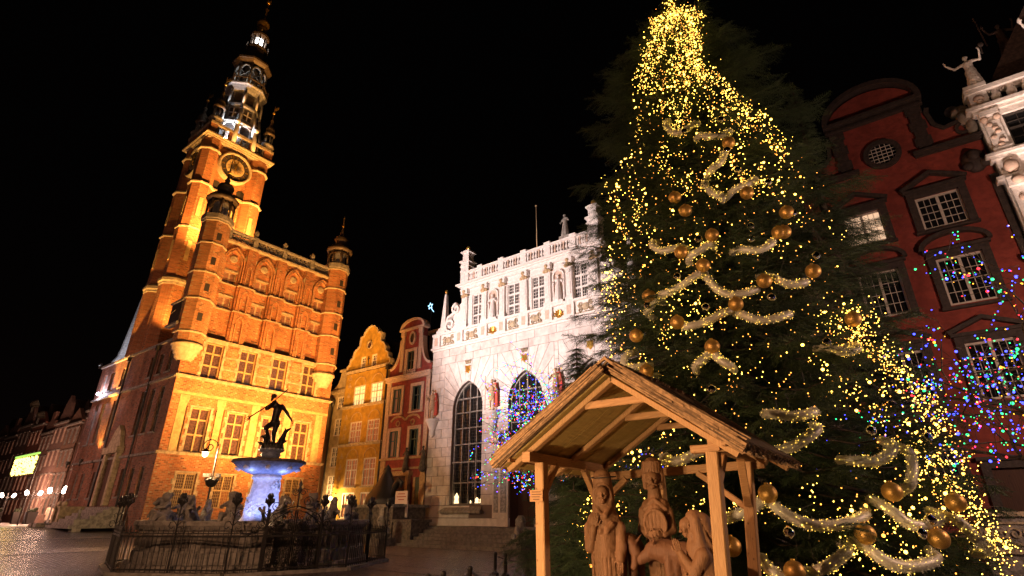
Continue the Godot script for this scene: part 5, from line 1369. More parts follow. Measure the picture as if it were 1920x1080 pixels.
# ------------------------------------------------------------------ long street on the left
func street_row():
	var rng := RandomNumberGenerator.new(); rng.seed = 21
	var zf = -20.0
	var x = -68.5
	var lab = ["dim pinkish house with pointed gable nearest the town hall", "slim dark house with a stepped gable beside the pointed one", "brownish house with a lit attic window in the side street row", "tall grey house with a triangular pediment in the row", "house with a scrolled gable behind the paired street lamps", "reddish house with a flat cornice behind the white-coated walker", "grey house with tall twin chimney gables behind the lamp posts", "dark house at the far left above the gold light banner", "far left house with a pointed gable cut by the frame"]
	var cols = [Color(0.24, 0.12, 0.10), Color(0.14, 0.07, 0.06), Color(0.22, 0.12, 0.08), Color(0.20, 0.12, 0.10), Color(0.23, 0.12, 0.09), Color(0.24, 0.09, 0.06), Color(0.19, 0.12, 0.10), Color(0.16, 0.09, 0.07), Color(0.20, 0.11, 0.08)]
	for i in 9:
		var w = [4.6, 4.0, 4.8, 5.2, 5.0, 5.4, 6.0, 6.2, 7.0][i]
		var h = [12.2, 12.6, 11.4, 12.0, 11.2, 12.6, 13.0, 12.0, 12.4][i]
		var f := Transform3D(Basis.IDENTITY, Vector3(0, 0, zf - rng.randf() * 0.4))
		var t = thing("row_house", lab[i], "house", Vector3(x - w / 2, 0.75, zf - 3), "dim houses along the left street")
		var hs = []
		var nx = 3 if w > 4.5 else 2
		var fl = 4
		for r in fl:
			for k in nx:
				var cx = x - w * (k + 0.5) / nx
				var yy = 1.6 + r * (h - 1.4) / fl
				hs.append([cx - 0.42, cx + 0.42, yy, yy + 1.75])
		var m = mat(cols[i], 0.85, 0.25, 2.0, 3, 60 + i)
		var b := B.new(); b.wall(f, x - w, x - 0.03, 0.3, h, hs, 0, 0.18); b.box(Vector3(x - w / 2, h / 2, f.origin.z - 4.3), Vector3(w - 0.1, h - 0.05, 8.0))
		var g = PackedVector2Array()
		var cx = x - w / 2
		if i % 3 == 0: g = PackedVector2Array([Vector2(x - w, h), Vector2(x, h), Vector2(x - 0.9, h + 0.7), Vector2(cx + 0.9, h + 2.4), Vector2(cx, h + 3.4), Vector2(cx - 0.9, h + 2.4), Vector2(x - w + 0.9, h + 0.7)])
		elif i % 3 == 1: g = PackedVector2Array([Vector2(x - w, h), Vector2(x, h), Vector2(x, h + 0.5), Vector2(x - 0.9, h + 0.5), Vector2(x - 0.9, h + 1.5), Vector2(cx + 0.6, h + 1.5), Vector2(cx + 0.6, h + 2.7), Vector2(cx - 0.6, h + 2.7), Vector2(cx - 0.6, h + 1.5), Vector2(x - w + 0.9, h + 1.5), Vector2(x - w + 0.9, h + 0.5), Vector2(x - w, h + 0.5)])
		else: g = PackedVector2Array([Vector2(x - w, h), Vector2(x, h), Vector2(x, h + 0.3), Vector2(cx, h + 1.9), Vector2(x - w, h + 0.3)])
		b.prism(f, g, -0.4, 0.0, true)
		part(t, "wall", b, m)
		for k in hs.size():
			var q = hs[k]
			win(t, f, q[0], q[1], q[2], q[3], -0.12, 2, [1.1, 0.8], M.trim_pink if i % 2 else M.stone_grey, M.curtain if rng.randf() < 0.18 else M.glass, 0.08, 0.07)
		b = B.new(); b.bx(f, x - w - 0.02, x + 0.0, h - 0.1, h + 0.12, -0.3, 0.22); b.bx(f, x - w - 0.01, x - 0.02, 1.6 + (h - 1.4) / fl - 0.4, 1.6 + (h - 1.4) / fl - 0.25, 0.003, 0.14)
		for q in hs: b.bx(f, q[0] - 0.14, q[1] + 0.14, q[3], q[3] + 0.14, 0.003, 0.1)
		part(t, "cornice", b, M.stone_grey)
		b = B.new(); b.prism(Transform3D(Basis.IDENTITY, Vector3(0, 0, f.origin.z - 8.2)), PackedVector2Array([Vector2(x - w, h), Vector2(x, h), Vector2(cx, h + 3.0)]), 0, 7.6, true); b.box(Vector3(cx + 1.2, h + 2.6, f.origin.z - 4), Vector3(0.7, 2.2, 0.7)); part(t, "roof", b, M.roof)
		x -= w
	# south side of the same street, across from the row (mostly outside the picture)
	# slender white spire behind the town hall
	var t = thing("white_spire_turret", "slender white conical spire rising behind the town hall's dark side", "turret", Vector3(-54, 0.9, -15.7))
	var c = Vector3(-54, 0, -15.7)
	var b := B.new(); b.lathe(c, [[0.72, 0.5], [0.72, 12.9], [0.68, 13.0], [0.68, 13.6]], 8, PI / 8); part(t, "turret_shaft", b, M.brick_dark)
	b = B.new(); b.lathe(c, [[0.84, 13.55], [0.86, 13.7], [0.60, 14.2], [0.48, 15.0], [0.04, 20.2], [0.0, 20.3]], 8, PI / 8); part(t, "spire", b, M.lead)
	b = B.new(true); b.ball(c + Vector3(0, 20.4, 0), Vector3(0.13, 0.13, 0.13)); b.tube([c + Vector3(0, 20.2, 0), c + Vector3(0, 21.9, 0)], [0.03], 5); part(t, "spire_finial", b, M.copper)
	# dark roof behind the red house
	var d = thing("rear_house", "dark house roof peeping between the red house and the white court", "house", Vector3(-30, 0.5, -38))
	b = B.new(); b.box(Vector3(-32, 9.3, -38), Vector3(9, 17.2, 6)); part(d, "wall", b, M.roof)
	b = B.new(); b.box(Vector3(-32, 18.0, -38), Vector3(9.6, 0.25, 6.6)); part(d, "eave", b, M.trim_buff)
	b = B.new(); b.prism(Transform3D(Basis(Vector3.UP, PI / 2), Vector3(-36.6, 0, -38)), PackedVector2Array([Vector2(-3.2, 18.1), Vector2(3.2, 18.1), Vector2(0, 18.6)]), 0, 9.2, true); part(d, "roof", b, M.roof)
	var s = thing("blue_star", "small blue-white light star glowing in the dark sky above the roofs", "light decoration", Vector3(-37.7, 21.3, -36))
	b = B.new()
	for k in 5:
		var a = TAU * k / 5 + 0.4
		b.tube([Vector3(-37.73, 21.44, -36) + Vector3(cos(a), sin(a), 0) * 0.35, Vector3(-37.73, 21.44, -36) + Vector3(cos(a + TAU * 0.1), sin(a + TAU * 0.1), 0) * 0.16, Vector3(-37.73, 21.44, -36) + Vector3(cos(a + TAU * 0.2), sin(a + TAU * 0.2), 0) * 0.35], [0.035], 5)
	b.tube([Vector3(-37.6, 21.2, -36), Vector3(-37.2, 20.7, -36)], [0.035], 5)
	part(s, "light_tube", b, glow(Color(0.35, 0.7, 1.0), 3.0))
	b = B.new(); b.tube([Vector3(-37.7, 18.2, -36.2), Vector3(-37.7, 21.5, -36.1)], [0.03], 5); part(s, "mast", b, M.frame_dark)
# ------------------------------------------------------------------ ground and terraces
func cobbles(c: Color, seed_: int) -> StandardMaterial3D:
	var N = 512
	var im := Image.create(N, N, false, Image.FORMAT_RGB8); var hm := Image.create(N, N, false, Image.FORMAT_RGBA8)
	im.fill(S(c.r * 0.3, c.g * 0.3, c.b * 0.3)); hm.fill(Color(0.1, 0.1, 0.1))
	var rng := RandomNumberGenerator.new(); rng.seed = seed_
	var y = 0
	while y < N:
		var x = 0
		var off = rng.randi_range(0, 14)
		while x < N:
			var w = mini(rng.randi_range(20, 30), N - x)
			if N - x - w < 8: w = N - x
			var v = rng.randf_range(0.6, 1.25)
			for k in 4:
				var r = Rect2i((x + off + 2 + k * 2) % N, y + 2 + k * 2, w - 4 - k * 4, 19 - 4 - k * 4)
				if r.size.x <= 0 or r.size.y <= 0: continue
				var g = 0.45 + 0.14 * k
				for part_ in [0, N]:
					var rr = Rect2i(r.position - Vector2i(part_, 0), r.size).intersection(Rect2i(0, 0, N, N))
					if rr.size.x <= 0: continue
					if k == 0: im.fill_rect(rr, S(c.r * v, c.g * v, c.b * v))
					hm.fill_rect(rr, Color(g, g, g))
			x += w
		y += 19
		if N - y < 12: break
	var m = image_mat(im, 4.2, 0.27, hm, 2.6)
	return m
func sheet(x0: float, x1: float, z0: float, z1: float, dy: float) -> B:
	var b := B.new(true)
	var xs = []
	var x = x0
	while x < x1 - 0.01:
		xs.append(x)
		x += 2.0 if x > -70 and x < -20 else 12.0
	xs.append(x1)
	for i in xs.size() - 1:
		var y0 = ground_y(xs[i]) + dy; var y1 = ground_y(xs[i + 1]) + dy
		b.quad(Vector3(xs[i], y0, z1), Vector3(xs[i + 1], y1, z1), Vector3(xs[i + 1], y1, z0), Vector3(xs[i], y0, z0))
	return b
func ground():
	var cob = cobbles(Color(0.11, 0.088, 0.080), 3)
	var slab = mat(Color(0.20, 0.165, 0.15), 0.26, 0.3, 1.3, 3, 51)
	structure("ground", sheet(-320, 140, -160, 160, -0.004), cob)
	structure("street", sheet(-130, -43.0, -19.0, -4.5, 0.008), mat(Color(0.15, 0.12, 0.105), 0.3, 0.35, 0.9, 7, 51))
	# smooth flagstone strips that cross the square
	for q in [[-34.6, -33.9, -16, 6], [-29.6, -28.2, -30, 12], [-40.5, -40.0, -12.0, 6]]:
		structure("pavement_strip", sheet(q[0], q[1], q[2], q[3], 0.006), slab)
	structure("pavement", sheet(-31, 6, -25.9, -12.5, 0.005), cobbles(Color(0.17, 0.125, 0.105), 7))
	for z in [-21.2, -17.6, -14.2]: structure("pavement_strip", sheet(-15.5 if z > -17 else -24, 4, z, z + 0.35, 0.009), slab)
	# terrace in front of the white court and its flight of steps
	var b := B.new(); b.box(Vector3(-20.5, 0.49, -25.0), Vector3(20.6, 0.99, 2.0)); b.box(Vector3(-14.2, 0.49, -23.0), Vector3(4.0, 0.985, 2.2)); structure("terrace", b, M.stone_grey)
	var t = thing("court_steps", "broad flight of worn grey stone steps before the white court", "steps", Vector3(-20.4, 0, -23.0))
	for k in 6:
		var z = -22.0 - k * 0.36
		for j in 4:
			b = B.new(); var x0 = -24.6 + j * 2.1
			b.box(Vector3(x0 + 1.05, 0.165 * k + 0.082, z - 0.24), Vector3(2.09, 0.163, 0.48 + (0.0 if k < 5 else 0.1))); part(t, "stair_block", b, M.stone_step)

# ------------------------------------------------------------------ unseen floodlights, placed to light the facades and the shelter
func unseen_floods():
	var sod = Color(1.0, 0.435, 0.09)
	unseen_flood("unseen floodlight beside the porch platform aimed high at the town hall", Vector3(-27.6, 1.5, -21.3), Vector3(-35.5, 13.0, -18.4), sod, 560, 44)
	unseen_flood("unseen floodlight behind the fountain aimed up the town hall front", Vector3(-27.6, 0.75, -17.6), Vector3(-35.5, 10.5, -18.4), sod, 130, 50)
	unseen_flood("unseen floodlight on the fountain's far rim aimed at the town hall gable", Vector3(-23.6, 1.55, -13.0), Vector3(-35.5, 15.5, -18.4), sod, 640, 30)
	unseen_flood("unseen floodlight at the foot of the tower, placed to light its shaft", Vector3(-38.9, 19.4, -21.2), Vector3(-43.5, 28.5, -17.0), sod, 420, 50)
	unseen_flood("unseen floodlight on the town hall roof, placed to light the clock", Vector3(-38.4, 19.4, -15.2), Vector3(-42.7, 29.0, -15.9), sod, 330, 52)
	unseen_flood("unseen floodlight on the side wing roof aimed up the tower corner", Vector3(-39.6, 12.4, -13.7), Vector3(-42.9, 21.5, -14.6), sod, 130, 42)
	unseen_flood("unseen floodlight on the south wall grazing up the tower", Vector3(-45.2, 4.8, -11.7), Vector3(-45.4, 22.0, -13.9), Color(1.0, 0.48, 0.09), 620, 15)
	unseen_flood("unseen floodlight on the gallery lighting the helm white", Vector3(-43.0, 31.9, -15.2), Vector3(-45.3, 36.0, -16.5), Color(0.85, 0.92, 1.0), 75, 60)
	unseen_flood("unseen floodlight on the gallery's north corner lighting the helm", Vector3(-43.3, 31.9, -18.4), Vector3(-45.3, 36.0, -16.7), Color(0.85, 0.92, 1.0), 55, 60)
	unseen_flood("unseen floodlight on the helm's upper balustrade lighting the open lantern", Vector3(-44.0, 39.3, -16.2), Vector3(-45.3, 41.0, -16.5), Color(0.95, 0.95, 0.85), 4, 70)
	unseen_flood("small unseen floodlight on the south wall washing the wall below the tower", Vector3(-45.3, 5.0, -12.4), Vector3(-45.3, 10.5, -13.5), Color(1.0, 0.48, 0.09), 26, 38)
	unseen_flood("unseen white floodlight on the eave lighting the slender spire", Vector3(-49.7, 12.3, -13.0), Vector3(-54, 16.4, -15.7), Color(0.9, 0.92, 1.0), 34, 34)
	unseen_flood("unseen floodlight across the square aimed at the white court", Vector3(-24.5, 5.2, -5.0), Vector3(-18.6, 15.4, -26.0), Color(1.0, 0.81, 0.75), 850, 24)
	unseen_flood("unseen wide floodlight on the square lighting the court's lower wall", Vector3(-24.2, 4.8, -5.2), Vector3(-20.0, 11.5, -26.0), Color(1.0, 0.74, 0.71), 230, 25)
	unseen_flood("unseen floodlight on the raised terrace aimed at the rooftop statues", Vector3(2.4, 2.0, -20.0), Vector3(8.3, 17.5, -25.6), Color(1.0, 0.72, 0.58), 460, 12)
	unseen_flood("unseen low warm floodlight on the pavement aimed at the wooden shelter", Vector3(-5.3, 0.35, -1.9), Vector3(-3.8, 2.0, -8.3), Color(1.0, 0.64, 0.33), 34, 34)
	unseen_flood("unseen warm floodlight left of the wooden shelter, placed to light the carvings", Vector3(-6.3, 2.2, -0.7), Vector3(-3.9, 1.7, -8.3), Color(1.0, 0.60, 0.30), 36, 34)
# ------------------------------------------------------------------ fountain, railing, lamps and other things on the square
const FC := Vector3(-20.05, 0, -11.35)
func horse_bones(s := 1.0) -> Array:
	# rearing sea horse facing +Z: coiled tail, barrel, arched neck, head, forelegs
	var o = []
	var v = func(x, y, z): return Vector3(x, y, z) * s
	o.append([v.call(0, 0.35, -0.15), v.call(0, 0.55, 0.15), 0.20 * s, 0.19 * s]); o.append([v.call(0, 0.55, 0.15), v.call(0, 0.92, 0.22), 0.17 * s, 0.11 * s])
	o.append([v.call(0, 0.92, 0.22), v.call(0, 0.98, 0.36), 0.10 * s, 0.075 * s]); o.append([v.call(0, 0.98, 0.36), v.call(0, 0.84, 0.52), 0.075 * s, 0.05 * s])
	for q in [-1, 1]:
		o.append([v.call(0.04 * q, 1.03, 0.27), v.call(0.05 * q, 1.12, 0.25), 0.025 * s, 0.012 * s])
		o.append([v.call(0.11 * q, 0.52, 0.26), v.call(0.13 * q, 0.60, 0.50), 0.06 * s, 0.045 * s]); o.append([v.call(0.13 * q, 0.60, 0.50), v.call(0.14 * q, 0.40, 0.60), 0.042 * s, 0.035 * s])
	for k in 5: o.append([v.call(0, 0.62 + k * 0.09, 0.06 + k * 0.012), v.call(0, 0.70 + k * 0.09, -0.02 + k * 0.03), 0.05 * s, 0.03 * s])
	o.append([v.call(0, 0.35, -0.15), v.call(0.12, 0.18, -0.42), 0.18 * s, 0.12 * s]); o.append([v.call(0.12, 0.18, -0.42), v.call(0.02, 0.30, -0.66), 0.12 * s, 0.08 * s]); o.append([v.call(0.02, 0.30, -0.66), v.call(-0.1, 0.52, -0.60), 0.07 * s, 0.05 * s])
	o.append([v.call(-0.1, 0.52, -0.60), v.call(-0.22, 0.66, -0.66), 0.04 * s, 0.06 * s]); o.append([v.call(-0.1, 0.52, -0.60), v.call(-0.02, 0.70, -0.68), 0.04 * s, 0.05 * s])
	o.append([v.call(0, 0.05, -0.3), v.call(0, 0.1, 0.2), 0.22 * s, 0.24 * s])
	return o
func putto_bones(s := 1.0) -> Array:
	var o = []
	var v = func(x, y, z): return Vector3(x, y, z) * s
	o.append([v.call(0, 0.22, 0), v.call(0, 0.46, 0.02), 0.14 * s, 0.12 * s]); o.append([v.call(0, 0.68, 0.04), v.call(0, 0.70, 0.06), 0.115 * s, 0.11 * s]); o.append([v.call(0, 0.5, 0.02), v.call(0, 0.62, 0.03), 0.06 * s, 0.06 * s])
	for k in 6: o.append([v.call(0.1 * cos(k), 0.76 + 0.02 * sin(k * 2.0), 0.1 * sin(k)), v.call(0.09 * cos(k), 0.74, 0.09 * sin(k)), 0.04 * s, 0.04 * s])
	o.append([v.call(0, 0.675, 0.165), v.call(0, 0.66, 0.18), 0.02 * s, 0.02 * s])
	for q in [-1, 1]:
		o.append([v.call(0.12 * q, 0.52, 0), v.call(0.22 * q, 0.42, 0.12), 0.055 * s, 0.045 * s]); o.append([v.call(0.22 * q, 0.42, 0.12), v.call(0.14 * q, 0.40, 0.26), 0.045 * s, 0.035 * s])
		o.append([v.call(0.08 * q, 0.2, 0.02), v.call(0.14 * q, 0.22, 0.26), 0.085 * s, 0.065 * s]); o.append([v.call(0.14 * q, 0.22, 0.26), v.call(0.15 * q, 0.02, 0.30), 0.06 * s, 0.045 * s]); o.append([v.call(0.15 * q, 0.03, 0.30), v.call(0.16 * q, 0.03, 0.38), 0.04 * s, 0.03 * s])
	o.append([v.call(-0.1, 0.05, 0.05), v.call(0.1, 0.06, 0.05), 0.16 * s, 0.15 * s])
	return o
func fountain():
	var t = thing("fountain", "stone fountain with blue lit bowl and pedestal inside an iron railing", "fountain", FC)
	var b := B.new()
	b.lathe(FC, [[3.95, -0.02], [3.95, 0.22], [3.75, 0.24], [3.75, 0.55], [3.68, 0.6], [3.68, 1.12], [3.78, 1.18], [3.86, 1.3], [3.86, 1.42], [3.35, 1.42], [3.35, 0.9]], 16, PI / 16)
	part(t, "basin_wall", b, M.stone_grey)
	for k in 16:
		var a = PI / 16 + TAU * (k + 0.5) / 16
		var ff = Transform3D(Basis(Vector3(-sin(a), 0, -cos(a)), Vector3.UP, Vector3(cos(a), 0, -sin(a))), FC)
		b = B.new(); b.bx(ff, -0.52, 0.52, 0.68, 1.04, 3.60, 3.635); part(t, "basin_panel", b, M.stone_dark)
	b = B.new(); b.lathe(FC, [[3.36, 1.18], [0.0, 1.18]], 24); part(t, "water", b, M.water)
	b = B.new(true)
	b.lathe(FC, [[0.95, 0.9], [0.95, 1.25], [0.80, 1.3], [0.66, 1.45], [0.60, 1.55], [0.56, 1.9], [0.50, 2.3], [0.46, 2.65], [0.44, 2.78], [0.50, 2.82], [0.53, 2.88], [0.50, 2.93], [0.48, 2.97]], 24)
	part(t, "pedestal", b, M.fstone)
	# carved leaves and scrolls on the pedestal
	b = B.new(true)
	for k in 26:
		var a = k * 2.399; var y = 1.45 + (k * 0.618 - floor(k * 0.618)) * 1.2
		var r = 0.60 - (y - 1.45) * 0.115
		var pts = []
		for j in 8:
			var tt = j / 7.0
			var aa = a + 0.34 * sin(tt * 4.5) * (1 if k % 2 else -1); var yy = y + 0.24 * tt - 0.1 * sin(tt * 5.0)
			pts.append(FC + Vector3(cos(aa) * (r + 0.012 - 0.02 * tt), yy, -sin(aa) * (r + 0.012 - 0.02 * tt)))
		b.tube(pts, [0.025, 0.045, 0.05, 0.045, 0.04, 0.035, 0.028, 0.012], 6)
	stuff(part(t, "carved_leaves", b, M.fstone))
	b = B.new(true)
	b.lathe(FC, [[0.30, 2.95], [0.52, 2.97], [0.78, 3.05], [1.02, 3.18], [1.2, 3.33], [1.25, 3.37]], 32); part(t, "bowl", b, M.fmarble)
	b = B.new(true); b.lathe(FC, [[1.25, 3.365], [1.30, 3.38], [1.32, 3.43], [1.29, 3.48], [1.2, 3.47], [1.05, 3.36], [0.0, 3.3]], 32); part(t, "bowl_rim", b, M.stone_dark)
	for k in 8:
		var a = TAU * k / 8 + 0.25
		b = B.new(true); var c = FC + Vector3(cos(a) * 1.0, 3.2, -sin(a) * 1.0)
		b.ball(c, Vector3(0.11, 0.12, 0.11), 8, 6); b.ball(c + Vector3(cos(a), -0.3, -sin(a)) * 0.09, Vector3(0.06, 0.06, 0.06), 6, 5); b.tube([c + Vector3(-sin(a), 0.3, -cos(a)) * 0.12, c + Vector3(sin(a), 0.3, cos(a)) * 0.12], [0.04], 5); part(t, "lion_mask", b, M.fstone)
	b = B.new(true); b.lathe(FC, [[0.24, 3.3], [0.22, 3.5], [0.30, 3.58], [0.36, 3.68], [0.32, 3.76], [0.42, 3.80], [0.46, 3.86], [0.44, 3.9], [0.0, 3.9]], 24); part(t, "upper_cup", b, M.fmarble)
	for k in 18:
		var a = TAU * k / 18; b = B.new(true); b.ball(FC + Vector3(cos(a) * 0.44, 3.875, -sin(a) * 0.44), Vector3(0.035, 0.035, 0.035), 6, 4); part(t, "rim_bead", b, M.fstone)
	# bronze sea god: lateral axis e runs to the picture's right, g towards the viewer
	var e = Vector3(0.49, 0, -0.872); var g = Vector3(0.872, 0, 0.49)
	var n = thing("bronze_statue", "dark bronze nude sea god leaning with a trident on top of the fountain", "statue", FC + Vector3(0, 3.9, 0))
	var q = func(l, y, d): return FC + e * l + Vector3(0, y, 0) + g * d
	var hd = q.call(-0.235, 5.86, 0.10)
	var o = []
	o.append([q.call(-0.04, 4.86, 0.0), q.call(-0.06, 5.02, 0.02), 0.15, 0.135]); o.append([q.call(-0.06, 5.02, 0.02), q.call(-0.03, 5.40, 0.03), 0.13, 0.16]); o.append([q.call(-0.15, 5.52, 0.03), q.call(0.10, 5.50, 0.0), 0.10, 0.10])
	o.append([q.call(-0.05, 5.48, 0.05), q.call(-0.17, 5.70, 0.07), 0.11, 0.06])
	o.append_array(head_bones(hd, (-e * 0.85 + g * 0.5).normalized(), (Vector3.UP - e * 0.15).normalized(), 1.05))
	for k in 7: o.append([hd + Vector3(0, 0.07, 0) + (e * cos(k * 0.9) + g * sin(k * 0.9)) * 0.07, hd + Vector3(0, 0.0, 0) + (e * cos(k * 0.9 + 0.5) + g * sin(k * 0.9 + 0.5)) * 0.085, 0.035, 0.03])
	o.append([hd - e * 0.06 + g * 0.03 + Vector3(0, -0.1, 0), hd - e * 0.07 + g * 0.04 + Vector3(0, -0.17, 0), 0.045, 0.03])
	# far arm raised to the trident, near arm stretched down to the right
	o.append([q.call(-0.20, 5.54, 0.05), q.call(-0.42, 5.36, 0.16), 0.075, 0.055]); o.append([q.call(-0.42, 5.36, 0.16), q.call(-0.30, 5.56, 0.26), 0.055, 0.04])
	o.append([q.call(0.12, 5.54, 0.0), q.call(0.36, 5.26, -0.04), 0.078, 0.056]); o.append([q.call(0.36, 5.26, -0.04), q.call(0.56, 4.98, 0.04), 0.054, 0.036])
	o.append([q.call(-0.10, 4.88, 0.03), q.call(-0.34, 4.66, 0.16), 0.125, 0.082]); o.append([q.call(-0.34, 4.66, 0.16), q.call(-0.16, 4.30, 0.02), 0.078, 0.05]); o.append([q.call(-0.16, 4.28, 0.0), q.call(-0.26, 4.24, 0.08), 0.045, 0.035])
	o.append([q.call(0.03, 4.88, 0.0), q.call(-0.02, 4.48, 0.06), 0.125, 0.082]); o.append([q.call(-0.02, 4.48, 0.06), q.call(0.02, 4.06, 0.0), 0.078, 0.05]); o.append([q.call(0.02, 4.04, 0.0), q.call(-0.06, 3.99, 0.12), 0.045, 0.035])
	o.append([q.call(-0.12, 4.95, 0.1), q.call(0.08, 4.86, 0.08), 0.06, 0.07])
	var st = body(o, 0.022, 0.035)
	body(hand_bones(q.call(0.56, 4.98, 0.04), (e * 0.25 - Vector3.UP).normalized(), e, g, 1.15, 0.6), 0.006, 0.008, st)
	body(hand_bones(q.call(-0.30, 5.56, 0.26), (e * 0.6 + Vector3.UP * 0.5).normalized(), -g, Vector3(0, 1, 0), 1.1, 1.2), 0.006, 0.008, st)
	part(n, "bronze_body", commit(st), M.bronze)
	b = B.new(true)
	b.tube([q.call(-0.95, 5.0, 0.30), q.call(-0.30, 5.56, 0.29), q.call(0.22, 6.18, 0.18)], [0.022, 0.024, 0.022], 8)
	b.tube([q.call(-0.62, 5.28, 0.30), q.call(-0.60, 5.30, 0.30)], [0.04], 8)
	for k in [-1, 0, 1]: b.tube([q.call(-0.93, 5.02, 0.30), q.call(-0.98 - 0.02 * k, 4.97 + 0.06 * k, 0.30), q.call(-1.12 - 0.02 * k, 4.86 + 0.06 * k, 0.30)], [0.02, 0.018, 0.006], 6)
	part(n, "trident", b, M.bronze)
	var sea = []
	for z in [[-0.30, 4.42, 1], [0.38, 4.62, -1]]:
		var x = z[0]; var s = z[2]
		sea.append([q.call(x * 0.55, 4.0, 0.0), q.call(x * 0.8, 4.25, -0.05), 0.15, 0.11]); sea.append([q.call(x * 0.8, 4.25, -0.05), q.call(x, z[1] - 0.05, -0.02), 0.11, 0.07]); sea.append([q.call(x, z[1] - 0.05, -0.02), q.call(x - 0.16 * s, z[1] - 0.08 if s > 0 else z[1] + 0.08, 0.0), 0.065, 0.035])
		sea.append([q.call(x, z[1], -0.02), q.call(x + 0.03 * s, z[1] + 0.1, -0.02), 0.03, 0.015])
	sea.append([q.call(-0.2, 3.95, 0), q.call(0.22, 3.95, 0), 0.2, 0.2])
	for k in [[-0.55, 4.12], [0.52, 4.22], [-0.36, 4.05], [0.34, 4.08]]: sea.append([q.call(k[0] * 0.4, 4.02, 0.1), q.call(k[0] * 0.8, k[1] - 0.02, 0.1), 0.08, 0.05]); sea.append([q.call(k[0] * 0.8, k[1] - 0.02, 0.1), q.call(k[0], k[1] + 0.02, 0.1), 0.05, 0.012])
	for k in 6: sea.append([q.call(-0.25 + k * 0.1, 3.95, 0.12), q.call(-0.28 + k * 0.115, 4.18 + 0.06 * (k % 2), 0.2), 0.06, 0.015])
	part(n, "sea_beasts", commit(body(sea, 0.022, 0.035)), M.bronze)
	# stone sea horses and putti round the basin rim
	var hm = commit(body(horse_bones(0.95), 0.028, 0.05, null, 0.03)); var pm = commit(body(putto_bones(1.15), 0.025, 0.04, null, 0.02))
	var la = ["grey stone sea horse rearing at the fountain rim's far left", "stone sea horse behind the pedestal's left, blue lit", "stone sea horse at the fountain's near left rim", "stone sea horse right of the pedestal behind the gate", "stone sea horse at the fountain rim's far right", "stone sea horse at the back of the fountain basin"]
	var lp = ["stone cherub sitting left of the blue pedestal", "stone cherub sitting right of the blue pedestal", "stone cherub on the rim behind the gate crest", "stone cherub on the basin's back rim", "stone cherub near the basin's left back", "stone cherub near the basin's right back"]
	var az = [2.95, 2.2, 3.75, 0.35, 5.95, 1.25]
	for i in 6:
		var a = az[i]
		var p = FC + Vector3(cos(a), 0, sin(a)) * 3.0 * 1.0 + Vector3(0, 1.15, 0)
		var h = thing("stone_sea_horse", la[i], "sculpture", p, "sea horses round the basin")
		part(h, "carved_body", hm, M.stone_grey, Transform3D(Basis(Vector3.UP, -a + PI / 2 + (0.5 if i % 2 else -0.7)), p))
		var a2 = [2.6, 5.2, 0.0, 1.7, 3.35, 0.8][i]
		var p2 = FC + Vector3(cos(a2), 0, sin(a2)) * 3.1 + Vector3(0, 1.35, 0)
		var c = thing("stone_cherub", lp[i], "sculpture", p2, "cherubs round the basin")
		part(c, "carved_body", pm, M.stone_grey, Transform3D(Basis(Vector3.UP, -a2 + PI / 2), p2))
	# unseen blue spotlights in the basin, placed to light the pedestal
	var i2 = 0
	for a in [0.2, 1.2, 5.4, 4.3, 2.9]:
		var p = FC + Vector3(cos(a), 0, sin(a)) * 1.9 + Vector3(0, 1.26, 0)
		unseen_flood(["unseen blue spotlight in the basin, lighting the pedestal from the front right", "unseen blue spotlight in the basin, lighting the pedestal from the front", "unseen blue spotlight in the basin, lighting the pedestal from the right", "unseen blue spotlight in the basin, lighting the pedestal from the back", "unseen blue spotlight in the basin, lighting the pedestal from the left"][i2], p, FC + Vector3(0, 2.65, 0), Color(0.34, 0.42, 1.0), 5.0, 34, 0.08)
		i2 += 1

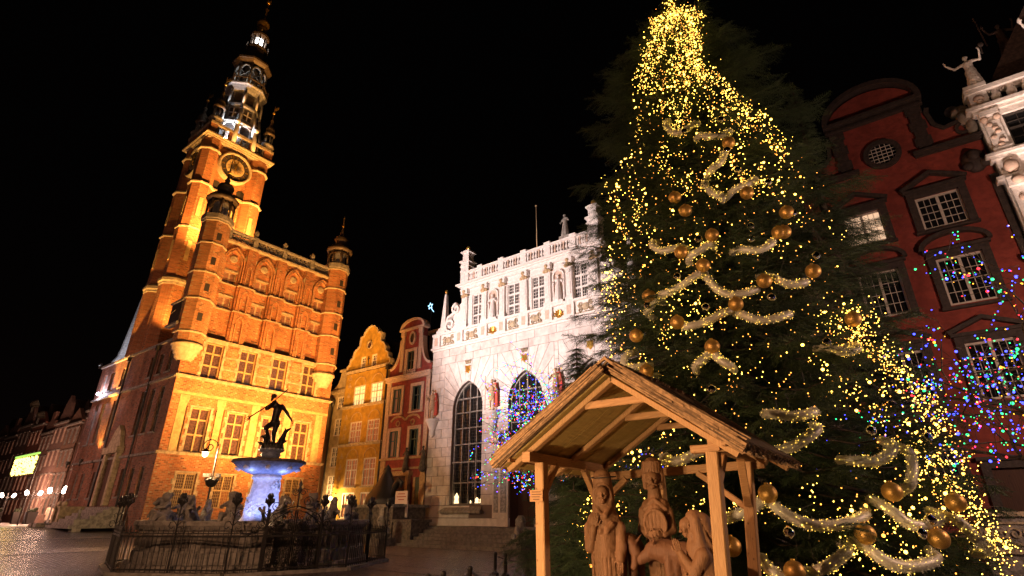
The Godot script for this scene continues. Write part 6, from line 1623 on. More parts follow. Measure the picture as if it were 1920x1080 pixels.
func railing():
	var t = thing("iron_railing", "black wrought iron railing with flower finials around the fountain", "railing", FC)
	var R = 4.55; var N = 8; var a00 = -0.12
	var cor = []
	for k in N:
		var a = a00 + TAU * k / N; cor.append(FC + Vector3(cos(a) * R, 0, sin(a) * R))
	var gate_side = 0
	var pick := B.new(); pick.lathe(Vector3.ZERO, [[0.013, 0.06], [0.013, 1.16], [0.022, 1.18], [0.0, 1.30]], 5)
	var pm = pick.done()
	for k in N:
		var p0: Vector3 = cor[k]; var p1: Vector3 = cor[(k + 1) % N]
		var d = (p1 - p0).normalized(); var L = (p1 - p0).length()
		var y0 = Vector3.UP * ground_y(p0.x); 
		for h in [0.16, 1.02]:
			var b := B.new(); b.bar(p0 + y0 + Vector3(0, h, 0), p1 + y0 + Vector3(0, h, 0), 0.03, 0.05 if h > 0.5 else 0.04); part(t, "rail", b, M.iron)
		var b0 := B.new(); b0.bar(p0 + y0 + Vector3(0, 1.10, 0), p1 + y0 + Vector3(0, 1.10, 0), 0.02, 0.025); part(t, "thin_rail", b0, M.iron)
		# kerb below
		var bk := B.new(); bk.bar(p0 + Vector3(0, 0.03, 0), p1 + Vector3(0, 0.03, 0), 0.34, 0.12); part(t, "stone_kerb", bk, M.stone_grey)
		var n = 22
		for j in n:
			var s = (j + 0.5) / n
			if k == gate_side and s > 0.28 and s < 0.72: continue
			part(t, "picket", pm, M.iron, Transform3D(Basis.IDENTITY, p0.lerp(p1, s) + y0))
		# corner standard with a flower head, and one in mid side
		for s in ([0.0, 0.5] if k != gate_side else [0.0, 0.26, 0.74]):
			var p = p0.lerp(p1, s) + y0
			var b := B.new(); b.tube([p, p + Vector3(0, 1.85, 0)], [0.028, 0.02], 6)
			part(t, "standard", b, M.iron)
			b = B.new(true)
			b.lathe(p, [[0.02, 1.80], [0.05, 1.86], [0.10, 1.92], [0.07, 2.04], [0.0, 2.12]], 8)
			for m in 7:
				var a = TAU * m / 7
				var w = Vector3(cos(a), 0, sin(a))
				b.tube([p + Vector3(0, 1.88, 0), p + w * 0.11 + Vector3(0, 1.96, 0), p + w * 0.13 + Vector3(0, 2.06, 0)], [0.02, 0.045, 0.008], 5)
				b.tube([p + Vector3(0, 1.98, 0), p + w * 0.07 + Vector3(0, 2.12, 0), p + w * 0.05 + Vector3(0, 2.2, 0)], [0.02, 0.035, 0.006], 5)
			part(t, "flower_finial", b, M.iron)
			b = B.new()
			for q in [-1, 1]:
				b.tube([p + Vector3(0, 1.3, 0), p + d * q * 0.12 + Vector3(0, 1.42, 0), p + d * q * 0.24 + Vector3(0, 1.40, 0), p + d * q * 0.27 + Vector3(0, 1.28, 0), p + d * q * 0.18 + Vector3(0, 1.22, 0), p + d * q * 0.12 + Vector3(0, 1.28, 0)], [0.014], 5)
				b.tube([p + Vector3(0, 1.55, 0), p + d * q * 0.09 + Vector3(0, 1.66, 0), p + d * q * 0.16 + Vector3(0, 1.62, 0), p + d * q * 0.13 + Vector3(0, 1.53, 0)], [0.012], 5)
			stuff(part(t, "scroll", b, M.iron))
	# gate with scrollwork leaves and a crest
	var p0: Vector3 = cor[gate_side]; var p1: Vector3 = cor[gate_side + 1]
	var dd = (p1 - p0).normalized(); var out = Vector3.UP.cross(dd).normalized()
	var mid = (p0 + p1) / 2
	var g = thing("iron_gate", "arched double gate of dense black wrought iron scrollwork in the railing", "gate", mid)
	var gf = Transform3D(Basis(dd, Vector3.UP, dd.cross(Vector3.UP)), mid)
	for q in [-1, 1]:
		var b := B.new(); b.bx(gf, q * 0.80 - 0.03, q * 0.80 + 0.03, 0.05, 1.75, -0.03, 0.03); part(g, "gate_post", b, M.iron)
		b = B.new()
		var leaf = [Vector2(q * 0.76, 0.10), Vector2(q * 0.03, 0.10), Vector2(q * 0.03, 1.72), Vector2(q * 0.30, 1.66), Vector2(q * 0.58, 1.50), Vector2(q * 0.76, 1.28), Vector2(q * 0.76, 0.10)]
		b.strip(gf, leaf, 0.035, -0.02, 0.02)
		var lf = part(g, "gate_leaf", b, M.iron)
		b = B.new()
		for r in 6:
			for c in 3:
				for s in [-1, 1]: b.strip(gf, scroll_pts(Vector2(q * (0.16 + c * 0.235), 0.28 + r * 0.235 + s * 0.05), 0.105, 0.02, PI / 2 * s, 1.35 * s * q, 12), 0.016, -0.012, 0.012)
		for k in 8: b.strip(gf, [Vector2(q * (0.07 + k * 0.092), 0.12), Vector2(q * (0.07 + k * 0.092), 1.25)], 0.008, -0.007, 0.007)
		stuff(part(lf, "scrollwork", b, M.iron))
		b = B.new()
		for s in [[0.95, 1.35, 0.14], [0.62, 1.85, 0.16], [0.30, 1.98, 0.17], [1.15, 1.2, 0.1], [0.12, 2.25, 0.12], [0.85, 1.62, 0.11]]: b.strip(gf, scroll_pts(Vector2(q * s[0], s[1]), s[2], 0.02, PI, 1.6 * q, 16), 0.02, -0.014, 0.014)
		b.strip(gf, [Vector2(q * 1.3, 1.05), Vector2(q * 0.9, 1.2), Vector2(q * 0.7, 1.6), Vector2(q * 0.2, 1.8), Vector2(0, 1.85)], 0.03, -0.02, 0.02)
		part(g, "crest_scroll", b, M.iron)
	var b := B.new(true); b.lathe(mid, [[0.02, 1.8], [0.02, 2.2], [0.08, 2.3], [0.03, 2.4], [0.06, 2.48], [0.0, 2.6]], 8); part(g, "crest_finial", b, M.iron)

func old_lamp_parts(t: Node3D, at: Vector3, side: Vector3):
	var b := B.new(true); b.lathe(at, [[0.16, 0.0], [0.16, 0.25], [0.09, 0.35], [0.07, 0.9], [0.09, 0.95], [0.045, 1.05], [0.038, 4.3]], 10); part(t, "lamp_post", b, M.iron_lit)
	b = B.new(true)
	var pts = []
	for k in 20:
		var a = PI * 0.0 + TAU * 1.35 * k / 19.0
		var r = lerpf(0.36, 0.07, k / 19.0)
		pts.append(at + Vector3(0, 4.35, 0) + side * (-0.36) + (side * cos(a) + Vector3.UP * sin(a)) * r)
	b.tube(pts, [0.028, 0.022], 6)
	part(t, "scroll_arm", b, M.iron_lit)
func lamps():
	# tall scroll-headed lamp behind the fountain
	var at = Vector3(-25.93, ground_y(-25.9), -12.1)
	var side = Vector3(0.42, 0, -0.9).normalized()
	var t = thing("scroll_street_lamp", "black iron street lamp with spiral top, cameras and flower basket behind the fountain", "street lamp", at)
	old_lamp_parts(t, at, side)
	var lp = at + side * -0.48 + Vector3(0, 3.98, 0)
	var b := B.new(true); b.lathe(lp, [[0.0, 0.28], [0.09, 0.24], [0.16, 0.15], [0.17, 0.12]], 10); b.tube([lp + Vector3(0, 0.26, 0), lp + side * 0.1 + Vector3(0, 0.42, 0)], [0.02], 5); part(t, "lamp_shade", b, M.iron)
	b = B.new(true); b.ball(lp + Vector3(0, 0.04, 0), Vector3(0.12, 0.14, 0.12)); part(t, "lamp_globe", b, glow(Color(1.0, 0.74, 0.42), 14.0))
	omni(t, lp + Vector3(0, 0.04, 0), Color(1.0, 0.62, 0.28), 45, 0.1)
	for q in [-1, 1]:
		b = B.new(); var c = at + side * q * 0.22 + Vector3(0, 3.12, 0)
		b.box(c, Vector3(0.16, 0.15, 0.30), Basis(Vector3.UP, q * 0.9)); b.bar(at + Vector3(0, 3.0, 0), c, 0.03, 0.03); part(t, "camera", b, M.frame_white)
	b = B.new(true); b.lathe(at, [[0.08, 2.62], [0.2, 2.7], [0.27, 2.9], [0.27, 2.95], [0.0, 2.97]], 10)
	for k in 9: b.ball(at + Vector3(cos(k * 0.7) * 0.2, 2.9 + 0.04 * (k % 2), sin(k * 0.7) * 0.2), Vector3(0.1, 0.08, 0.1), 6, 4)
	part(t, "flower_basket", b, M.iron)
	# globe lamps along the street on the left
	var spots = [[-83.0, -17.0, "street lamp with two glowing globes at the far left under the gold banner"], [-71.8, -16.6, "street lamp with two glowing globes between the far left lamp and the walker"], [-64.0, -16.4, "street lamp left of the glowing cluster by the town hall stair"], [-60.6, -16.6, "street lamp in the middle of the glowing cluster by the stair"], [-58.2, -16.9, "rightmost lamp of the glowing cluster, nearest the town hall stair"]]
	var proto: Node3D = null
	for s in spots:
		var p = Vector3(s[0], ground_y(s[0]), s[1])
		if proto == null:
			proto = thing("globe_street_lamp", s[2], "street lamp", Vector3.ZERO, "globe lamps along the left street")
			b = B.new(true); b.lathe(Vector3.ZERO, [[0.18, 0.0], [0.18, 0.3], [0.08, 0.45], [0.05, 2.4], [0.04, 3.1]], 8); part(proto, "lamp_post", b, M.iron)
			b = B.new(true); b.tube([Vector3(-0.85, 2.62, 0), Vector3(-0.5, 2.72, 0), Vector3(0, 2.5, 0), Vector3(0.5, 2.72, 0), Vector3(0.85, 2.62, 0)], [0.03], 6); part(proto, "lamp_arm", b, M.iron)
			for q in [-1, 1]:
				b = B.new(true); b.ball(Vector3(0.1 * q, 2.75, 0.55 * q), Vector3(0.165, 0.17, 0.165)); part(proto, "lamp_globe", b, M.lamp_pink)
				b = B.new(true); b.ball(Vector3(0.85 * q, 2.9, 0), Vector3(0.165, 0.17, 0.165)); part(proto, "lamp_globe", b, M.lamp_pink)
				omni(proto, Vector3(0.85 * q, 2.9, 0), Color(1.0, 0.50, 0.32), 20, 0.15)
			proto.position = p; proto.rotation.y = -0.9
		else: copy_of(proto, p, s[2], -0.9)
	# wall lamp on the pale house
	t = thing("wall_lamp", "glowing wall lantern low on the cream house behind the gate", "wall lamp", Vector3(-35.9, 2.7, -25.5))
	b = B.new(true); b.tube([Vector3(-35.9, 3.0, -26.0), Vector3(-35.9, 3.1, -25.7), Vector3(-35.9, 2.95, -25.5)], [0.025], 5); b.lathe(Vector3(-35.9, 2.7, -25.5), [[0.16, 0.16], [0.05, 0.26], [0.0, 0.3]], 8); part(t, "bracket", b, M.iron)
	b = B.new(true); b.ball(Vector3(-35.9, 2.7, -25.5), Vector3(0.14, 0.16, 0.14)); part(t, "lamp_globe", b, glow(Color(1.0, 0.62, 0.2), 14.0))
	omni(t, Vector3(-35.9, 2.7, -25.5), Color(1.0, 0.58, 0.2), 16, 0.12)
	# small bright lamp high on the row houses
	t = thing("facade_lamp", "small white lamp shining high on the dark street facade", "wall lamp", Vector3(-48.0, 9.8, -13.0))
	b = B.new(true); b.ball(Vector3(-48.0, 9.8, -12.95), Vector3(0.12, 0.12, 0.12)); part(t, "lamp_globe", b, glow(Color(0.8, 0.75, 1.0), 25.0))
	omni(t, Vector3(-48.0, 9.8, -12.95), Color(0.85, 0.8, 1.0), 6, 0.1)
	# street lamp out of view, placed to light the shelter and the pavement
	at = Vector3(-9.5, 0, 0.6)
	t = thing("unseen_street_lamp", "street lamp out of view on the near side, placed to light the wooden shelter", "street lamp", at)
	b = B.new(true); b.lathe(at, [[0.16, 0.0], [0.16, 0.25], [0.07, 0.4], [0.05, 5.0]], 8); part(t, "lamp_post", b, M.iron)
	b = B.new(true); b.ball(at + Vector3(0, 5.2, 0), Vector3(0.17, 0.18, 0.17)); part(t, "lamp_globe", b, glow(Color(1.0, 0.66, 0.36), 10.0))
	omni(t, at + Vector3(0, 5.2, 0), Color(1.0, 0.52, 0.27), 80, 0.16)

func unseen_lamps():  # street lamps out of view, placed to light the side wall and red house
	var sl = thing("unseen_street_lamp", "street lamp out of view on the south side, placed to light the town hall side wall", "street lamp", Vector3(-44, 0.9, -4.2))
	var sb := B.new(true); sb.lathe(Vector3(-44, 0.9, -4.2), [[0.16, 0.0], [0.16, 0.25], [0.07, 0.4], [0.05, 4.2]], 8); part(sl, "lamp_post", sb, M.iron)
	sb = B.new(true); sb.ball(Vector3(-44, 5.3, -4.2), Vector3(0.17, 0.18, 0.17)); part(sl, "lamp_globe", sb, glow(Color(1.0, 0.66, 0.36), 10.0))
	omni(sl, Vector3(-44, 5.3, -4.2), Color(1.0, 0.50, 0.36), 42, 0.16)
	var at = Vector3(7.6, 0.5, -15.2)
	var t = thing("unseen_street_lamp", "street lamp out of view at the right, placed to light the dark red house", "street lamp", at)
	var b := B.new(true); b.lathe(at, [[0.16, -0.5], [0.16, 0.25], [0.07, 0.4], [0.05, 5.0]], 8); part(t, "lamp_post", b, M.iron)
	b = B.new(true); b.ball(at + Vector3(0, 5.2, 0), Vector3(0.17, 0.18, 0.17)); part(t, "lamp_globe", b, glow(Color(1.0, 0.66, 0.36), 10.0))
	omni(t, at + Vector3(0, 5.2, 0), Color(1.0, 0.60, 0.42), 62, 0.16)
func smalls():
	# gold light banner across the street at the far left
	var t = thing("light_banner", "banner of golden fairy lights with a green top edge at the far left", "light decoration", Vector3(-66, 5, -11))
	var b := B.new(); b.box(Vector3(-62.6, 6.33, -13.2), Vector3(7.0, 0.14, 0.12)); part(t, "top_tube", b, glow(Color(0.5, 0.9, 0.15), 1.2))
	b = B.new(); b.box(Vector3(-62.6, 6.22, -13.28), Vector3(7.1, 0.06, 0.06)); b.tube([Vector3(-59.1, 0.8, -13.28), Vector3(-59.1, 6.3, -13.28)], [0.05], 6); part(t, "frame", b, M.frame_dark)
	b = B.new(); b.box(Vector3(-62.6, 5.45, -13.25), Vector3(7.0, 1.5, 0.02)); part(t, "backing", b, flat(Color(0.12, 0.08, 0.02), 0.8))
	var mm := MultiMesh.new(); mm.transform_format = MultiMesh.TRANSFORM_3D
	var sp := SphereMesh.new(); sp.radius = 0.05; sp.height = 0.1; sp.radial_segments = 6; sp.rings = 3
	mm.mesh = sp; mm.instance_count = 500
	var rng := RandomNumberGenerator.new(); rng.seed = 9
	for i in 500: mm.set_instance_transform(i, Transform3D(Basis.IDENTITY, Vector3(rng.randf_range(-66.0, -59.2), rng.randf_range(4.75, 6.15), -13.18)))
	var mi := MultiMeshInstance3D.new(); mi.name = "fairy_lights"; mi.multimesh = mm; mi.material_override = glow(Color(1.0, 0.7, 0.16), 5.0); t.add_child(mi); mi.position = -t.position; stuff(mi)
	# walker in a long pale coat, seen from behind on the left
	var p = Vector3(-64.5, 0.76, -16.45)
	t = thing("person", "person in a long cream coat and dark boots walking away on the lit pavement", "person", p)
	var o = []
	o.append([Vector3(0, 0.95, 0), Vector3(0, 1.28, 0), 0.17, 0.17]); o.append([Vector3(-0.10, 1.34, 0), Vector3(0.10, 1.34, 0), 0.11, 0.11]); o.append([Vector3(0, 0.95, 0), Vector3(0, 0.45, 0), 0.18, 0.23])
	for q in [-1, 1]: o.append([Vector3(0.19 * q, 1.36, 0), Vector3(0.25 * q, 1.08, -0.02), 0.075, 0.06]); o.append([Vector3(0.25 * q, 1.08, -0.02), Vector3(0.24 * q, 0.85, 0.08), 0.06, 0.05])
	var tf = Transform3D(Basis(Vector3.UP, -1.4), p)
	var sk = []
	sk.append_array(head_bones(Vector3(0, 1.60, 0.02), Vector3(0, 0, 1), Vector3.UP)); sk.append([Vector3(0, 1.40, 0), Vector3(0, 1.52, 0.01), 0.06, 0.055])
	for q in [-1, 1]: sk.append([Vector3(0.09 * q, 0.95, 0), Vector3(0.09 * q, 0.5, 0.03 * q), 0.09, 0.06]); sk.append([Vector3(0.09 * q, 0.5, 0.03 * q), Vector3(0.09 * q, 0.08, 0.1 * q), 0.058, 0.045]); sk.append([Vector3(0.09 * q, 0.05, 0.08 * q), Vector3(0.10 * q, 0.04, 0.2 + 0.08 * q), 0.048, 0.04])
	for q in [-1, 1]: sk.append_array(hand_bones(Vector3(0.24 * q, 0.84, 0.09), Vector3(0, -1, 0.1).normalized(), Vector3(q, 0, 0), Vector3(0, 0, 1), 1.0, 0.4))
	part(t, "body", commit(body(sk, 0.016, 0.02)), flat(Color(0.05, 0.03, 0.025), 0.7), tf)
	part(t, "long_coat", commit(body(o, 0.025, 0.04)), mat(Color(0.62, 0.48, 0.38), 0.9, 0.15, 0.4, 4, 71), tf)
	part(t, "hair", commit(body([[Vector3(0, 1.66, -0.02), Vector3(0, 1.56, -0.05), 0.105, 0.085]], 0.02, 0.02)), flat(Color(0.05, 0.028, 0.018), 0.7), tf)
	# folding sign boards, bins and planters near the lamps
	var q0 = [[-72.0, -16.9, "dark folding menu board standing left of the walker"], [-77.0, -17.0, "dark folding board further left by the planters"]]
	for q in q0:
		var c = Vector3(q[0], ground_y(q[0]), q[1])
		t = thing("folding_sign", q[2], "sign board", c, "folding boards on the pavement")
		for s in [-1, 1]:
			b = B.new(); b.box(c + Vector3(0.16 * s, 0.55, 0), Vector3(0.04, 1.1, 0.75), Basis(Vector3.FORWARD, 0.25 * s)); part(t, "board", b, flat(Color(0.05, 0.06, 0.08), 0.4))
	var q1 = [[-75.2, -16.6, "dark tapering planter left of the menu board"], [-81.0, -16.2, "broad black planter box at the far left edge"], [-70.6, -16.7, "dark bin right beside the menu board"]]
	for q in q1:
		var c = Vector3(q[0], ground_y(q[0]), q[1])
		t = thing("planter", q[2], "planter", c, "planters on the pavement")
		b = B.new(); b.lathe(c, [[0.38, 0], [0.55, 1.1], [0.50, 1.1], [0.45, 0.9], [0.0, 0.9]], 4, PI / 4); part(t, "tub", b, M.frame_dark)
		b = B.new(true)
		for k in 8: b.ball(c + Vector3(cos(k * 2.4) * 0.22, 1.15 + 0.08 * (k % 3), sin(k * 2.4) * 0.22), Vector3(0.16, 0.2, 0.16), 6, 4)
		part(t, "shrub", b, flat(Color(0.03, 0.04, 0.02), 0.9))
	# stone post and carved terrace ends before the side stair
	t = thing("stone_post", "short weathered stone post in front of the side stair", "stone post", Vector3(-38.2, 0.75, -11.1))
	b = B.new(); b.box(Vector3(-38.2, 1.05, -11.1), Vector3(0.42, 0.62, 0.42)); b.lathe(Vector3(-38.2, 0, -11.1), [[0.26, 1.36], [0.1, 1.42], [0.07, 1.85], [0.0, 1.95]], 4, PI / 4); part(t, "shaft", b, M.stone_grey)
	var w = [[-42.6, "carved stone side wall left of the town hall stair"], [-43.5, "second carved stone wall slab left of the stair"]]
	for q in w:
		t = thing("stair_side_wall", q[1], "stone wall", Vector3(q[0], 0.9, -12.0), "carved slabs beside the stair")
		b = B.new(); b.box(Vector3(q[0], 1.4, -12.1), Vector3(0.35, 1.1, 1.6)); b.box(Vector3(q[0], 2.0, -12.1), Vector3(0.45, 0.12, 1.7)); part(t, "slab", b, M.stone)
		b = B.new(true); b.ball(Vector3(q[0], 2.2, -11.5), Vector3(0.16, 0.18, 0.16)); part(t, "stone_ball", b, M.stone)
		b = B.new(); b.box(Vector3(q[0], 1.02, -11.7), Vector3(0.6, 0.24, 2.7)); part(t, "footing", b, M.stone_grey)
	# bell-shaped bronze canopy on its stone platform in front of the red house
	var c = Vector3(-27.9, 0, -24.2)
	t = thing("stone_platform", "dark stone porch platform with a relief niche below the bronze bell", "platform", c)
	b = B.new(); b.box(c + Vector3(0.1, 1.0, 0.4), Vector3(4.4, 2.0, 2.6)); part(t, "masonry", b, M.stone_dark)
	b = B.new(); b.box(c + Vector3(0.1, 2.08, 0.4), Vector3(4.7, 0.16, 2.9)); part(t, "coping", b, M.stone_grey)
	for x in [-1.2, 1.5]:
		b = B.new(); b.box(c + Vector3(x, 1.0, 1.78), Vector3(0.42, 1.98, 0.16)); part(t, "pier", b, M.stone_grey)
	b = B.new(true)
	b.lathe(c + Vector3(0.2, 0, 1.74), [[0.42, 0.1], [0.5, 0.5], [0.38, 0.95], [0.22, 1.2], [0.3, 1.4], [0.2, 1.62], [0.0, 1.7]], 10); b.ball(c + Vector3(0.05, 0.45, 2.0), Vector3(0.25, 0.3, 0.2)); b.ball(c + Vector3(0.45, 0.3, 2.0), Vector3(0.22, 0.26, 0.2))
	part(t, "relief_figure", b, M.stone_dark)
	b = B.new(); b.box(Vector3(-24.75, 0.6, -23.2), Vector3(1.5, 1.25, 1.4)); b.box(Vector3(-24.75, 1.28, -23.2), Vector3(1.7, 0.14, 1.6)); part(t, "side_block", b, M.stone_dark)
	t = thing("bronze_bell", "dark bell shaped bronze cover with curled spout on the stone platform", "sculpture", c + Vector3(0, 2.16, 0))
	b = B.new(true); b.lathe(c + Vector3(-0.1, 0, 0.3), [[1.28, 2.17], [1.32, 2.35], [1.2, 2.6], [0.9, 3.0], [0.55, 3.5], [0.32, 3.95], [0.2, 4.2], [0.24, 4.3], [0.1, 4.45], [0.0, 4.6]], 20); part(t, "bell", b, M.iron)
	b = B.new(true); b.tube([c + Vector3(0.9, 2.6, 0.6), c + Vector3(1.2, 3.2, 0.7), c + Vector3(1.5, 3.55, 0.7), c + Vector3(1.75, 3.4, 0.7), c + Vector3(1.7, 3.1, 0.7)], [0.16, 0.2, 0.2, 0.14, 0.08], 8); part(t, "curled_spout", b, M.iron)
	var stm = commit(body(figure_bones(true, Vector3(-0.28, 1.1, 0.12), Vector3(-0.1, 1.2, 0.26), Vector3(0.3, 1.15, 0.1), Vector3(0.34, 1.4, 0.2)), 0.04, 0.05))
	var sx = [[-28.35, "slim stone figure above the bronze bell on the red house portal"], [-26.75, "slim stone figure at the right end of the red house portal"]]
	for q in sx:
		t = thing("portal_statue", q[1], "statue", Vector3(q[0], 4.3, -25.7), "figures on the red house portal")
		part(t, "carved_body", stm, M.stone_dark, Transform3D(Basis.IDENTITY.scaled(Vector3(0.85, 0.85, 0.85)), Vector3(q[0], 4.32, -25.72)))
	t = thing("notice_board", "white notice board with red print on the platform's right end", "sign", Vector3(-25.9, 2.2, -24.0))
	b = B.new(); b.box(Vector3(-25.95, 2.55, -23.4), Vector3(1.05, 0.72, 0.04)); part(t, "board", b, flat(Color(0.68, 0.55, 0.5), 0.7))
	b = B.new(); b.box(Vector3(-25.55, 1.9, -23.45), Vector3(0.28, 0.9, 0.05)); part(t, "lower_leaf", b, flat(Color(0.6, 0.5, 0.46), 0.7))
	b = B.new()
	for k in 3: b.box(Vector3(-25.95, 2.75 - k * 0.16, -23.376), Vector3([0.6, 0.8, 0.5][k], 0.05, 0.006))
	part(t, "print", b, flat(Color(0.4, 0.08, 0.06), 0.7))
	# lions at the steps
	var lb = []
	lb.append([Vector3(0, 0.45, -0.35), Vector3(0, 0.75, 0.05), 0.24, 0.24]); lb.append([Vector3(0, 0.75, 0.05), Vector3(0, 1.05, 0.16), 0.25, 0.24]); lb.append([Vector3(0, 1.16, 0.22), Vector3(0, 1.10, 0.38), 0.17, 0.10]); lb.append([Vector3(0, 0.2, -0.35), Vector3(0, 0.25, -0.2), 0.26, 0.2])
	for k in 9: lb.append([Vector3(cos(k * 0.7) * 0.2, 1.08 + sin(k * 0.7) * 0.2, 0.2), Vector3(cos(k * 0.7) * 0.26, 1.0 + sin(k * 0.7) * 0.24, 0.12), 0.08, 0.06])
	for q in [-1, 1]:
		lb.append([Vector3(0.16 * q, 0.75, 0.16), Vector3(0.17 * q, 0.08, 0.30), 0.11, 0.08]); lb.append([Vector3(0.17 * q, 0.06, 0.30), Vector3(0.17 * q, 0.05, 0.44), 0.08, 0.07]); lb.append([Vector3(0.24 * q, 0.30, -0.30), Vector3(0.26 * q, 0.12, 0.05), 0.17, 0.1]); lb.append([Vector3(0.26 * q, 0.07, 0.0), Vector3(0.26 * q, 0.06, 0.16), 0.08, 0.07]); lb.append([Vector3(0.11 * q, 1.28, 0.2), Vector3(0.12 * q, 1.34, 0.19), 0.05, 0.03])
	lb.append([Vector3(0, 1.05, 0.46), Vector3(0, 1.05, 0.48), 0.05, 0.05]); lb.append([Vector3(0, 0.2, -0.55), Vector3(0.3, 0.15, -0.5), 0.05, 0.05])
	var lm = commit(body(lb, 0.03, 0.05, null, 0.02))
	var ln = [[Vector3(-15.85, 0.42, -21.6), 0.9, "seated stone lion at the right end of the court steps"], [Vector3(-25.1, 0.42, -21.4), 0.1, "seated stone lion at the left end of the court steps"]]
	for q in ln:
		t = thing("stone_lion", q[2], "statue", q[0], "lions at the court steps")
		b = B.new(); b.box(q[0] + Vector3(0, -0.22, 0), Vector3(1.0, 0.42, 1.2)); part(t, "plinth", b, M.stone_dark)
		part(t, "carved_body", lm, M.stone_grey, Transform3D(Basis(Vector3.UP, q[1]).scaled(Vector3(0.85, 0.85, 0.85)), q[0]))
	# iron bollards with chain
	var bl = [[Vector3(-7.96, 0, -7.97), "bollard top at the bottom edge, furthest left of the chain posts"], [Vector3(-8.09, 0, -8.51), "second bollard from the left at the bottom edge"], [Vector3(-8.37, 0, -9.62), "third bollard from the left, in front of the steps"], [Vector3(-10.87, 0, -13.59), "slim bollard, left one of the close pair before the lion"], [Vector3(-10.35, 0, -13.4), "slim bollard, right one of the close pair before the lion"], [Vector3(-10.2, 0, -14.29), "bollard just left of the shelter's left post"], [Vector3(-9.45, 0, -15.43), "bollard right of the shelter's left post by the spruce"], [Vector3(-11.3, 0, -17.3), "far bollard behind the shelter's left post"]]
	var bp: Node3D = null
	for q in bl:
		if bp == null:
			bp = thing("bollard", q[1], "bollard", Vector3.ZERO, "chain bollards")
			b = B.new(true); b.lathe(Vector3.ZERO, [[0.055, 0.08], [0.05, 0.5], [0.06, 0.52], [0.06, 0.57], [0.03, 0.60], [0.0, 0.60]], 10); part(bp, "post", b, M.iron)
			b = B.new(); b.lathe(Vector3.ZERO, [[0.12, 0.0], [0.12, 0.06], [0.06, 0.09]], 10); part(bp, "foot", b, M.iron)
			bp.position = q[0]
		else: copy_of(bp, q[0], q[1])
	var ch = [[5, 6], [2, 4], [3, 7]]
	var cl = ["chain hanging between the bollards at the shelter's left post", "chain from the third bollard to the close pair", "chain running back to the far bollard"]
	for i in 3:
		t = thing("chain", cl[i], "chain", bl[ch[i][0]][0])
		b = B.new()
		var p0: Vector3 = bl[ch[i][0]][0] + Vector3(0, 0.5, 0); var p1: Vector3 = bl[ch[i][1]][0] + Vector3(0, 0.5, 0)
		var n = int(p0.distance_to(p1) / 0.09)
		for k in n:
			var s = (k + 0.5) / n
			var m = p0.lerp(p1, s) - Vector3(0, 0.26 * 4 * s * (1 - s), 0)
			var d = (p1 - p0).normalized() * 0.055 + Vector3(0, -0.26 * 4 * (1 - 2 * s) / n * 0.5, 0)
			b.bar(m - d, m + d, 0.022 if k % 2 else 0.010, 0.010 if k % 2 else 0.022)
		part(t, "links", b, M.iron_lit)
	# carved terrace wall at the right edge
	t = thing("terrace_wall", "carved stone terrace wall in front of the dark red house at the right edge", "stone wall", Vector3(3, 0, -22))
	b = B.new(); b.box(Vector3(4.6, 0.78, -22.4), Vector3(8.0, 1.56, 0.5)); part(t, "masonry", b, M.stone_grey)
	b = B.new(); b.box(Vector3(4.6, 1.62, -22.4), Vector3(8.2, 0.13, 0.7)); part(t, "coping", b, M.stone)
	b = B.new(); b.box(Vector3(4.6, 0.62, -22.12), Vector3(8.1, 0.1, 0.12)); part(t, "moulding", b, M.stone)
	for x in [1.25, 2.9, 4.6]:
		b = B.new(); var ff = Transform3D(Basis.IDENTITY, Vector3(x, 0, -22.149))
		b.strip(ff, [Vector2(-0.62, 0.82), Vector2(0.62, 0.82), Vector2(0.62, 1.38), Vector2(-0.62, 1.38), Vector2(-0.62, 0.82)], 0.07, 0, 0.05)
		for k in 4: b.strip(ff, scroll_pts(Vector2(-0.42 + 0.28 * k, 1.1), 0.17, 0.03, k * 1.5, 1.3 if k % 2 else -1.3, 14), 0.05, 0, 0.05)
		part(t, "carved_panel", b, M.stone)
	t = thing("raised_terrace", "dim terrace floor and ledge behind the carved wall", "terrace", Vector3(3, 0, -24)); b = B.new(); b.box(Vector3(4.6, 0.25, -24.2), Vector3(8.0, 0.5, 3.1)); part(t, "floor", b, M.stone_grey)
	# cluster of floodlights on a pole among the bare branches at the right
	var pc = Vector3(-0.55, 0, -17.6)
	t = thing("lamp_cluster", "cluster of unlit metal floodlights glinting among the right bare branches", "floodlight", pc)
	b = B.new(true); b.tube([pc, pc + Vector3(0, 4.5, 0)], [0.07, 0.05], 8); part(t, "pole", b, M.iron)
	var rf := flat(Color(0.7, 0.66, 0.62), 0.25, 0.8)
	for k in 3:
		b = B.new(true); b.lathe(pc + Vector3(-0.5 + 0.45 * k, 4.2 + 0.1 * (k % 2), 0.15), [[0.02, -0.2], [0.1, -0.1], [0.2, 0.12], [0.19, 0.13], [0.08, -0.06]], 10, 0, Basis(Vector3(0.4, 0.2, 1).normalized(), 0.6 - 0.5 * k) * Basis(Vector3.RIGHT, 2.2)); part(t, "reflector", b, rf)
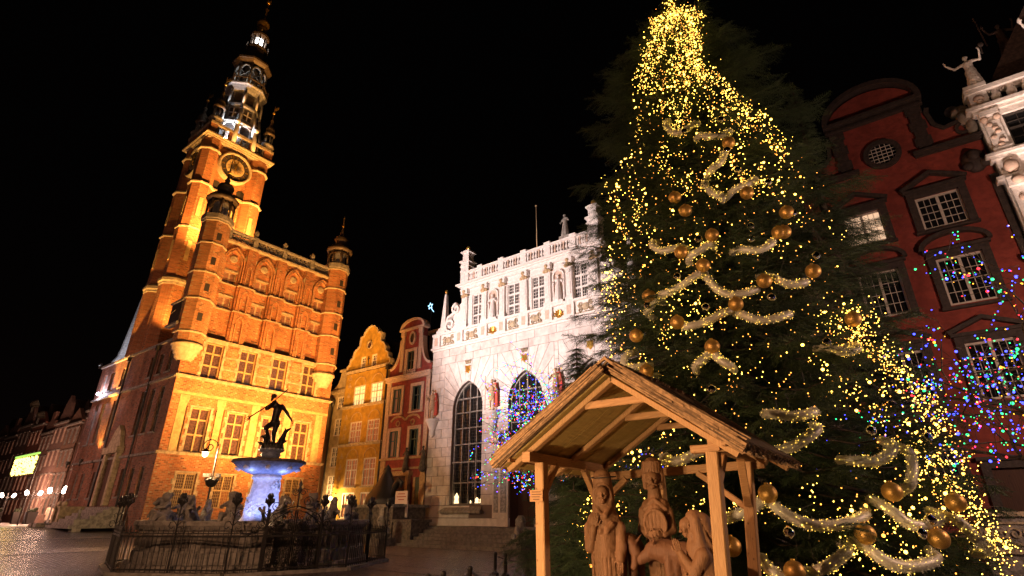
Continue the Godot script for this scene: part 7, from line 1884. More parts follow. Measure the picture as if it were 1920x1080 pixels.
# where the garlands hang and the baubles sit on the big spruce (metres)
const SWAGS := [[[-4.55,6.58,-11.8],[-3.95,6.63,-11.86],[-3.32,7.08,-12.02]],
	[[-3.31,6.98,-12.02],[-2.86,6.25,-12.01],[-2.13,6.45,-12.32]],
	[[-2.05,6.81,-12.42],[-1.65,6.38,-12.57],[-1.16,6.57,-12.93]],
	[[-3.73,7.44,-11.99],[-3.32,7.58,-12.11],[-3.01,7.77,-12.22]],
	[[-2.59,7.56,-12.32],[-2.09,7.35,-12.47],[-1.67,7.73,-12.75]],
	[[-3.98,5.7,-11.69],[-3.53,5.59,-11.74],[-2.75,5.96,-12.01]],
	[[-2.7,5.87,-12.02],[-2.26,5.52,-12.11],[-1.55,5.76,-12.52]],
	[[-3.76,4.55,-11.48],[-3.47,4.74,-11.57],[-3.3,4.94,-11.65]],
	[[-3.29,4.93,-11.65],[-3.16,4.67,-11.63],[-2.88,4.5,-11.64]],
	[[-2.46,2.65,-11.27],[-1.93,2.85,-11.56],[-1.48,3.23,-11.93]],
	[[-3.24,1.54,-10.73],[-2.85,1.69,-10.87],[-2.55,1.91,-11.04]],
	[[-2.54,1.89,-11.04],[-1.87,1.43,-11.14],[-0.9,1.69,-11.86]],
	[[-1.16,2.56,-11.93],[-0.78,2.53,-12.26],[-0.37,2.95,-12.82]],
	[[-1.22,1.21,-11.41],[-0.82,0.83,-11.57],[-0.08,1.02,-12.5]],
	[[-0.8,1.86,-12.05],[-0.52,1.43,-12.13],[0.09,1.66,-13.04]],
	[[-2.7,0.9,-10.6],[-2.41,0.64,-10.58],[-2.03,0.7,-10.75]],
	[[-2.03,0.7,-10.75],[-1.64,0.92,-11.03],[-1.39,1.15,-11.27]],
	[[-4.11,12.83,-13.07],[-3.7,11.74,-12.78],[-3.06,12.33,-13.14]],
	[[-3.18,11.65,-12.89],[-2.72,11.23,-12.91],[-2.17,11.51,-13.16]],
	[[-2.99,10.05,-12.57],[-2.66,10.21,-12.7],[-2.46,10.74,-12.87]],
	[[-3.1,9.86,-12.51],[-2.93,9.24,-12.46],[-2.63,9.2,-12.56]],
	[[-2.51,9.26,-12.61],[-2.14,9.36,-12.77],[-1.82,9.57,-12.94]],
	[[-1.17,4.9,-12.62],[-0.89,4.72,-12.8],[-0.56,4.99,-13.21]],
	[[-5.44,5.33,-11.72],[-5.33,4.82,-11.6],[-4.96,4.89,-11.57]],
	[[-4.79,4.59,-11.48],[-4.49,4.1,-11.34],[-4.19,3.94,-11.3]],
	[[-4.57,2.72,-11.02],[-4.11,2.59,-10.97],[-3.67,2.82,-11.03]],
	[[0.09,1.64,-13.04],[0.28,1.21,-13.19],[0.6,0.94,-13.87]],
	[[-2.37,3.49,-11.54],[-1.94,3.36,-11.68],[-1.46,3.51,-12.02]],
	[[-4.85,6.12,-11.75],[-4.63,6.28,-11.77],[-4.51,6.47,-11.79]],
	[[-0.32,2.86,-12.85],[-0.34,2.37,-12.67],[-0.53,1.91,-12.34]],
	[[-4.61,8.31,-12.04],[-4.27,7.79,-11.97],[-3.74,7.9,-12.08]]]
const GOLD := [[-3.3,7.09,-11.96],[-3.77,7.58,-11.95],[-3.03,7.91,-12.16],[-1.65,7.76,-12.69],[-2.1,6.47,-12.26],[-2.71,5.95,-11.93],[-3.98,5.7,-11.63],[-3.27,4.98,-11.6],[-4.75,4.62,-11.4],[-4.63,6.54,-11.71],[-5.01,5.57,-11.61],[-1.16,6.67,-12.84],[-0.66,5.48,-13.08],[-1.2,1.3,-11.39],[-0.71,1.97,-12.06],[0.14,1.8,-13.04],[-2.23,0.75,-10.59],[-3.14,1.09,-10.48],[-2.38,10.8,-12.82],[-2.15,9.02,-12.62],[-3.58,8.81,-12.16],[-1.42,8.33,-12.9],[-1.55,7.76,-12.74],[-3.81,9.31,-12.19],[-2.52,1.95,-10.98],[-0.24,1.23,-12.23]]
const SILVER := [[-3.34,7.87,-12.08],[-2.19,8,-12.46],[-1.3,8.29,-12.97],[-3.9,6.91,-11.81],[-2.01,6.03,-12.21],[-3.33,5.97,-11.77],[-1.2,4.92,-12.5],[-2.44,10.55,-12.75],[-2.27,9.81,-12.69],[-1.67,9.29,-12.9],[-3.47,16.65,-13.96],[-3.46,11.68,-12.76],[-3.33,4,-11.33],[-0.45,1.31,-12.04],[-2.26,1.32,-10.82],[-2.25,1.31,-10.83],[-0.81,3.05,-12.26],[0.01,2.97,-13.22],[-0.28,1.52,-12.32],[-4.67,6.31,-11.69],[-1.05,7.08,-13],[-2.22,7.64,-12.39],[-3.34,7.87,-12.08],[-2.5,11.8,-13.04]]
# ------------------------------------------------------------------ spruces, garlands and fairy lights
func curve(t: Array, h: float) -> float:
	if h <= t[0][0]: return t[0][1]
	for i in t.size() - 1:
		if h <= t[i + 1][0]: return lerpf(t[i][1], t[i + 1][1], (h - t[i][0]) / (t[i + 1][0] - t[i][0]))
	return t[-1][1]
const CROWN := [[0, 4.6], [2, 4.5], [5, 4.2], [8, 4.0], [10, 3.9], [13.6, 3.3], [15, 3.0], [17.7, 1.9], [19.5, 0.1]]
const FRONT_L := [[0, 4.3], [0.5, 4.2], [2, 3.3], [5.4, 2.8], [7.8, 2.55], [10.7, 2.2], [13, 1.38], [15.3, 1.1], [17.6, 0.55], [18.0, 0.42], [18.3, 0.1], [19.6, 0.04]]
const FRONT_R := [[0, 4.75], [0.5, 4.65], [2.3, 4.3], [5.2, 3.2], [7.6, 2.7], [9.7, 2.32], [12.1, 1.88], [13.6, 1.1], [14.7, 0.55], [17, 0.75], [17.8, 0.6], [18.1, 0.12], [19.6, 0.04]]
const TREE := Vector3(-3.9, 0, -15.0)
func big_radius(h: float, az: float) -> float:
	# the lit south-east face is trimmed closer to the trunk than the rest
	var k = pow(maxf(0.0, cos(az)), 1.5)
	return lerpf(curve(CROWN, h), 0.5 * (curve(FRONT_L, h) + curve(FRONT_R, h)) + 0.2, k)
func big_point(h: float, az: float, r: float) -> Vector3:
	var fw = Vector3(3.9, 0, 15.0).normalized(); var rt = Vector3(15.0, 0, -3.9).normalized()
	return TREE + Vector3(0, h, 0) + (fw * cos(az) + rt * sin(az)) * r
func spray_mesh(seed_: int, dense := 1.0) -> ArrayMesh:
	# a drooping spruce spray along +Z, 0.62 m long, with single needles
	var b := B.new()
	var rng := RandomNumberGenerator.new(); rng.seed = seed_
	var stem = func(s): return Vector3(0, -0.10 * s * s, 0.62 * s)
	for i in 4: b.tri(stem.call(i / 4.0) + Vector3(0.006, 0, 0), stem.call((i + 1) / 4.0), stem.call(i / 4.0) - Vector3(0.006, 0, 0))
	var twigs = [[Vector3.ZERO, stem.call(1.0)]]
	for i in 7:
		for q in [-1, 1]:
			var s = 0.12 + i * 0.125 + rng.randf() * 0.05
			var p = stem.call(s)
			var l = lerpf(0.26, 0.10, s) * rng.randf_range(0.8, 1.15)
			twigs.append([p, p + Vector3(q * l * 0.8, -0.05 * l / 0.2 * rng.randf_range(0.4, 1.6), l * 0.62)])
	for t in twigs:
		var a: Vector3 = t[0]; var e: Vector3 = t[1]
		var d = (e - a).normalized(); var L = (e - a).length()
		b.tri(a + Vector3(0, 0.004, 0), e, a - Vector3(0, 0.004, 0))
		var n = int(L / 0.019 * dense)
		for k in n:
			var s = (k + rng.randf()) / n
			var p = a.lerp(e, s)
			var an = rng.randf() * TAU
			var u = d.cross(Vector3.UP).normalized(); var v = u.cross(d)
			var nd = (d * 0.75 + (u * cos(an) + v * sin(an)) * 0.75).normalized() * rng.randf_range(0.024, 0.038)
			var w = d.cross(nd).normalized() * 0.0058
			b.tri(p - w, p + nd, p + w)
	return b.done()
var sprays := []
func spruce(called: String, label: String, base: Vector3, H: float, radius: Callable, seed_: int, step := 0.30, per := 8, h0 := 0.5, leafmat: Material = null) -> Node3D:
	var t = thing(called, label, "spruce tree", base)
	var rng := RandomNumberGenerator.new(); rng.seed = seed_
	var b := B.new(true); b.tube([base, base + Vector3(0, H * 0.4, 0), base + Vector3(0, H * 0.8, 0), base + Vector3(0, H, 0)], [0.016 * H, 0.011 * H, 0.004 * H, 0.006], 10); part(t, "trunk", b, M.bark)
	var lb := B.new(true)
	var xf = []
	var h = h0
	while h < H - 0.15:
		var n = per if h < H * 0.8 else per - 2
		var off = rng.randf() * TAU
		for k in n:
			var az = off + TAU * k / n + rng.randf_range(-0.25, 0.25)
			var L = radius.call(h, az) * rng.randf_range(0.62, 1.16)
			if L < 0.12: continue
			var dir: Vector3 = big_point(0, az, 1.0) - TREE
			var p0 = base + Vector3(0, h + 0.12 * L, 0)
			var droop = rng.randf_range(0.16, 0.34) * L
			var f = func(s): return p0 + dir * L * s + Vector3.UP * (-droop * s * 1.5 + droop * 0.75 * s * s * s) + Vector3(-dir.z, 0, dir.x) * sin(s * 3.0 + az * 5.0) * 0.06 * L
			lb.tube([f.call(0.0), f.call(0.35), f.call(0.7), f.call(1.0)], [0.012 + 0.010 * L, 0.009 + 0.007 * L, 0.006 + 0.003 * L, 0.004], 5)
			var m = maxi(3, int(L / 0.115))
			for j in m:
				var s = lerpf(0.22 if L > 1.2 else 0.02, 1.0, (j + rng.randf() * 0.6) / m)
				var p = f.call(s)
				var fd = (f.call(minf(s + 0.05, 1.05)) - p).normalized()
				for q in ([-1, 1] if j < m - 1 else [-1, 0, 1]):
					var d = (fd * 0.75 + Vector3(-dir.z, 0, dir.x) * q * rng.randf_range(0.5, 1.1) + Vector3.UP * rng.randf_range(-0.65, 0.05)).normalized()
					var sc = rng.randf_range(0.72, 1.22) * lerpf(1.12, 0.78, s) * minf(1.0, 0.35 + L * 0.5)
					var side = d.cross(Vector3.UP).normalized()
					var up = side.cross(d).rotated(d, rng.randf_range(-0.5, 0.5))
					side = up.cross(d)
					xf.append(Transform3D(Basis(side, up, d) * sc, p))
		h += step * rng.randf_range(0.8, 1.2) * (0.62 if h > H * 0.8 else 1.0)
	stuff(part(t, "limbs", lb, M.bark))
	if sprays.is_empty():
		for i in 3: sprays.append(spray_mesh(100 + i))
	for v in 3:
		var mm := MultiMesh.new(); mm.transform_format = MultiMesh.TRANSFORM_3D; mm.mesh = sprays[v]
		var mine = []
		for i in xf.size():
			if i % 3 == v: mine.append(xf[i])
		mm.instance_count = mine.size()
		for i in mine.size(): mm.set_instance_transform(i, mine[i])
		var o := MultiMeshInstance3D.new(); o.name = "needle_foliage"; o.multimesh = mm; o.material_override = [M.leaf_a, M.leaf_b, M.leaf_c][v]
		t.add_child(o, true); o.position = -base; stuff(o)
	return t
const ORD := ["first", "second", "third", "fourth", "fifth", "sixth", "seventh", "eighth", "ninth", "tenth", "eleventh", "twelfth", "thirteenth", "fourteenth", "fifteenth", "sixteenth", "seventeenth", "eighteenth", "nineteenth", "twentieth", "twenty-first", "twenty-second", "twenty-third", "twenty-fourth", "twenty-fifth", "twenty-sixth", "twenty-seventh", "twenty-eighth", "twenty-ninth", "thirtieth", "thirty-first", "thirty-second"]
func rank(list: Array, k: int, mid := false) -> String:
	var n = 0
	var y = list[k][1][1] if mid else list[k][1]
	for i in list.size():
		var z = list[i][1][1] if mid else list[i][1]
		if z > y or (z == y and i < k): n += 1
	return ORD[n]
func bulb_mesh(r: float) -> Mesh:
	var s := SphereMesh.new(); s.radius = r; s.height = r * 2; s.radial_segments = 5; s.rings = 2
	return s
func light_string(t: Node3D, pts: Array, scales: Array, m: Material):
	var mm := MultiMesh.new(); mm.transform_format = MultiMesh.TRANSFORM_3D; mm.mesh = bulb_mesh(0.02)
	mm.instance_count = pts.size()
	for i in pts.size(): mm.set_instance_transform(i, Transform3D(Basis.IDENTITY.scaled(Vector3.ONE * scales[i]), pts[i]))
	var o := MultiMeshInstance3D.new(); o.name = "fairy_light_bulbs"; o.multimesh = mm; o.material_override = m
	t.add_child(o, true); o.position = -origin_of(t); stuff(o)
func christmas_tree():
	spruce("christmas_tree", "tall christmas spruce covered in golden lights, tinsel garlands and baubles", TREE, 19.6, big_radius, 11, 0.26, 11, 0.45)
	var rng := RandomNumberGenerator.new(); rng.seed = 77
	# strings of lights that fall from the tip down the trimmed face
	var fr = [-1.0, -0.97, -0.93, -0.88, -0.80, -0.70, -0.58, -0.46, -0.34, -0.22, -0.11, 0.0, 0.1, 0.2, 0.31, 0.42, 0.53, 0.64, 0.73, 0.80, 0.86, 0.90, 0.93, 0.96, 0.98, 1.0]
	var clump := FastNoiseLite.new(); clump.seed = 12; clump.frequency = 0.55; clump.fractal_octaves = 2
	for i in fr.size():
		var x: float = fr[i]
		var t = thing("light_string", "golden fairy light string falling from the spruce tip, %s from the left edge" % ORD[i], "light string", TREE + Vector3(0, 19.3, 0), "golden light strings down the christmas spruce")
		var pts = []; var sc = []; var cable := B.new()
		var h = 19.45
		var ph = rng.randf() * 10.0; var stop = 0.3 + rng.randf() * 0.5
		var patch = rng.randf() * 6.0
		var last = null
		while h > stop:
			var prof = curve(FRONT_R, h) if x > 0 else curve(FRONT_L, h)
			var u = x * prof * (1.0 + 0.07 * sin(h * 1.7 + ph)) + 0.10 * sin(h * 2.3 + ph * 2.0)
			var az = 0.0; var best = 9.0
			for k in 24:
				var a = signf(u) * k * 0.066
				var e = absf(big_radius(h, a) * sin(a) - u)
				if e < best: best = e; az = a
			var rr = big_radius(h, az) + rng.randf_range(-0.10, 0.10) + 0.06
			# strings sink between the branch tiers and come out on the tips
			var tier = sin(h * 2.1 + ph + az * 3.0)
			if tier < -0.3 and h < 13: rr -= rng.randf_range(0.1, 0.75)
			var p = big_point(h, az, maxf(rr, 0.05)) + Vector3(rng.randf_range(-0.06, 0.06), rng.randf_range(-0.05, 0.05), rng.randf_range(-0.06, 0.06))
			var gap = clump.get_noise_2d(u, h)
			var keep = 1.0 if h > 14.0 else clampf(0.26 + gap * 2.4, 0.03, 0.97)
			if h < 5.5 and x > 0.84: keep = 0.95
			if h > 9 and h < 14 and x > 0.25: keep = maxf(keep, 0.55)
			if x < -0.85: keep = maxf(keep, 0.5)
			for q in [[1.7, 5.7, 1.1], [1.5, 2.9, 0.8], [-1.0, 4.6, 0.8], [-0.2, 10.9, 0.6], [0.6, 7.0, 0.6]]:
				if Vector2(u - q[0], h - q[1]).length() < q[2]: keep *= 0.12
			for q in [[3.0, 5.3, 0.7], [-1.9, 9.9, 0.6], [1.4, 12.6, 0.7], [-2.6, 6.4, 0.6]]:
				if Vector2(u - q[0], h - q[1]).length() < q[2]: keep = 1.0
			if h > 18.2 and i % 5 != 0: keep = 0.0
			if rng.randf() < keep:
				pts.append(p)
				var s = rng.randf_range(0.35, 0.85)
				if rng.randf() < 0.16: s = rng.randf_range(1.2, 1.9)
				sc.append(s)
				# a string doubles back on itself where the tree is brightest
				var more = 0
				if h > 14.2 and h < 18.2: more = 1 + i % 2
				elif h < 6.0 and x > 0.72: more = 3
				elif h > 9.5 and x > 0.3: more = 1
				elif gap > 0.25: more = 2
				for e in more:
					pts.append(p + Vector3(rng.randfn(), rng.randfn() * 1.3, rng.randfn()) * 0.10); sc.append(rng.randf_range(0.3, 0.75))
			if last != null: cable.bar(last, p, 0.006, 0.006)
			last = p
			h -= rng.randf_range(0.08, 0.17) if h < 14.0 else rng.randf_range(0.10, 0.19)
		part(t, "cable", cable, M.frame_dark)
		light_string(t, pts, sc, M.led_gold if i % 4 != 3 else M.led_amber)
	# deeper amber strings that glimmer between the branches
	for i in 9:
		var t = thing("inner_light_string", "amber fairy lights glimmering deep between the spruce branches, %s level from the ground" % ORD[i], "light string", TREE + Vector3(0, 0.5 + i * 1.2, 0), "amber light strings inside the christmas spruce")
		var pts = []; var sc = []
		for k in 70:
			var h = rng.randf_range(0.4 + i * 1.2, 1.8 + i * 1.2); var az = rng.randf_range(-1.2, 1.3)
			pts.append(big_point(h, az, big_radius(h, az) * rng.randf_range(0.62, 0.95))); sc.append(rng.randf_range(0.4, 0.8))
		light_string(t, pts, sc, M.led_amber)
	# tinsel garlands
	var i = 0
	for s in SWAGS:
		var p0 = Vector3(s[0][0], s[0][1], s[0][2]); var p1 = Vector3(s[1][0], s[1][1], s[1][2]); var p2 = Vector3(s[2][0], s[2][1], s[2][2])
		var t = thing("tinsel_garland", "silver tinsel garland swag on the spruce, %s highest of the garlands" % rank(SWAGS, i, true), "garland", p1, "tinsel garlands on the christmas spruce")
		var c = p1 * 2.0 - (p0 + p2) * 0.5
		var b := B.new(); var core := B.new(true)
		var pts = []
		for k in 13:
			var q = k / 12.0
			var gp = p0 * (1 - q) * (1 - q) + c * 2 * q * (1 - q) + p2 * q * q
			# the ends are tucked in between the branches
			var inward = (TREE - gp) * Vector3(1, 0, 1)
			pts.append(gp + inward.normalized() * [0.42, 0.14, 0.03, 0.0][mini(mini(k, 12 - k), 3)])
		var wide = 0.125 if p1.y < 4.5 else 0.115
		core.tube(pts, [wide * 0.72], 8)
		var len = 0.0
		for k in 12: len += pts[k].distance_to(pts[k + 1])
		for k in int(len * 800):
			var q = rng.randf() * 11.99; var a = int(q)
			var o = pts[a].lerp(pts[a + 1], q - a)
			var d = Vector3(rng.randfn(), rng.randfn(), rng.randfn()).normalized()
			var w = d.cross(Vector3(rng.randfn(), rng.randfn(), rng.randfn())).normalized() * 0.010
			var r = wide * rng.randf_range(0.85, 1.08)
			b.tri(o + d * r * 0.35 - w, o + d * r, o + d * r * 0.35 + w)
		part(t, "core", core, M.tinsel_core)
		stuff(part(t, "tinsel", b, M.tinsel))
		# tiny glowing points that stand in for the sparkle of the tinsel
		var lp = []; var ls = []
		for k in int(len * 60):
			var q = rng.randf() * 11.99; var a = int(q)
			lp.append(pts[a].lerp(pts[a + 1], q - a) + Vector3(rng.randfn(), rng.randfn(), rng.randfn()).normalized() * wide); ls.append(rng.randf_range(0.14, 0.32))
		light_string(t, lp, ls, M.led_gold)
		i += 1
	# baubles
	var mk = func(p: Array, r: float, m: Material, gold: bool, nth: String):
		var c = Vector3(p[0], p[1], p[2])
		var t = thing("gold_bauble" if gold else "silver_bauble", ("large glittery gold bauble on the spruce, %s highest of the gold ones" if gold else "small mirror silver bauble on the spruce, %s highest of the silver ones") % nth, "bauble", c, "gold baubles on the christmas spruce" if gold else "silver baubles on the christmas spruce")
		var s := SphereMesh.new(); s.radius = r; s.height = r * 2; s.radial_segments = 24; s.rings = 12
		part(t, "ball", s, m, Transform3D(Basis.IDENTITY, c))
		var b := B.new(true); b.lathe(c, [[r * 0.22, r * 0.97], [r * 0.22, r * 1.12], [0.0, r * 1.14]], 8); part(t, "cap", b, M.gilt)
	for k in GOLD.size(): mk.call(GOLD[k], 0.165, M.bauble, true, rank(GOLD, k))
	for k in SILVER.size(): mk.call(SILVER[k], 0.095, M.mirror, false, rank(SILVER, k))
func other_spruces():
	var r2 = func(h, az): return maxf(0.05, 1.8 * pow(1.0 - h / 15.9, 0.75) * (0.85 + 0.25 * sin(az * 3.0 + h * 2.0)))
	spruce("spruce", "dark unlit spruce standing behind the right side of the christmas spruce", Vector3(-0.9, 0, -17.6), 15.9, r2, 31, 0.36, 8)
	var r3 = func(h, az): return maxf(0.05, 2.1 * pow(1.0 - h / 6.6, 0.75) * (0.85 + 0.3 * sin(az * 2.0 + h * 3.0)))
	spruce("spruce", "small dark spruce between the coloured bare tree and the christmas spruce", Vector3(-8.0, 0, -13.9), 6.6, r3, 32, 0.24, 9)
	var r4 = func(h, az): return maxf(0.05, 1.1 * pow(1.0 - h / 2.3, 0.6))
	spruce("spruce", "low bushy spruce beside the shelter's left post near the bollards", Vector3(-6.75, 0, -11.3), 2.3, r4, 33, 0.2, 9, 0.1)
	spruce("spruce", "tiny spruce sapling at the foot of the shelter's left post", Vector3(-7.6, 0, -12.1), 0.9, func(h, az): return maxf(0.04, 0.4 * (1.0 - h / 0.95)), 34, 0.14, 7, 0.08)

# ------------------------------------------------------------------ bare trees with coloured lights
func bare_tree(called: String, label: String, base: Vector3, trunk_h: float, spread: float, H: float, seed_: int, lean: Vector3, names: Array, sets: int):
	var t = thing(called, label, "bare tree", base)
	var rng := RandomNumberGenerator.new(); rng.seed = seed_
	var tb := B.new(true); var lb := B.new(true)
	var top = base + Vector3(0, trunk_h, 0) + lean * trunk_h
	tb.tube([base, base.lerp(top, 0.3) + Vector3(0.04, 0, 0), base.lerp(top, 0.7) - Vector3(0.03, 0, 0.02), top], [0.22, 0.17, 0.15, 0.13], 10)
	part(t, "trunk", tb, M.bark)
	var tips = []
	var grow = [[top, (Vector3.UP + lean).normalized(), 0.12, 0]]
	var first = []
	for k in 6:
		var a = TAU * k / 6 + rng.randf() * 0.5
		first.append([top - Vector3(0, rng.randf() * 0.8, 0), (Vector3(cos(a), rng.randf_range(0.25, 0.9), sin(a)) + lean).normalized(), rng.randf_range(0.07, 0.10), 1])
	grow.append_array(first)
	while grow.size() > 0:
		var g = grow.pop_back()
		var p: Vector3 = g[0]; var d: Vector3 = g[1]; var r: float = g[2]; var lev: int = g[3]
		var L = spread * [0.30, 0.44, 0.34, 0.27, 0.20, 0.15][lev] * rng.randf_range(0.75, 1.2)
		var pts = [p]; var dd = d
		for k in 3:
			dd = (dd + Vector3(rng.randfn(), rng.randfn() * 0.6 + (0.10 if lev < 4 else -0.35), rng.randfn()) * 0.20).normalized()
			pts.append(pts[-1] + dd * L / 3.0)
		var r1 = r * 0.62
		lb.tube(pts, [r, lerpf(r, r1, 0.33), lerpf(r, r1, 0.66), r1], 6 if lev < 3 else 4)
		if lev >= 2:
			for k in 3: tips.append([pts[k + 1], lev])
		if lev < 5 and pts[-1].y < base.y + H:
			var n = [3, 3, 3, 3, 2][lev]
			for k in n:
				var nd = (dd + Vector3(rng.randfn(), rng.randfn() * 0.7, rng.randfn()) * 0.62).normalized()
				grow.append([pts[3 if k == 0 else rng.randi_range(1, 3)], nd, maxf(r1 * rng.randf_range(0.6, 0.85), 0.0065), lev + 1])
	stuff(part(t, "branches", lb, M.bark))
	var mats = [M.led_blue, M.led_green, M.led_red, M.led_yellow, M.led_blue]
	for s in 4:
		var lt = thing("coloured_light_string", names[s], "light string", top, "")
		var pts = []; var sc = []
		for tp in tips:
			if rng.randf() < float(sets) / tips.size() * [1.6, 1.15, 0.75, 0.6][s] and tp[0].y > base.y + 2.3:
				pts.append(tp[0] + Vector3(rng.randf_range(-0.05, 0.05), rng.randf_range(-0.08, 0.02), rng.randf_range(-0.05, 0.05)))
				sc.append(rng.randf_range(0.42, 0.8) if rng.randf() > 0.10 else rng.randf_range(1.1, 1.6))
		light_string(lt, pts, sc, mats[s])
func bare_trees():
	bare_tree("bare_tree", "leafless tree before the white court wound with multicoloured lights", Vector3(-9.35, 0, -16.3), 2.8, 3.3, 6.8, 5, Vector3(-0.05, 0, 0.0), ["blue fairy lights on the leafless tree before the white court", "green fairy lights on the leafless tree before the white court", "red fairy lights on the leafless tree before the white court", "yellow fairy lights on the leafless tree before the white court"], 820)
	bare_tree("bare_tree", "leafless tree at the right edge wound with multicoloured lights before the red house", Vector3(2.5, 0, -14.2), 2.9, 3.7, 6.8, 8, Vector3(0.0, 0, 0.0), ["blue fairy lights on the leafless tree at the right edge", "green fairy lights on the leafless tree at the right edge", "red fairy lights on the leafless tree at the right edge", "yellow fairy lights on the leafless tree at the right edge"], 560)
# ------------------------------------------------------------------ wooden nativity shelter and its carvings
func shelter():
	var t = thing("nativity_shelter", "open wooden shelter with reed thatched gable roof over carved figures", "shelter", Vector3(-3.65, 0, -8.5))
	var CH = 0.014
	var posts = [[Vector3(-5.0, 0, -7.4), Vector3(-5.0, 2.36, -7.4)], [Vector3(-2.42, 0, -7.4), Vector3(-2.28, 2.36, -7.4)], [Vector3(-2.66, 0, -9.6), Vector3(-2.44, 2.40, -9.6)], [Vector3(-5.2, 0, -9.55), Vector3(-5.2, 2.36, -9.55)], [Vector3(-4.0, 0, -9.7), Vector3(-4.0, 2.28, -9.7)]]
	for p in posts:
		var b := B.new(); b.bar(p[0], p[1], 0.16, 0.16, Vector3.FORWARD, CH); part(t, "post", b, M.timber)
	var bars = [
		["wall_plate", Vector3(-5.05, 2.43, -7.05), Vector3(-5.25, 2.43, -10.0), 0.14, 0.15], ["wall_plate", Vector3(-2.22, 2.43, -7.25), Vector3(-2.42, 2.47, -10.0), 0.14, 0.15],
		["tie_beam", Vector3(-5.25, 2.27, -9.72), Vector3(-2.2, 2.36, -9.72), 0.09, 0.14],
		["bolster", Vector3(-2.55, 2.40, -7.4), Vector3(-2.0, 2.40, -7.4), 0.17, 0.10],
		["brace", Vector3(-5.0, 1.95, -7.48), Vector3(-5.08, 2.36, -7.95), 0.10, 0.10], ["brace", Vector3(-5.2, 1.9, -9.47), Vector3(-5.15, 2.36, -9.0), 0.10, 0.10],
		["brace", Vector3(-5.1, 1.85, -9.68), Vector3(-4.65, 2.22, -9.70), 0.10, 0.10], ["brace", Vector3(-2.34, 1.85, -7.48), Vector3(-2.32, 2.36, -7.95), 0.10, 0.10],
		["brace", Vector3(-2.5, 1.75, -9.5), Vector3(-2.36, 2.38, -8.95), 0.12, 0.10], ["brace", Vector3(-2.6, 1.72, -9.68), Vector3(-3.3, 2.26, -9.70), 0.09, 0.09]]
	for q in bars:
		var b := B.new(); b.bar(q[1], q[2], q[3], q[4], Vector3.UP, 0.01); part(t, q[0], b, M.timber_b)
	var RX = -3.55; var RY = 3.46; var EL = Vector2(-5.47, 2.24); var ER = Vector2(-1.90, 2.26)
	for z in [-7.2, -8.55, -9.9]:
		for e in [EL, ER]:
			var b := B.new(); b.bar(Vector3(RX, RY, z), Vector3(e.x, e.y + 0.02, z), 0.08, 0.13, Vector3.FORWARD, 0.01)
			part(t, "rafter", b, M.timber)
		var b := B.new(); b.bar(Vector3(-4.02, 3.12, z + 0.01), Vector3(-3.06, 3.12, z + 0.01), 0.05, 0.11, Vector3.UP, 0.01); part(t, "collar_beam", b, M.timber_b)
	# purlins, plywood sheets, reed thatch
	for e in [EL, ER]:
		var d = (Vector2(e.x, e.y) - Vector2(RX, RY)); var n = Vector2(-d.y, d.x).normalized()
		if n.y < 0: n = -n
		for k in 3:
			var b := B.new()
			var z0 = -7.06 - k * 1.0
			var a = Vector2(RX, RY) + n * 0.08; var c = Vector2(e.x, e.y) + n * 0.08
			var m = (a + c) / 2
			b.box(Vector3(m.x, m.y, z0 - 0.497), Vector3(d.length(), 0.02, 0.99), Basis(Vector3.BACK, atan2(d.y, d.x)))
			part(t, "plywood_sheet", b, M.plywood)
		var rng := RandomNumberGenerator.new(); rng.seed = 3 if e == EL else 4
		var th := B.new()
		# reed bundles laid down the slope, ragged at both ends
		for lay in 5:
			for k in 150:
				var z = lerpf(-6.96, -10.12, (k + rng.randf()) / 150.0)
				var s0 = rng.randf_range(-0.02, 0.05) + (0.0 if rng.randf() < 0.7 else rng.randf() * 0.5); var s1 = 1.0 + rng.randf_range(-0.02, 0.05)
				var hh = 0.10 + lay * 0.034 + rng.randf_range(-0.012, 0.012)
				var p = Vector2(RX, RY) + d * s0 + n * hh; var q = Vector2(RX, RY) + d * s1 + n * (hh * (0.9 if lay < 4 else 0.75))
				th.tint(pow(rng.randf(), 1.5) * 1.1 + 0.25); th.bar(Vector3(p.x, p.y, z), Vector3(q.x, q.y, z + rng.randf_range(-0.07, 0.07)), 0.021, 0.026, Vector3.FORWARD)
		# the verge at the front: loose reeds along the edge
		for k in 90:
			var hh = rng.randf_range(0.09, 0.27); var s0 = rng.randf_range(-0.03, 0.7); var s1 = minf(1.04, s0 + rng.randf_range(0.25, 0.8))
			var p = Vector2(RX, RY) + d * s0 + n * hh; var q = Vector2(RX, RY) + d * s1 + n * (hh + rng.randf_range(-0.03, 0.02))
			th.tint(rng.randf() * 1.2 + 0.4); th.bar(Vector3(p.x, p.y, -6.95 + rng.randf_range(-0.02, 0.03)), Vector3(q.x, q.y, -6.95 + rng.randf_range(-0.03, 0.05)), 0.016, 0.018, Vector3.FORWARD)
		stuff(part(t, "reed_thatch", th, M.reed))
		var core := B.new()
		var a2 = Vector2(RX, RY) + n * 0.165; var c2 = Vector2(e.x, e.y) + n * 0.15; var m2 = (a2 + c2) / 2
		core.box(Vector3(m2.x, m2.y, -8.54), Vector3(d.length() * 0.99, 0.11, 3.02), Basis(Vector3.BACK, atan2(d.y, d.x))); part(t, "thatch_base", core, M.reed_dark)
		var bb := B.new(); bb.bar(Vector3(e.x + (0.12 if e == EL else -0.12), e.y + 0.16, -7.0), Vector3(e.x + (0.12 if e == EL else -0.12), e.y + 0.16, -10.0), 0.05, 0.07); part(t, "eave_batten", bb, M.timber_b)
	var cap := B.new()
	var rg := RandomNumberGenerator.new(); rg.seed = 6
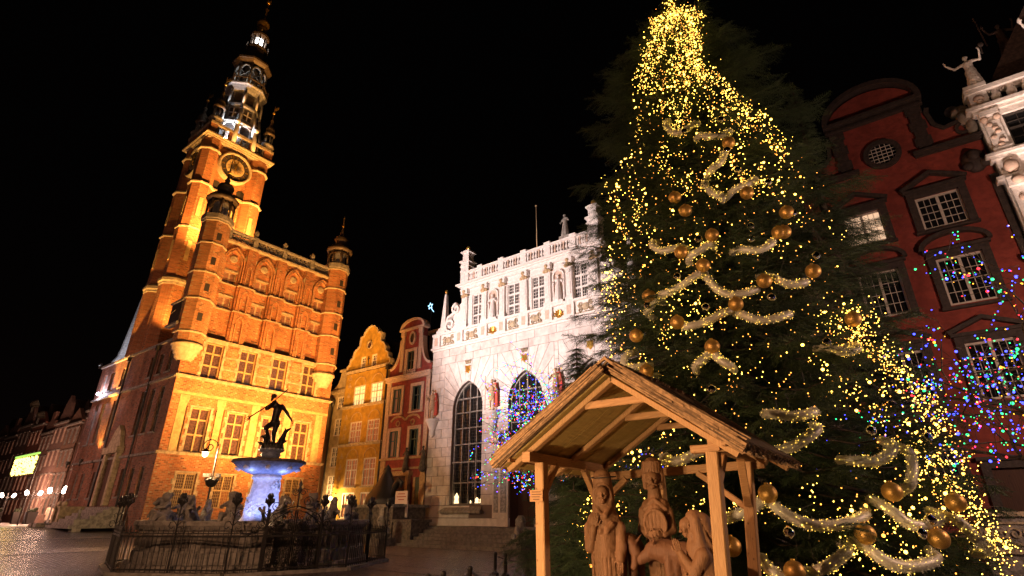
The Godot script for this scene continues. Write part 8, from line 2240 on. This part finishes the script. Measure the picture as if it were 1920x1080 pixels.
	for k in 60:
		var z = lerpf(-6.95, -10.1, (k + rg.randf()) / 60.0)
		for s in [-1, 1]: cap.tint(rg.randf() + 0.3); cap.bar(Vector3(RX - 0.02 * s, RY + 0.29 + rg.randf_range(-0.02, 0.02), z), Vector3(RX + s * rg.randf_range(0.2, 0.32), RY + 0.12 + rg.randf_range(-0.03, 0.02), z + rg.randf_range(-0.04, 0.04)), 0.035, 0.03, Vector3.FORWARD)
	stuff(part(t, "ridge_reeds", cap, M.reed))
	# small plaque nailed to the front left post
	var s = thing("plaque", "small wooden plaque with carved lines nailed to the shelter's front left post", "sign", Vector3(-5.0, 1.85, -7.28))
	var b := B.new(); b.box(Vector3(-5.03, 1.87, -7.30), Vector3(0.24, 0.17, 0.03)); part(s, "board", b, M.timber_b)
	b = B.new()
	for k in 4: b.box(Vector3(-5.03 + [0.0, 0.01, -0.01, 0.0][k], 1.925 - k * 0.036, -7.2835), Vector3([0.17, 0.19, 0.15, 0.12][k], 0.010, 0.003))
	part(s, "carved_lines", b, M.door)

func carvings():
	var V = func(x, y, z): return Vector3(x, y, z)
	# --- standing woman with a hood
	var at = Vector3(-4.47, 0, -8.4)
	var t = thing("carved_woman", "carved wooden hooded woman standing with hand on chest and wire halo above", "wood carving", at)
	var bs = Basis(Vector3.UP, 0.40)
	var o = []
	o.append([V.call(0, 0.05, 0), V.call(0, 1.0, 0), 0.245, 0.235]); o.append([V.call(0, 1.0, 0), V.call(0, 1.5, 0), 0.235, 0.215])
	o.append([V.call(-0.12, 1.5, 0), V.call(0.12, 1.5, 0), 0.15, 0.15]); o.append([V.call(0, 1.5, -0.02), V.call(0, 1.86, -0.05), 0.20, 0.175]); o.append([V.call(0, 1.86, -0.06), V.call(0, 2.16, -0.05), 0.18, 0.15])
	# hood edge round the face
	var prev = null
	for k in 15:
		var a = -2.1 + 4.2 * k / 14.0
		var p = V.call(sin(a) * 0.135, 1.88 + cos(a) * 0.175, 0.075)
		if prev != null: o.append([prev, p, 0.030, 0.030])
		prev = p
	for q in [-1, 1]: o.append([V.call(0.12 * q, 1.74, 0.07), V.call(0.03 * q, 1.58, 0.19), 0.035, 0.05]); o.append([V.call(0.2 * q, 1.55, 0.04), V.call(0.05 * q, 1.36, 0.20), 0.05, 0.045])
	o.append([V.call(0.13, 1.46, 0.17), V.call(0.06, 1.40, 0.21), 0.05, 0.05])
	# arms
	o.append([V.call(-0.24, 1.42, 0.05), V.call(-0.24, 1.12, 0.12), 0.085, 0.08]); o.append([V.call(-0.24, 1.12, 0.12), V.call(-0.15, 1.42, 0.23), 0.07, 0.05])
	o.append([V.call(0.24, 1.42, 0.05), V.call(0.25, 1.15, 0.11), 0.09, 0.085]); o.append([V.call(0.25, 1.15, 0.11), V.call(0.22, 0.98, 0.17), 0.085, 0.075])
	for k in 7: o.append([V.call(-0.19 + k * 0.064, 1.02 - 0.03 * (k % 2), 0.215 - 0.05 * absf(k - 3) / 3.0), V.call(-0.20 + k * 0.067, 0.05, 0.24 - 0.06 * absf(k - 3) / 3.0), 0.018, 0.026])
	for k in 6: o.append([V.call(-0.16 + k * 0.064, 0.98, 0.255 - 0.05 * absf(k - 2.5) / 2.5), V.call(-0.165 + k * 0.066, 0.05, 0.285 - 0.06 * absf(k - 2.5) / 2.5), 0.018, 0.030, 1])
	o.append([V.call(-0.1, 1.30, 0.27), V.call(-0.02, 1.05, 0.28), 0.020, 0.026, 1]); o.append([V.call(0.14, 1.35, 0.26), V.call(0.10, 1.10, 0.27), 0.020, 0.026, 1])
	var st = body(o, 0.017, 0.017, null, 0.008)
	body(head_bones(V.call(0, 1.90, 0.10), V.call(0, 0, 1), Vector3.UP, 1.28), 0.007, 0.008, st)
	body(hand_bones(V.call(-0.15, 1.42, 0.24), V.call(0.25, 0.95, 0.1).normalized(), V.call(0, -0.1, 1).normalized(), V.call(0.9, -0.25, 0).normalized(), 1.25, 0.15), 0.006, 0.008, st)
	body(hand_bones(V.call(0.22, 0.99, 0.19), V.call(-0.05, -1, 0.12).normalized(), V.call(0.1, 0.1, 1).normalized(), V.call(-1, 0.1, 0).normalized(), 1.35, 0.15), 0.006, 0.008, st)
	part(t, "carved_body", commit(st), M.carved, Transform3D(bs, at))
	var b := B.new(true)
	var ring_ = []
	for k in 25: ring_.append(at + V.call(0.03 + cos(TAU * k / 24) * 0.21, 2.17 - sin(TAU * k / 24) * 0.02, 0.02 + sin(TAU * k / 24) * 0.21))
	b.tube(ring_, [0.009], 6); b.tube([at + V.call(-0.06, 2.12, -0.02), at + V.call(-0.06, 2.17, 0.2)], [0.006], 5)
	part(t, "wire_halo", b, M.iron)
	# --- tall bearded man with a round shield-like plate
	at = Vector3(-3.85, 0, -9.05)
	t = thing("carved_man", "carved wooden man with blocky fringe and moustache holding a round plate", "wood carving", at)
	bs = Basis(Vector3.UP, 0.26)
	o = []
	o.append([V.call(0, 0.02, 0), V.call(0, 0.75, 0), 0.2, 0.19]); o.append([V.call(0, 0.75, 0), V.call(0, 1.1, 0), 0.19, 0.2]); o.append([V.call(0, 1.1, 0), V.call(0, 1.65, 0), 0.2, 0.19]); o.append([V.call(-0.10, 1.72, 0), V.call(0.10, 1.72, 0), 0.13, 0.13]); o.append([V.call(0, 1.75, 0), V.call(0, 2.0, 0), 0.13, 0.10])
	for q in [-1, 1]:
		o.append([V.call(0.2 * q, 1.66, 0.02), V.call(0.24 * q, 1.38, 0.08), 0.075, 0.07]); o.append([V.call(0.24 * q, 1.38, 0.08), V.call(0.13 * q, 1.30, 0.22), 0.065, 0.05])
		o.append([V.call(0.02 * q, 1.82, 0.12), V.call(0.17 * q, 1.68, 0.10), 0.035, 0.04]); o.append([V.call(0.03 * q, 1.72, 0.15), V.call(0.16 * q, 1.60, 0.14), 0.03, 0.03])
	o.append([V.call(0, 2.2, -0.03), V.call(0, 2.36, -0.02), 0.145, 0.15])
	for k in 11:
		var a = -1.5 + 3.0 * k / 10.0
		o.append([V.call(sin(a) * 0.14, 2.42, cos(a) * 0.13), V.call(sin(a) * 0.155, 2.26, cos(a) * 0.14), 0.026, 0.022])
	for q in [-1, 1]: o.append([V.call(0.14 * q, 2.3, 0.0), V.call(0.135 * q, 2.02, 0.0), 0.05, 0.04])
	for k in 26:
		var a = TAU * k / 26
		o.append([V.call(cos(a) * 0.17, 1.47 + sin(a) * 0.20, 0.225), V.call(cos(a + 0.25) * 0.17, 1.47 + sin(a + 0.25) * 0.20, 0.225), 0.022, 0.022])
	for k in 5: o.append([V.call(-0.12 + k * 0.06, 1.47 - [0.10, 0.15, 0.17, 0.15, 0.10][k], 0.195), V.call(-0.12 + k * 0.06, 1.47 + [0.10, 0.15, 0.17, 0.15, 0.10][k], 0.195), 0.042, 0.042])
	for k in 6: o.append([V.call(-0.15 + k * 0.06, 1.2, 0.2), V.call(-0.16 + k * 0.064, 0.05, 0.21), 0.020, 0.028, 1])
	o.append([V.call(0, 2.36, 0.16), V.call(0.005, 2.10, 0.165), 0.006, 0.004, 1])
	st = body(o, 0.017, 0.016, null, 0.008)
	var hc = V.call(0, 2.14, 0.075)
	var hb = head_bones(hc, V.call(0, 0, 1), Vector3.UP, 1.35)
	for q in [-1, 1]: hb.append([hc + V.call(0.012 * q, -0.062, 0.135), hc + V.call(0.075 * q, -0.095, 0.105), 0.016, 0.010])
	body(hb, 0.007, 0.008, st)
	for q in [-1, 1]: body(hand_bones(V.call(0.13 * q, 1.30, 0.235), V.call(-0.6 * q, 0.1, 0.35).normalized(), V.call(0.3 * q, -0.3, 0.9).normalized(), V.call(0, 1, 0), 1.2, 0.5), 0.0065, 0.008, st)
	part(t, "carved_body", commit(st), M.carved, Transform3D(bs, at))
	# --- kneeling figure with long hair and folded hands
	at = Vector3(-2.93, 0, -8.3)
	t = thing("carved_kneeling_figure", "carved wooden long haired figure kneeling in profile with folded hands", "wood carving", at)
	bs = Basis(Vector3.UP, -1.05)
	o = []
	o.append([V.call(0, 0.1, -0.1), V.call(0, 0.75, -0.05), 0.29, 0.26]); o.append([V.call(0, 0.75, -0.05), V.call(0, 1.15, 0.0), 0.26, 0.19]); o.append([V.call(0, 0.2, 0.15), V.call(0, 0.75, 0.12), 0.2, 0.17])
	o.append([V.call(0, 1.15, 0), V.call(0, 1.32, 0.05), 0.17, 0.11]); o.append([V.call(0, 1.44, 0.02), V.call(0, 1.55, 0.03), 0.145, 0.125]); o.append([V.call(0, 1.5, -0.06), V.call(0, 1.12, -0.14), 0.14, 0.16])
	for q in [-1, 1]:
		o.append([V.call(0.10 * q, 1.52, 0.03), V.call(0.13 * q, 1.15, -0.0), 0.06, 0.075]); o.append([V.call(0.19 * q, 1.08, 0.0), V.call(0.20 * q, 0.86, 0.14), 0.10, 0.09]); o.append([V.call(0.20 * q, 0.86, 0.14), V.call(0.06 * q, 1.10, 0.28), 0.08, 0.05])
	for k in 8: o.append([V.call(-0.16 + k * 0.046, 1.60 - 0.03 * absf(k - 3.5), 0.05 - 0.03 * absf(k - 3.5)), V.call(-0.19 + k * 0.054, 1.1, -0.27 + 0.02 * absf(k - 3.5)), 0.014, 0.022, 1])
	for k in 6: o.append([V.call(0.24 * sin(k * 0.5 - 1.2), 0.98, 0.2 * cos(k * 0.5 - 1.2)), V.call(0.34 * sin(k * 0.5 - 1.2), 0.2, 0.30 * cos(k * 0.5 - 1.2)), 0.024, 0.04, 1])
	o.append([V.call(-0.26, 0.78, 0.0), V.call(0.26, 0.72, 0.1), 0.03, 0.03])
	st = body(o, 0.017, 0.017, null, 0.008)
	body(head_bones(V.call(0, 1.44, 0.135), V.call(0, -0.28, 0.96).normalized(), V.call(0, 0.96, 0.28).normalized(), 1.15), 0.007, 0.008, st)
	for q in [-1, 1]: body(hand_bones(V.call(0.035 * q, 1.10, 0.29), V.call(-0.05 * q, 0.95, 0.25).normalized(), V.call(q, 0, 0), V.call(0, -0.25, 0.95).normalized(), 1.15, 0.12), 0.006, 0.007, st)
	part(t, "carved_body", commit(st), M.carved, Transform3D(bs, at))
	# --- dark ox lying with its head turned left
	at = Vector3(-3.55, 0, -8.62)
	t = thing("carved_ox", "dark carved wooden ox with lowered head in the middle of the shelter", "wood carving", at)
	o = []
	o.append([V.call(0.30, 1.06, 0.0), V.call(-0.02, 1.08, 0.0), 0.17, 0.17]); o.append([V.call(-0.02, 1.08, 0), V.call(-0.20, 1.10, 0.05), 0.17, 0.13]); o.append([V.call(-0.18, 1.10, 0.05), V.call(-0.38, 0.98, 0.10), 0.115, 0.075]); o.append([V.call(-0.38, 0.98, 0.10), V.call(-0.42, 0.95, 0.11), 0.07, 0.062])
	for q in [-1, 1]: o.append([V.call(-0.17, 1.19, 0.05 + 0.07 * q), V.call(-0.10, 1.25, 0.05 + 0.15 * q), 0.035, 0.018]); o.append([V.call(-0.20, 1.22, 0.05 + 0.05 * q), V.call(-0.24, 1.32, 0.05 + 0.10 * q), 0.024, 0.010]); o.append([V.call(-0.27, 1.09, 0.065 + 0.085 * q), V.call(-0.275, 1.09, 0.065 + 0.088 * q), 0.018, 0.018])
	o.append([V.call(-0.44, 0.93, 0.18), V.call(-0.35, 0.925, 0.19), 0.006, 0.006, 1])
	for x in [0.30, 0.05]:
		for q in [-1, 1]: o.append([V.call(x, 0.98, 0.10 * q), V.call(x, 0.50, 0.11 * q), 0.075, 0.055]); o.append([V.call(x, 0.50, 0.11 * q), V.call(x + 0.01, 0.04, 0.11 * q), 0.052, 0.05])
	o.append([V.call(0.05, 0.5, 0), V.call(0.1, 0.95, 0), 0.14, 0.14])
	part(t, "carved_body", commit(body(o, 0.016, 0.024, null, 0.012)), M.carved_dark, Transform3D(Basis.IDENTITY, at))
	# --- dark grazing donkey bending its neck down beside the woman
	at = Vector3(-4.14, 0, -8.66)
	t = thing("carved_donkey", "dark carved wooden donkey with neck bent down right beside the hooded woman", "wood carving", at)
	o = []
	o.append([V.call(-0.10, 1.12, -0.25), V.call(-0.06, 1.18, 0.0), 0.17, 0.15]); o.append([V.call(-0.06, 1.18, 0.0), V.call(0.02, 1.20, 0.10), 0.14, 0.11]); o.append([V.call(0.02, 1.20, 0.10), V.call(0.13, 1.06, 0.16), 0.10, 0.08]); o.append([V.call(0.13, 1.06, 0.16), V.call(0.10, 0.86, 0.20), 0.075, 0.05])
	for q in [-1, 1]: o.append([V.call(0.08 + 0.04 * q, 1.18, 0.14), V.call(0.13 + 0.08 * q, 1.32, 0.08), 0.028, 0.012])
	for z in [-0.30, 0.0]:
		for q in [-1, 1]: o.append([V.call(-0.09 + 0.08 * q, 1.02, z), V.call(-0.09 + 0.09 * q, 0.52, z + 0.03), 0.07, 0.045]); o.append([V.call(-0.09 + 0.09 * q, 0.52, z + 0.03), V.call(-0.09 + 0.09 * q, 0.04, z), 0.043, 0.045])
	part(t, "carved_body", commit(body(o, 0.016, 0.024, null, 0.012)), M.carved_dark, Transform3D(Basis.IDENTITY, at))
	# rough plank floor under the group
	t = thing("plank_floor", "rough plank floor under the carved figures inside the shelter", "wooden floor", Vector3(-3.7, 0, -8.5))
	for k in 9:
		b = B.new(); b.box(Vector3(-3.75, 0.03, -7.55 - k * 0.25), Vector3(2.9, 0.06, 0.235)); part(t, "plank", b, M.timber_b)
func _ready():
	# camera
	var cam := Camera3D.new(); cam.name = "camera"
	cam.position = Vector3(0, 1.6, 0); cam.rotation_degrees = Vector3(23.026, 37.04, 0)
	cam.fov = 56.738; cam.near = 0.1; cam.far = 600
	add_child(cam); cam.current = true
	# sky and exposure: a clear black night
	var we := WorldEnvironment.new(); we.name = "world"
	var env := Environment.new(); env.background_mode = Environment.BG_SKY
	var sky := Sky.new(); var ps := ProceduralSkyMaterial.new()
	ps.sky_top_color = S(0.0005, 0.0004, 0.0004); ps.sky_horizon_color = S(0.0022, 0.0012, 0.0010)
	ps.ground_bottom_color = S(0.0012, 0.0009, 0.0008); ps.ground_horizon_color = S(0.0022, 0.0012, 0.0010)
	sky.sky_material = ps; env.sky = sky
	env.tonemap_mode = Environment.TONE_MAPPER_LINEAR; env.tonemap_exposure = 1.0
	env.sdfgi_enabled = true; env.ssao_enabled = true; env.ssil_enabled = true
	we.environment = env; add_child(we)
	make_materials()
	M.water = flat(Color(0.02, 0.03, 0.05), 0.08)
	M.fstone = mat(Color(0.60, 0.60, 0.62), 0.7, 0.25, 0.8, 5, 42)
	M.fmarble = mat(Color(0.21, 0.25, 0.37), 0.4, 0.4, 0.7, 2, 43)  # part of the blue lamplight is put into the marble colour
	M.painted = mat(Color(0.55, 0.36, 0.22), 0.7, 0.4, 0.35, 3, 41); M.cloak = flat(Color(0.45, 0.07, 0.045), 0.8)
	ground()
	var th = town_hall()
	tower(th)
	yellow_house(); pale_house(); red_house(); artus()
	dark_red_house(); statue_house(); street_row()
	unseen_floods()
	fountain(); railing(); lamps(); unseen_lamps(); smalls()
	M.timber = wood(Color(0.42, 0.235, 0.10), 21, 0.5); M.timber_b = wood(Color(0.38, 0.205, 0.085), 22, 0.55, 0)
	M.plywood = wood(Color(0.40, 0.28, 0.085), 23, 1.3, 0)
	M.carved = wood(Color(0.215, 0.105, 0.047), 24, 0.4); M.carved.normal_scale = 1.4; M.carved_dark = wood(Color(0.15, 0.065, 0.030), 25, 0.6)
	M.reed = mat(Color(0.36, 0.21, 0.10), 0.85, 0.3, 0.5, 0, 26); M.reed.vertex_color_use_as_albedo = true; M.reed_dark = mat(Color(0.12, 0.065, 0.03), 0.9, 0.4, 0.5, 3, 27)
	M.bark = mat(Color(0.07, 0.05, 0.038), 0.9, 0.4, 0.4, 6, 28)
	M.leaf_a = flat(Color(0.030, 0.055, 0.020), 0.6); M.leaf_b = flat(Color(0.042, 0.070, 0.022), 0.6); M.leaf_c = flat(Color(0.022, 0.042, 0.020), 0.6)
	for k in ["leaf_a", "leaf_b", "leaf_c"]:
		M[k].backlight_enabled = true; M[k].backlight = S(0.01, 0.018, 0.005)
	M.led_gold = glow(Color(1.0, 0.60, 0.085), 9.0); M.led_amber = glow(Color(1.0, 0.38, 0.055), 5.0)
	M.led_blue = glow(Color(0.045, 0.06, 1.0), 7.0); M.led_green = glow(Color(0.03, 1.0, 0.28), 3.2); M.led_red = glow(Color(1.0, 0.03, 0.045), 4.0); M.led_yellow = glow(Color(1.0, 0.42, 0.03), 4.0)
	M.tinsel = flat(Color(0.88, 0.86, 0.78), 0.35, 0.25); M.tinsel_core = flat(Color(0.6, 0.57, 0.48), 0.5, 0.2)
	M.bauble = mat(Color(0.72, 0.42, 0.12), 0.4, 0.45, 0.05, 6, 29); M.bauble.metallic = 0.7
	M.mirror = flat(Color(0.8, 0.8, 0.82), 0.05, 1.0)
	shelter(); carvings()
	christmas_tree(); other_spruces(); bare_trees()
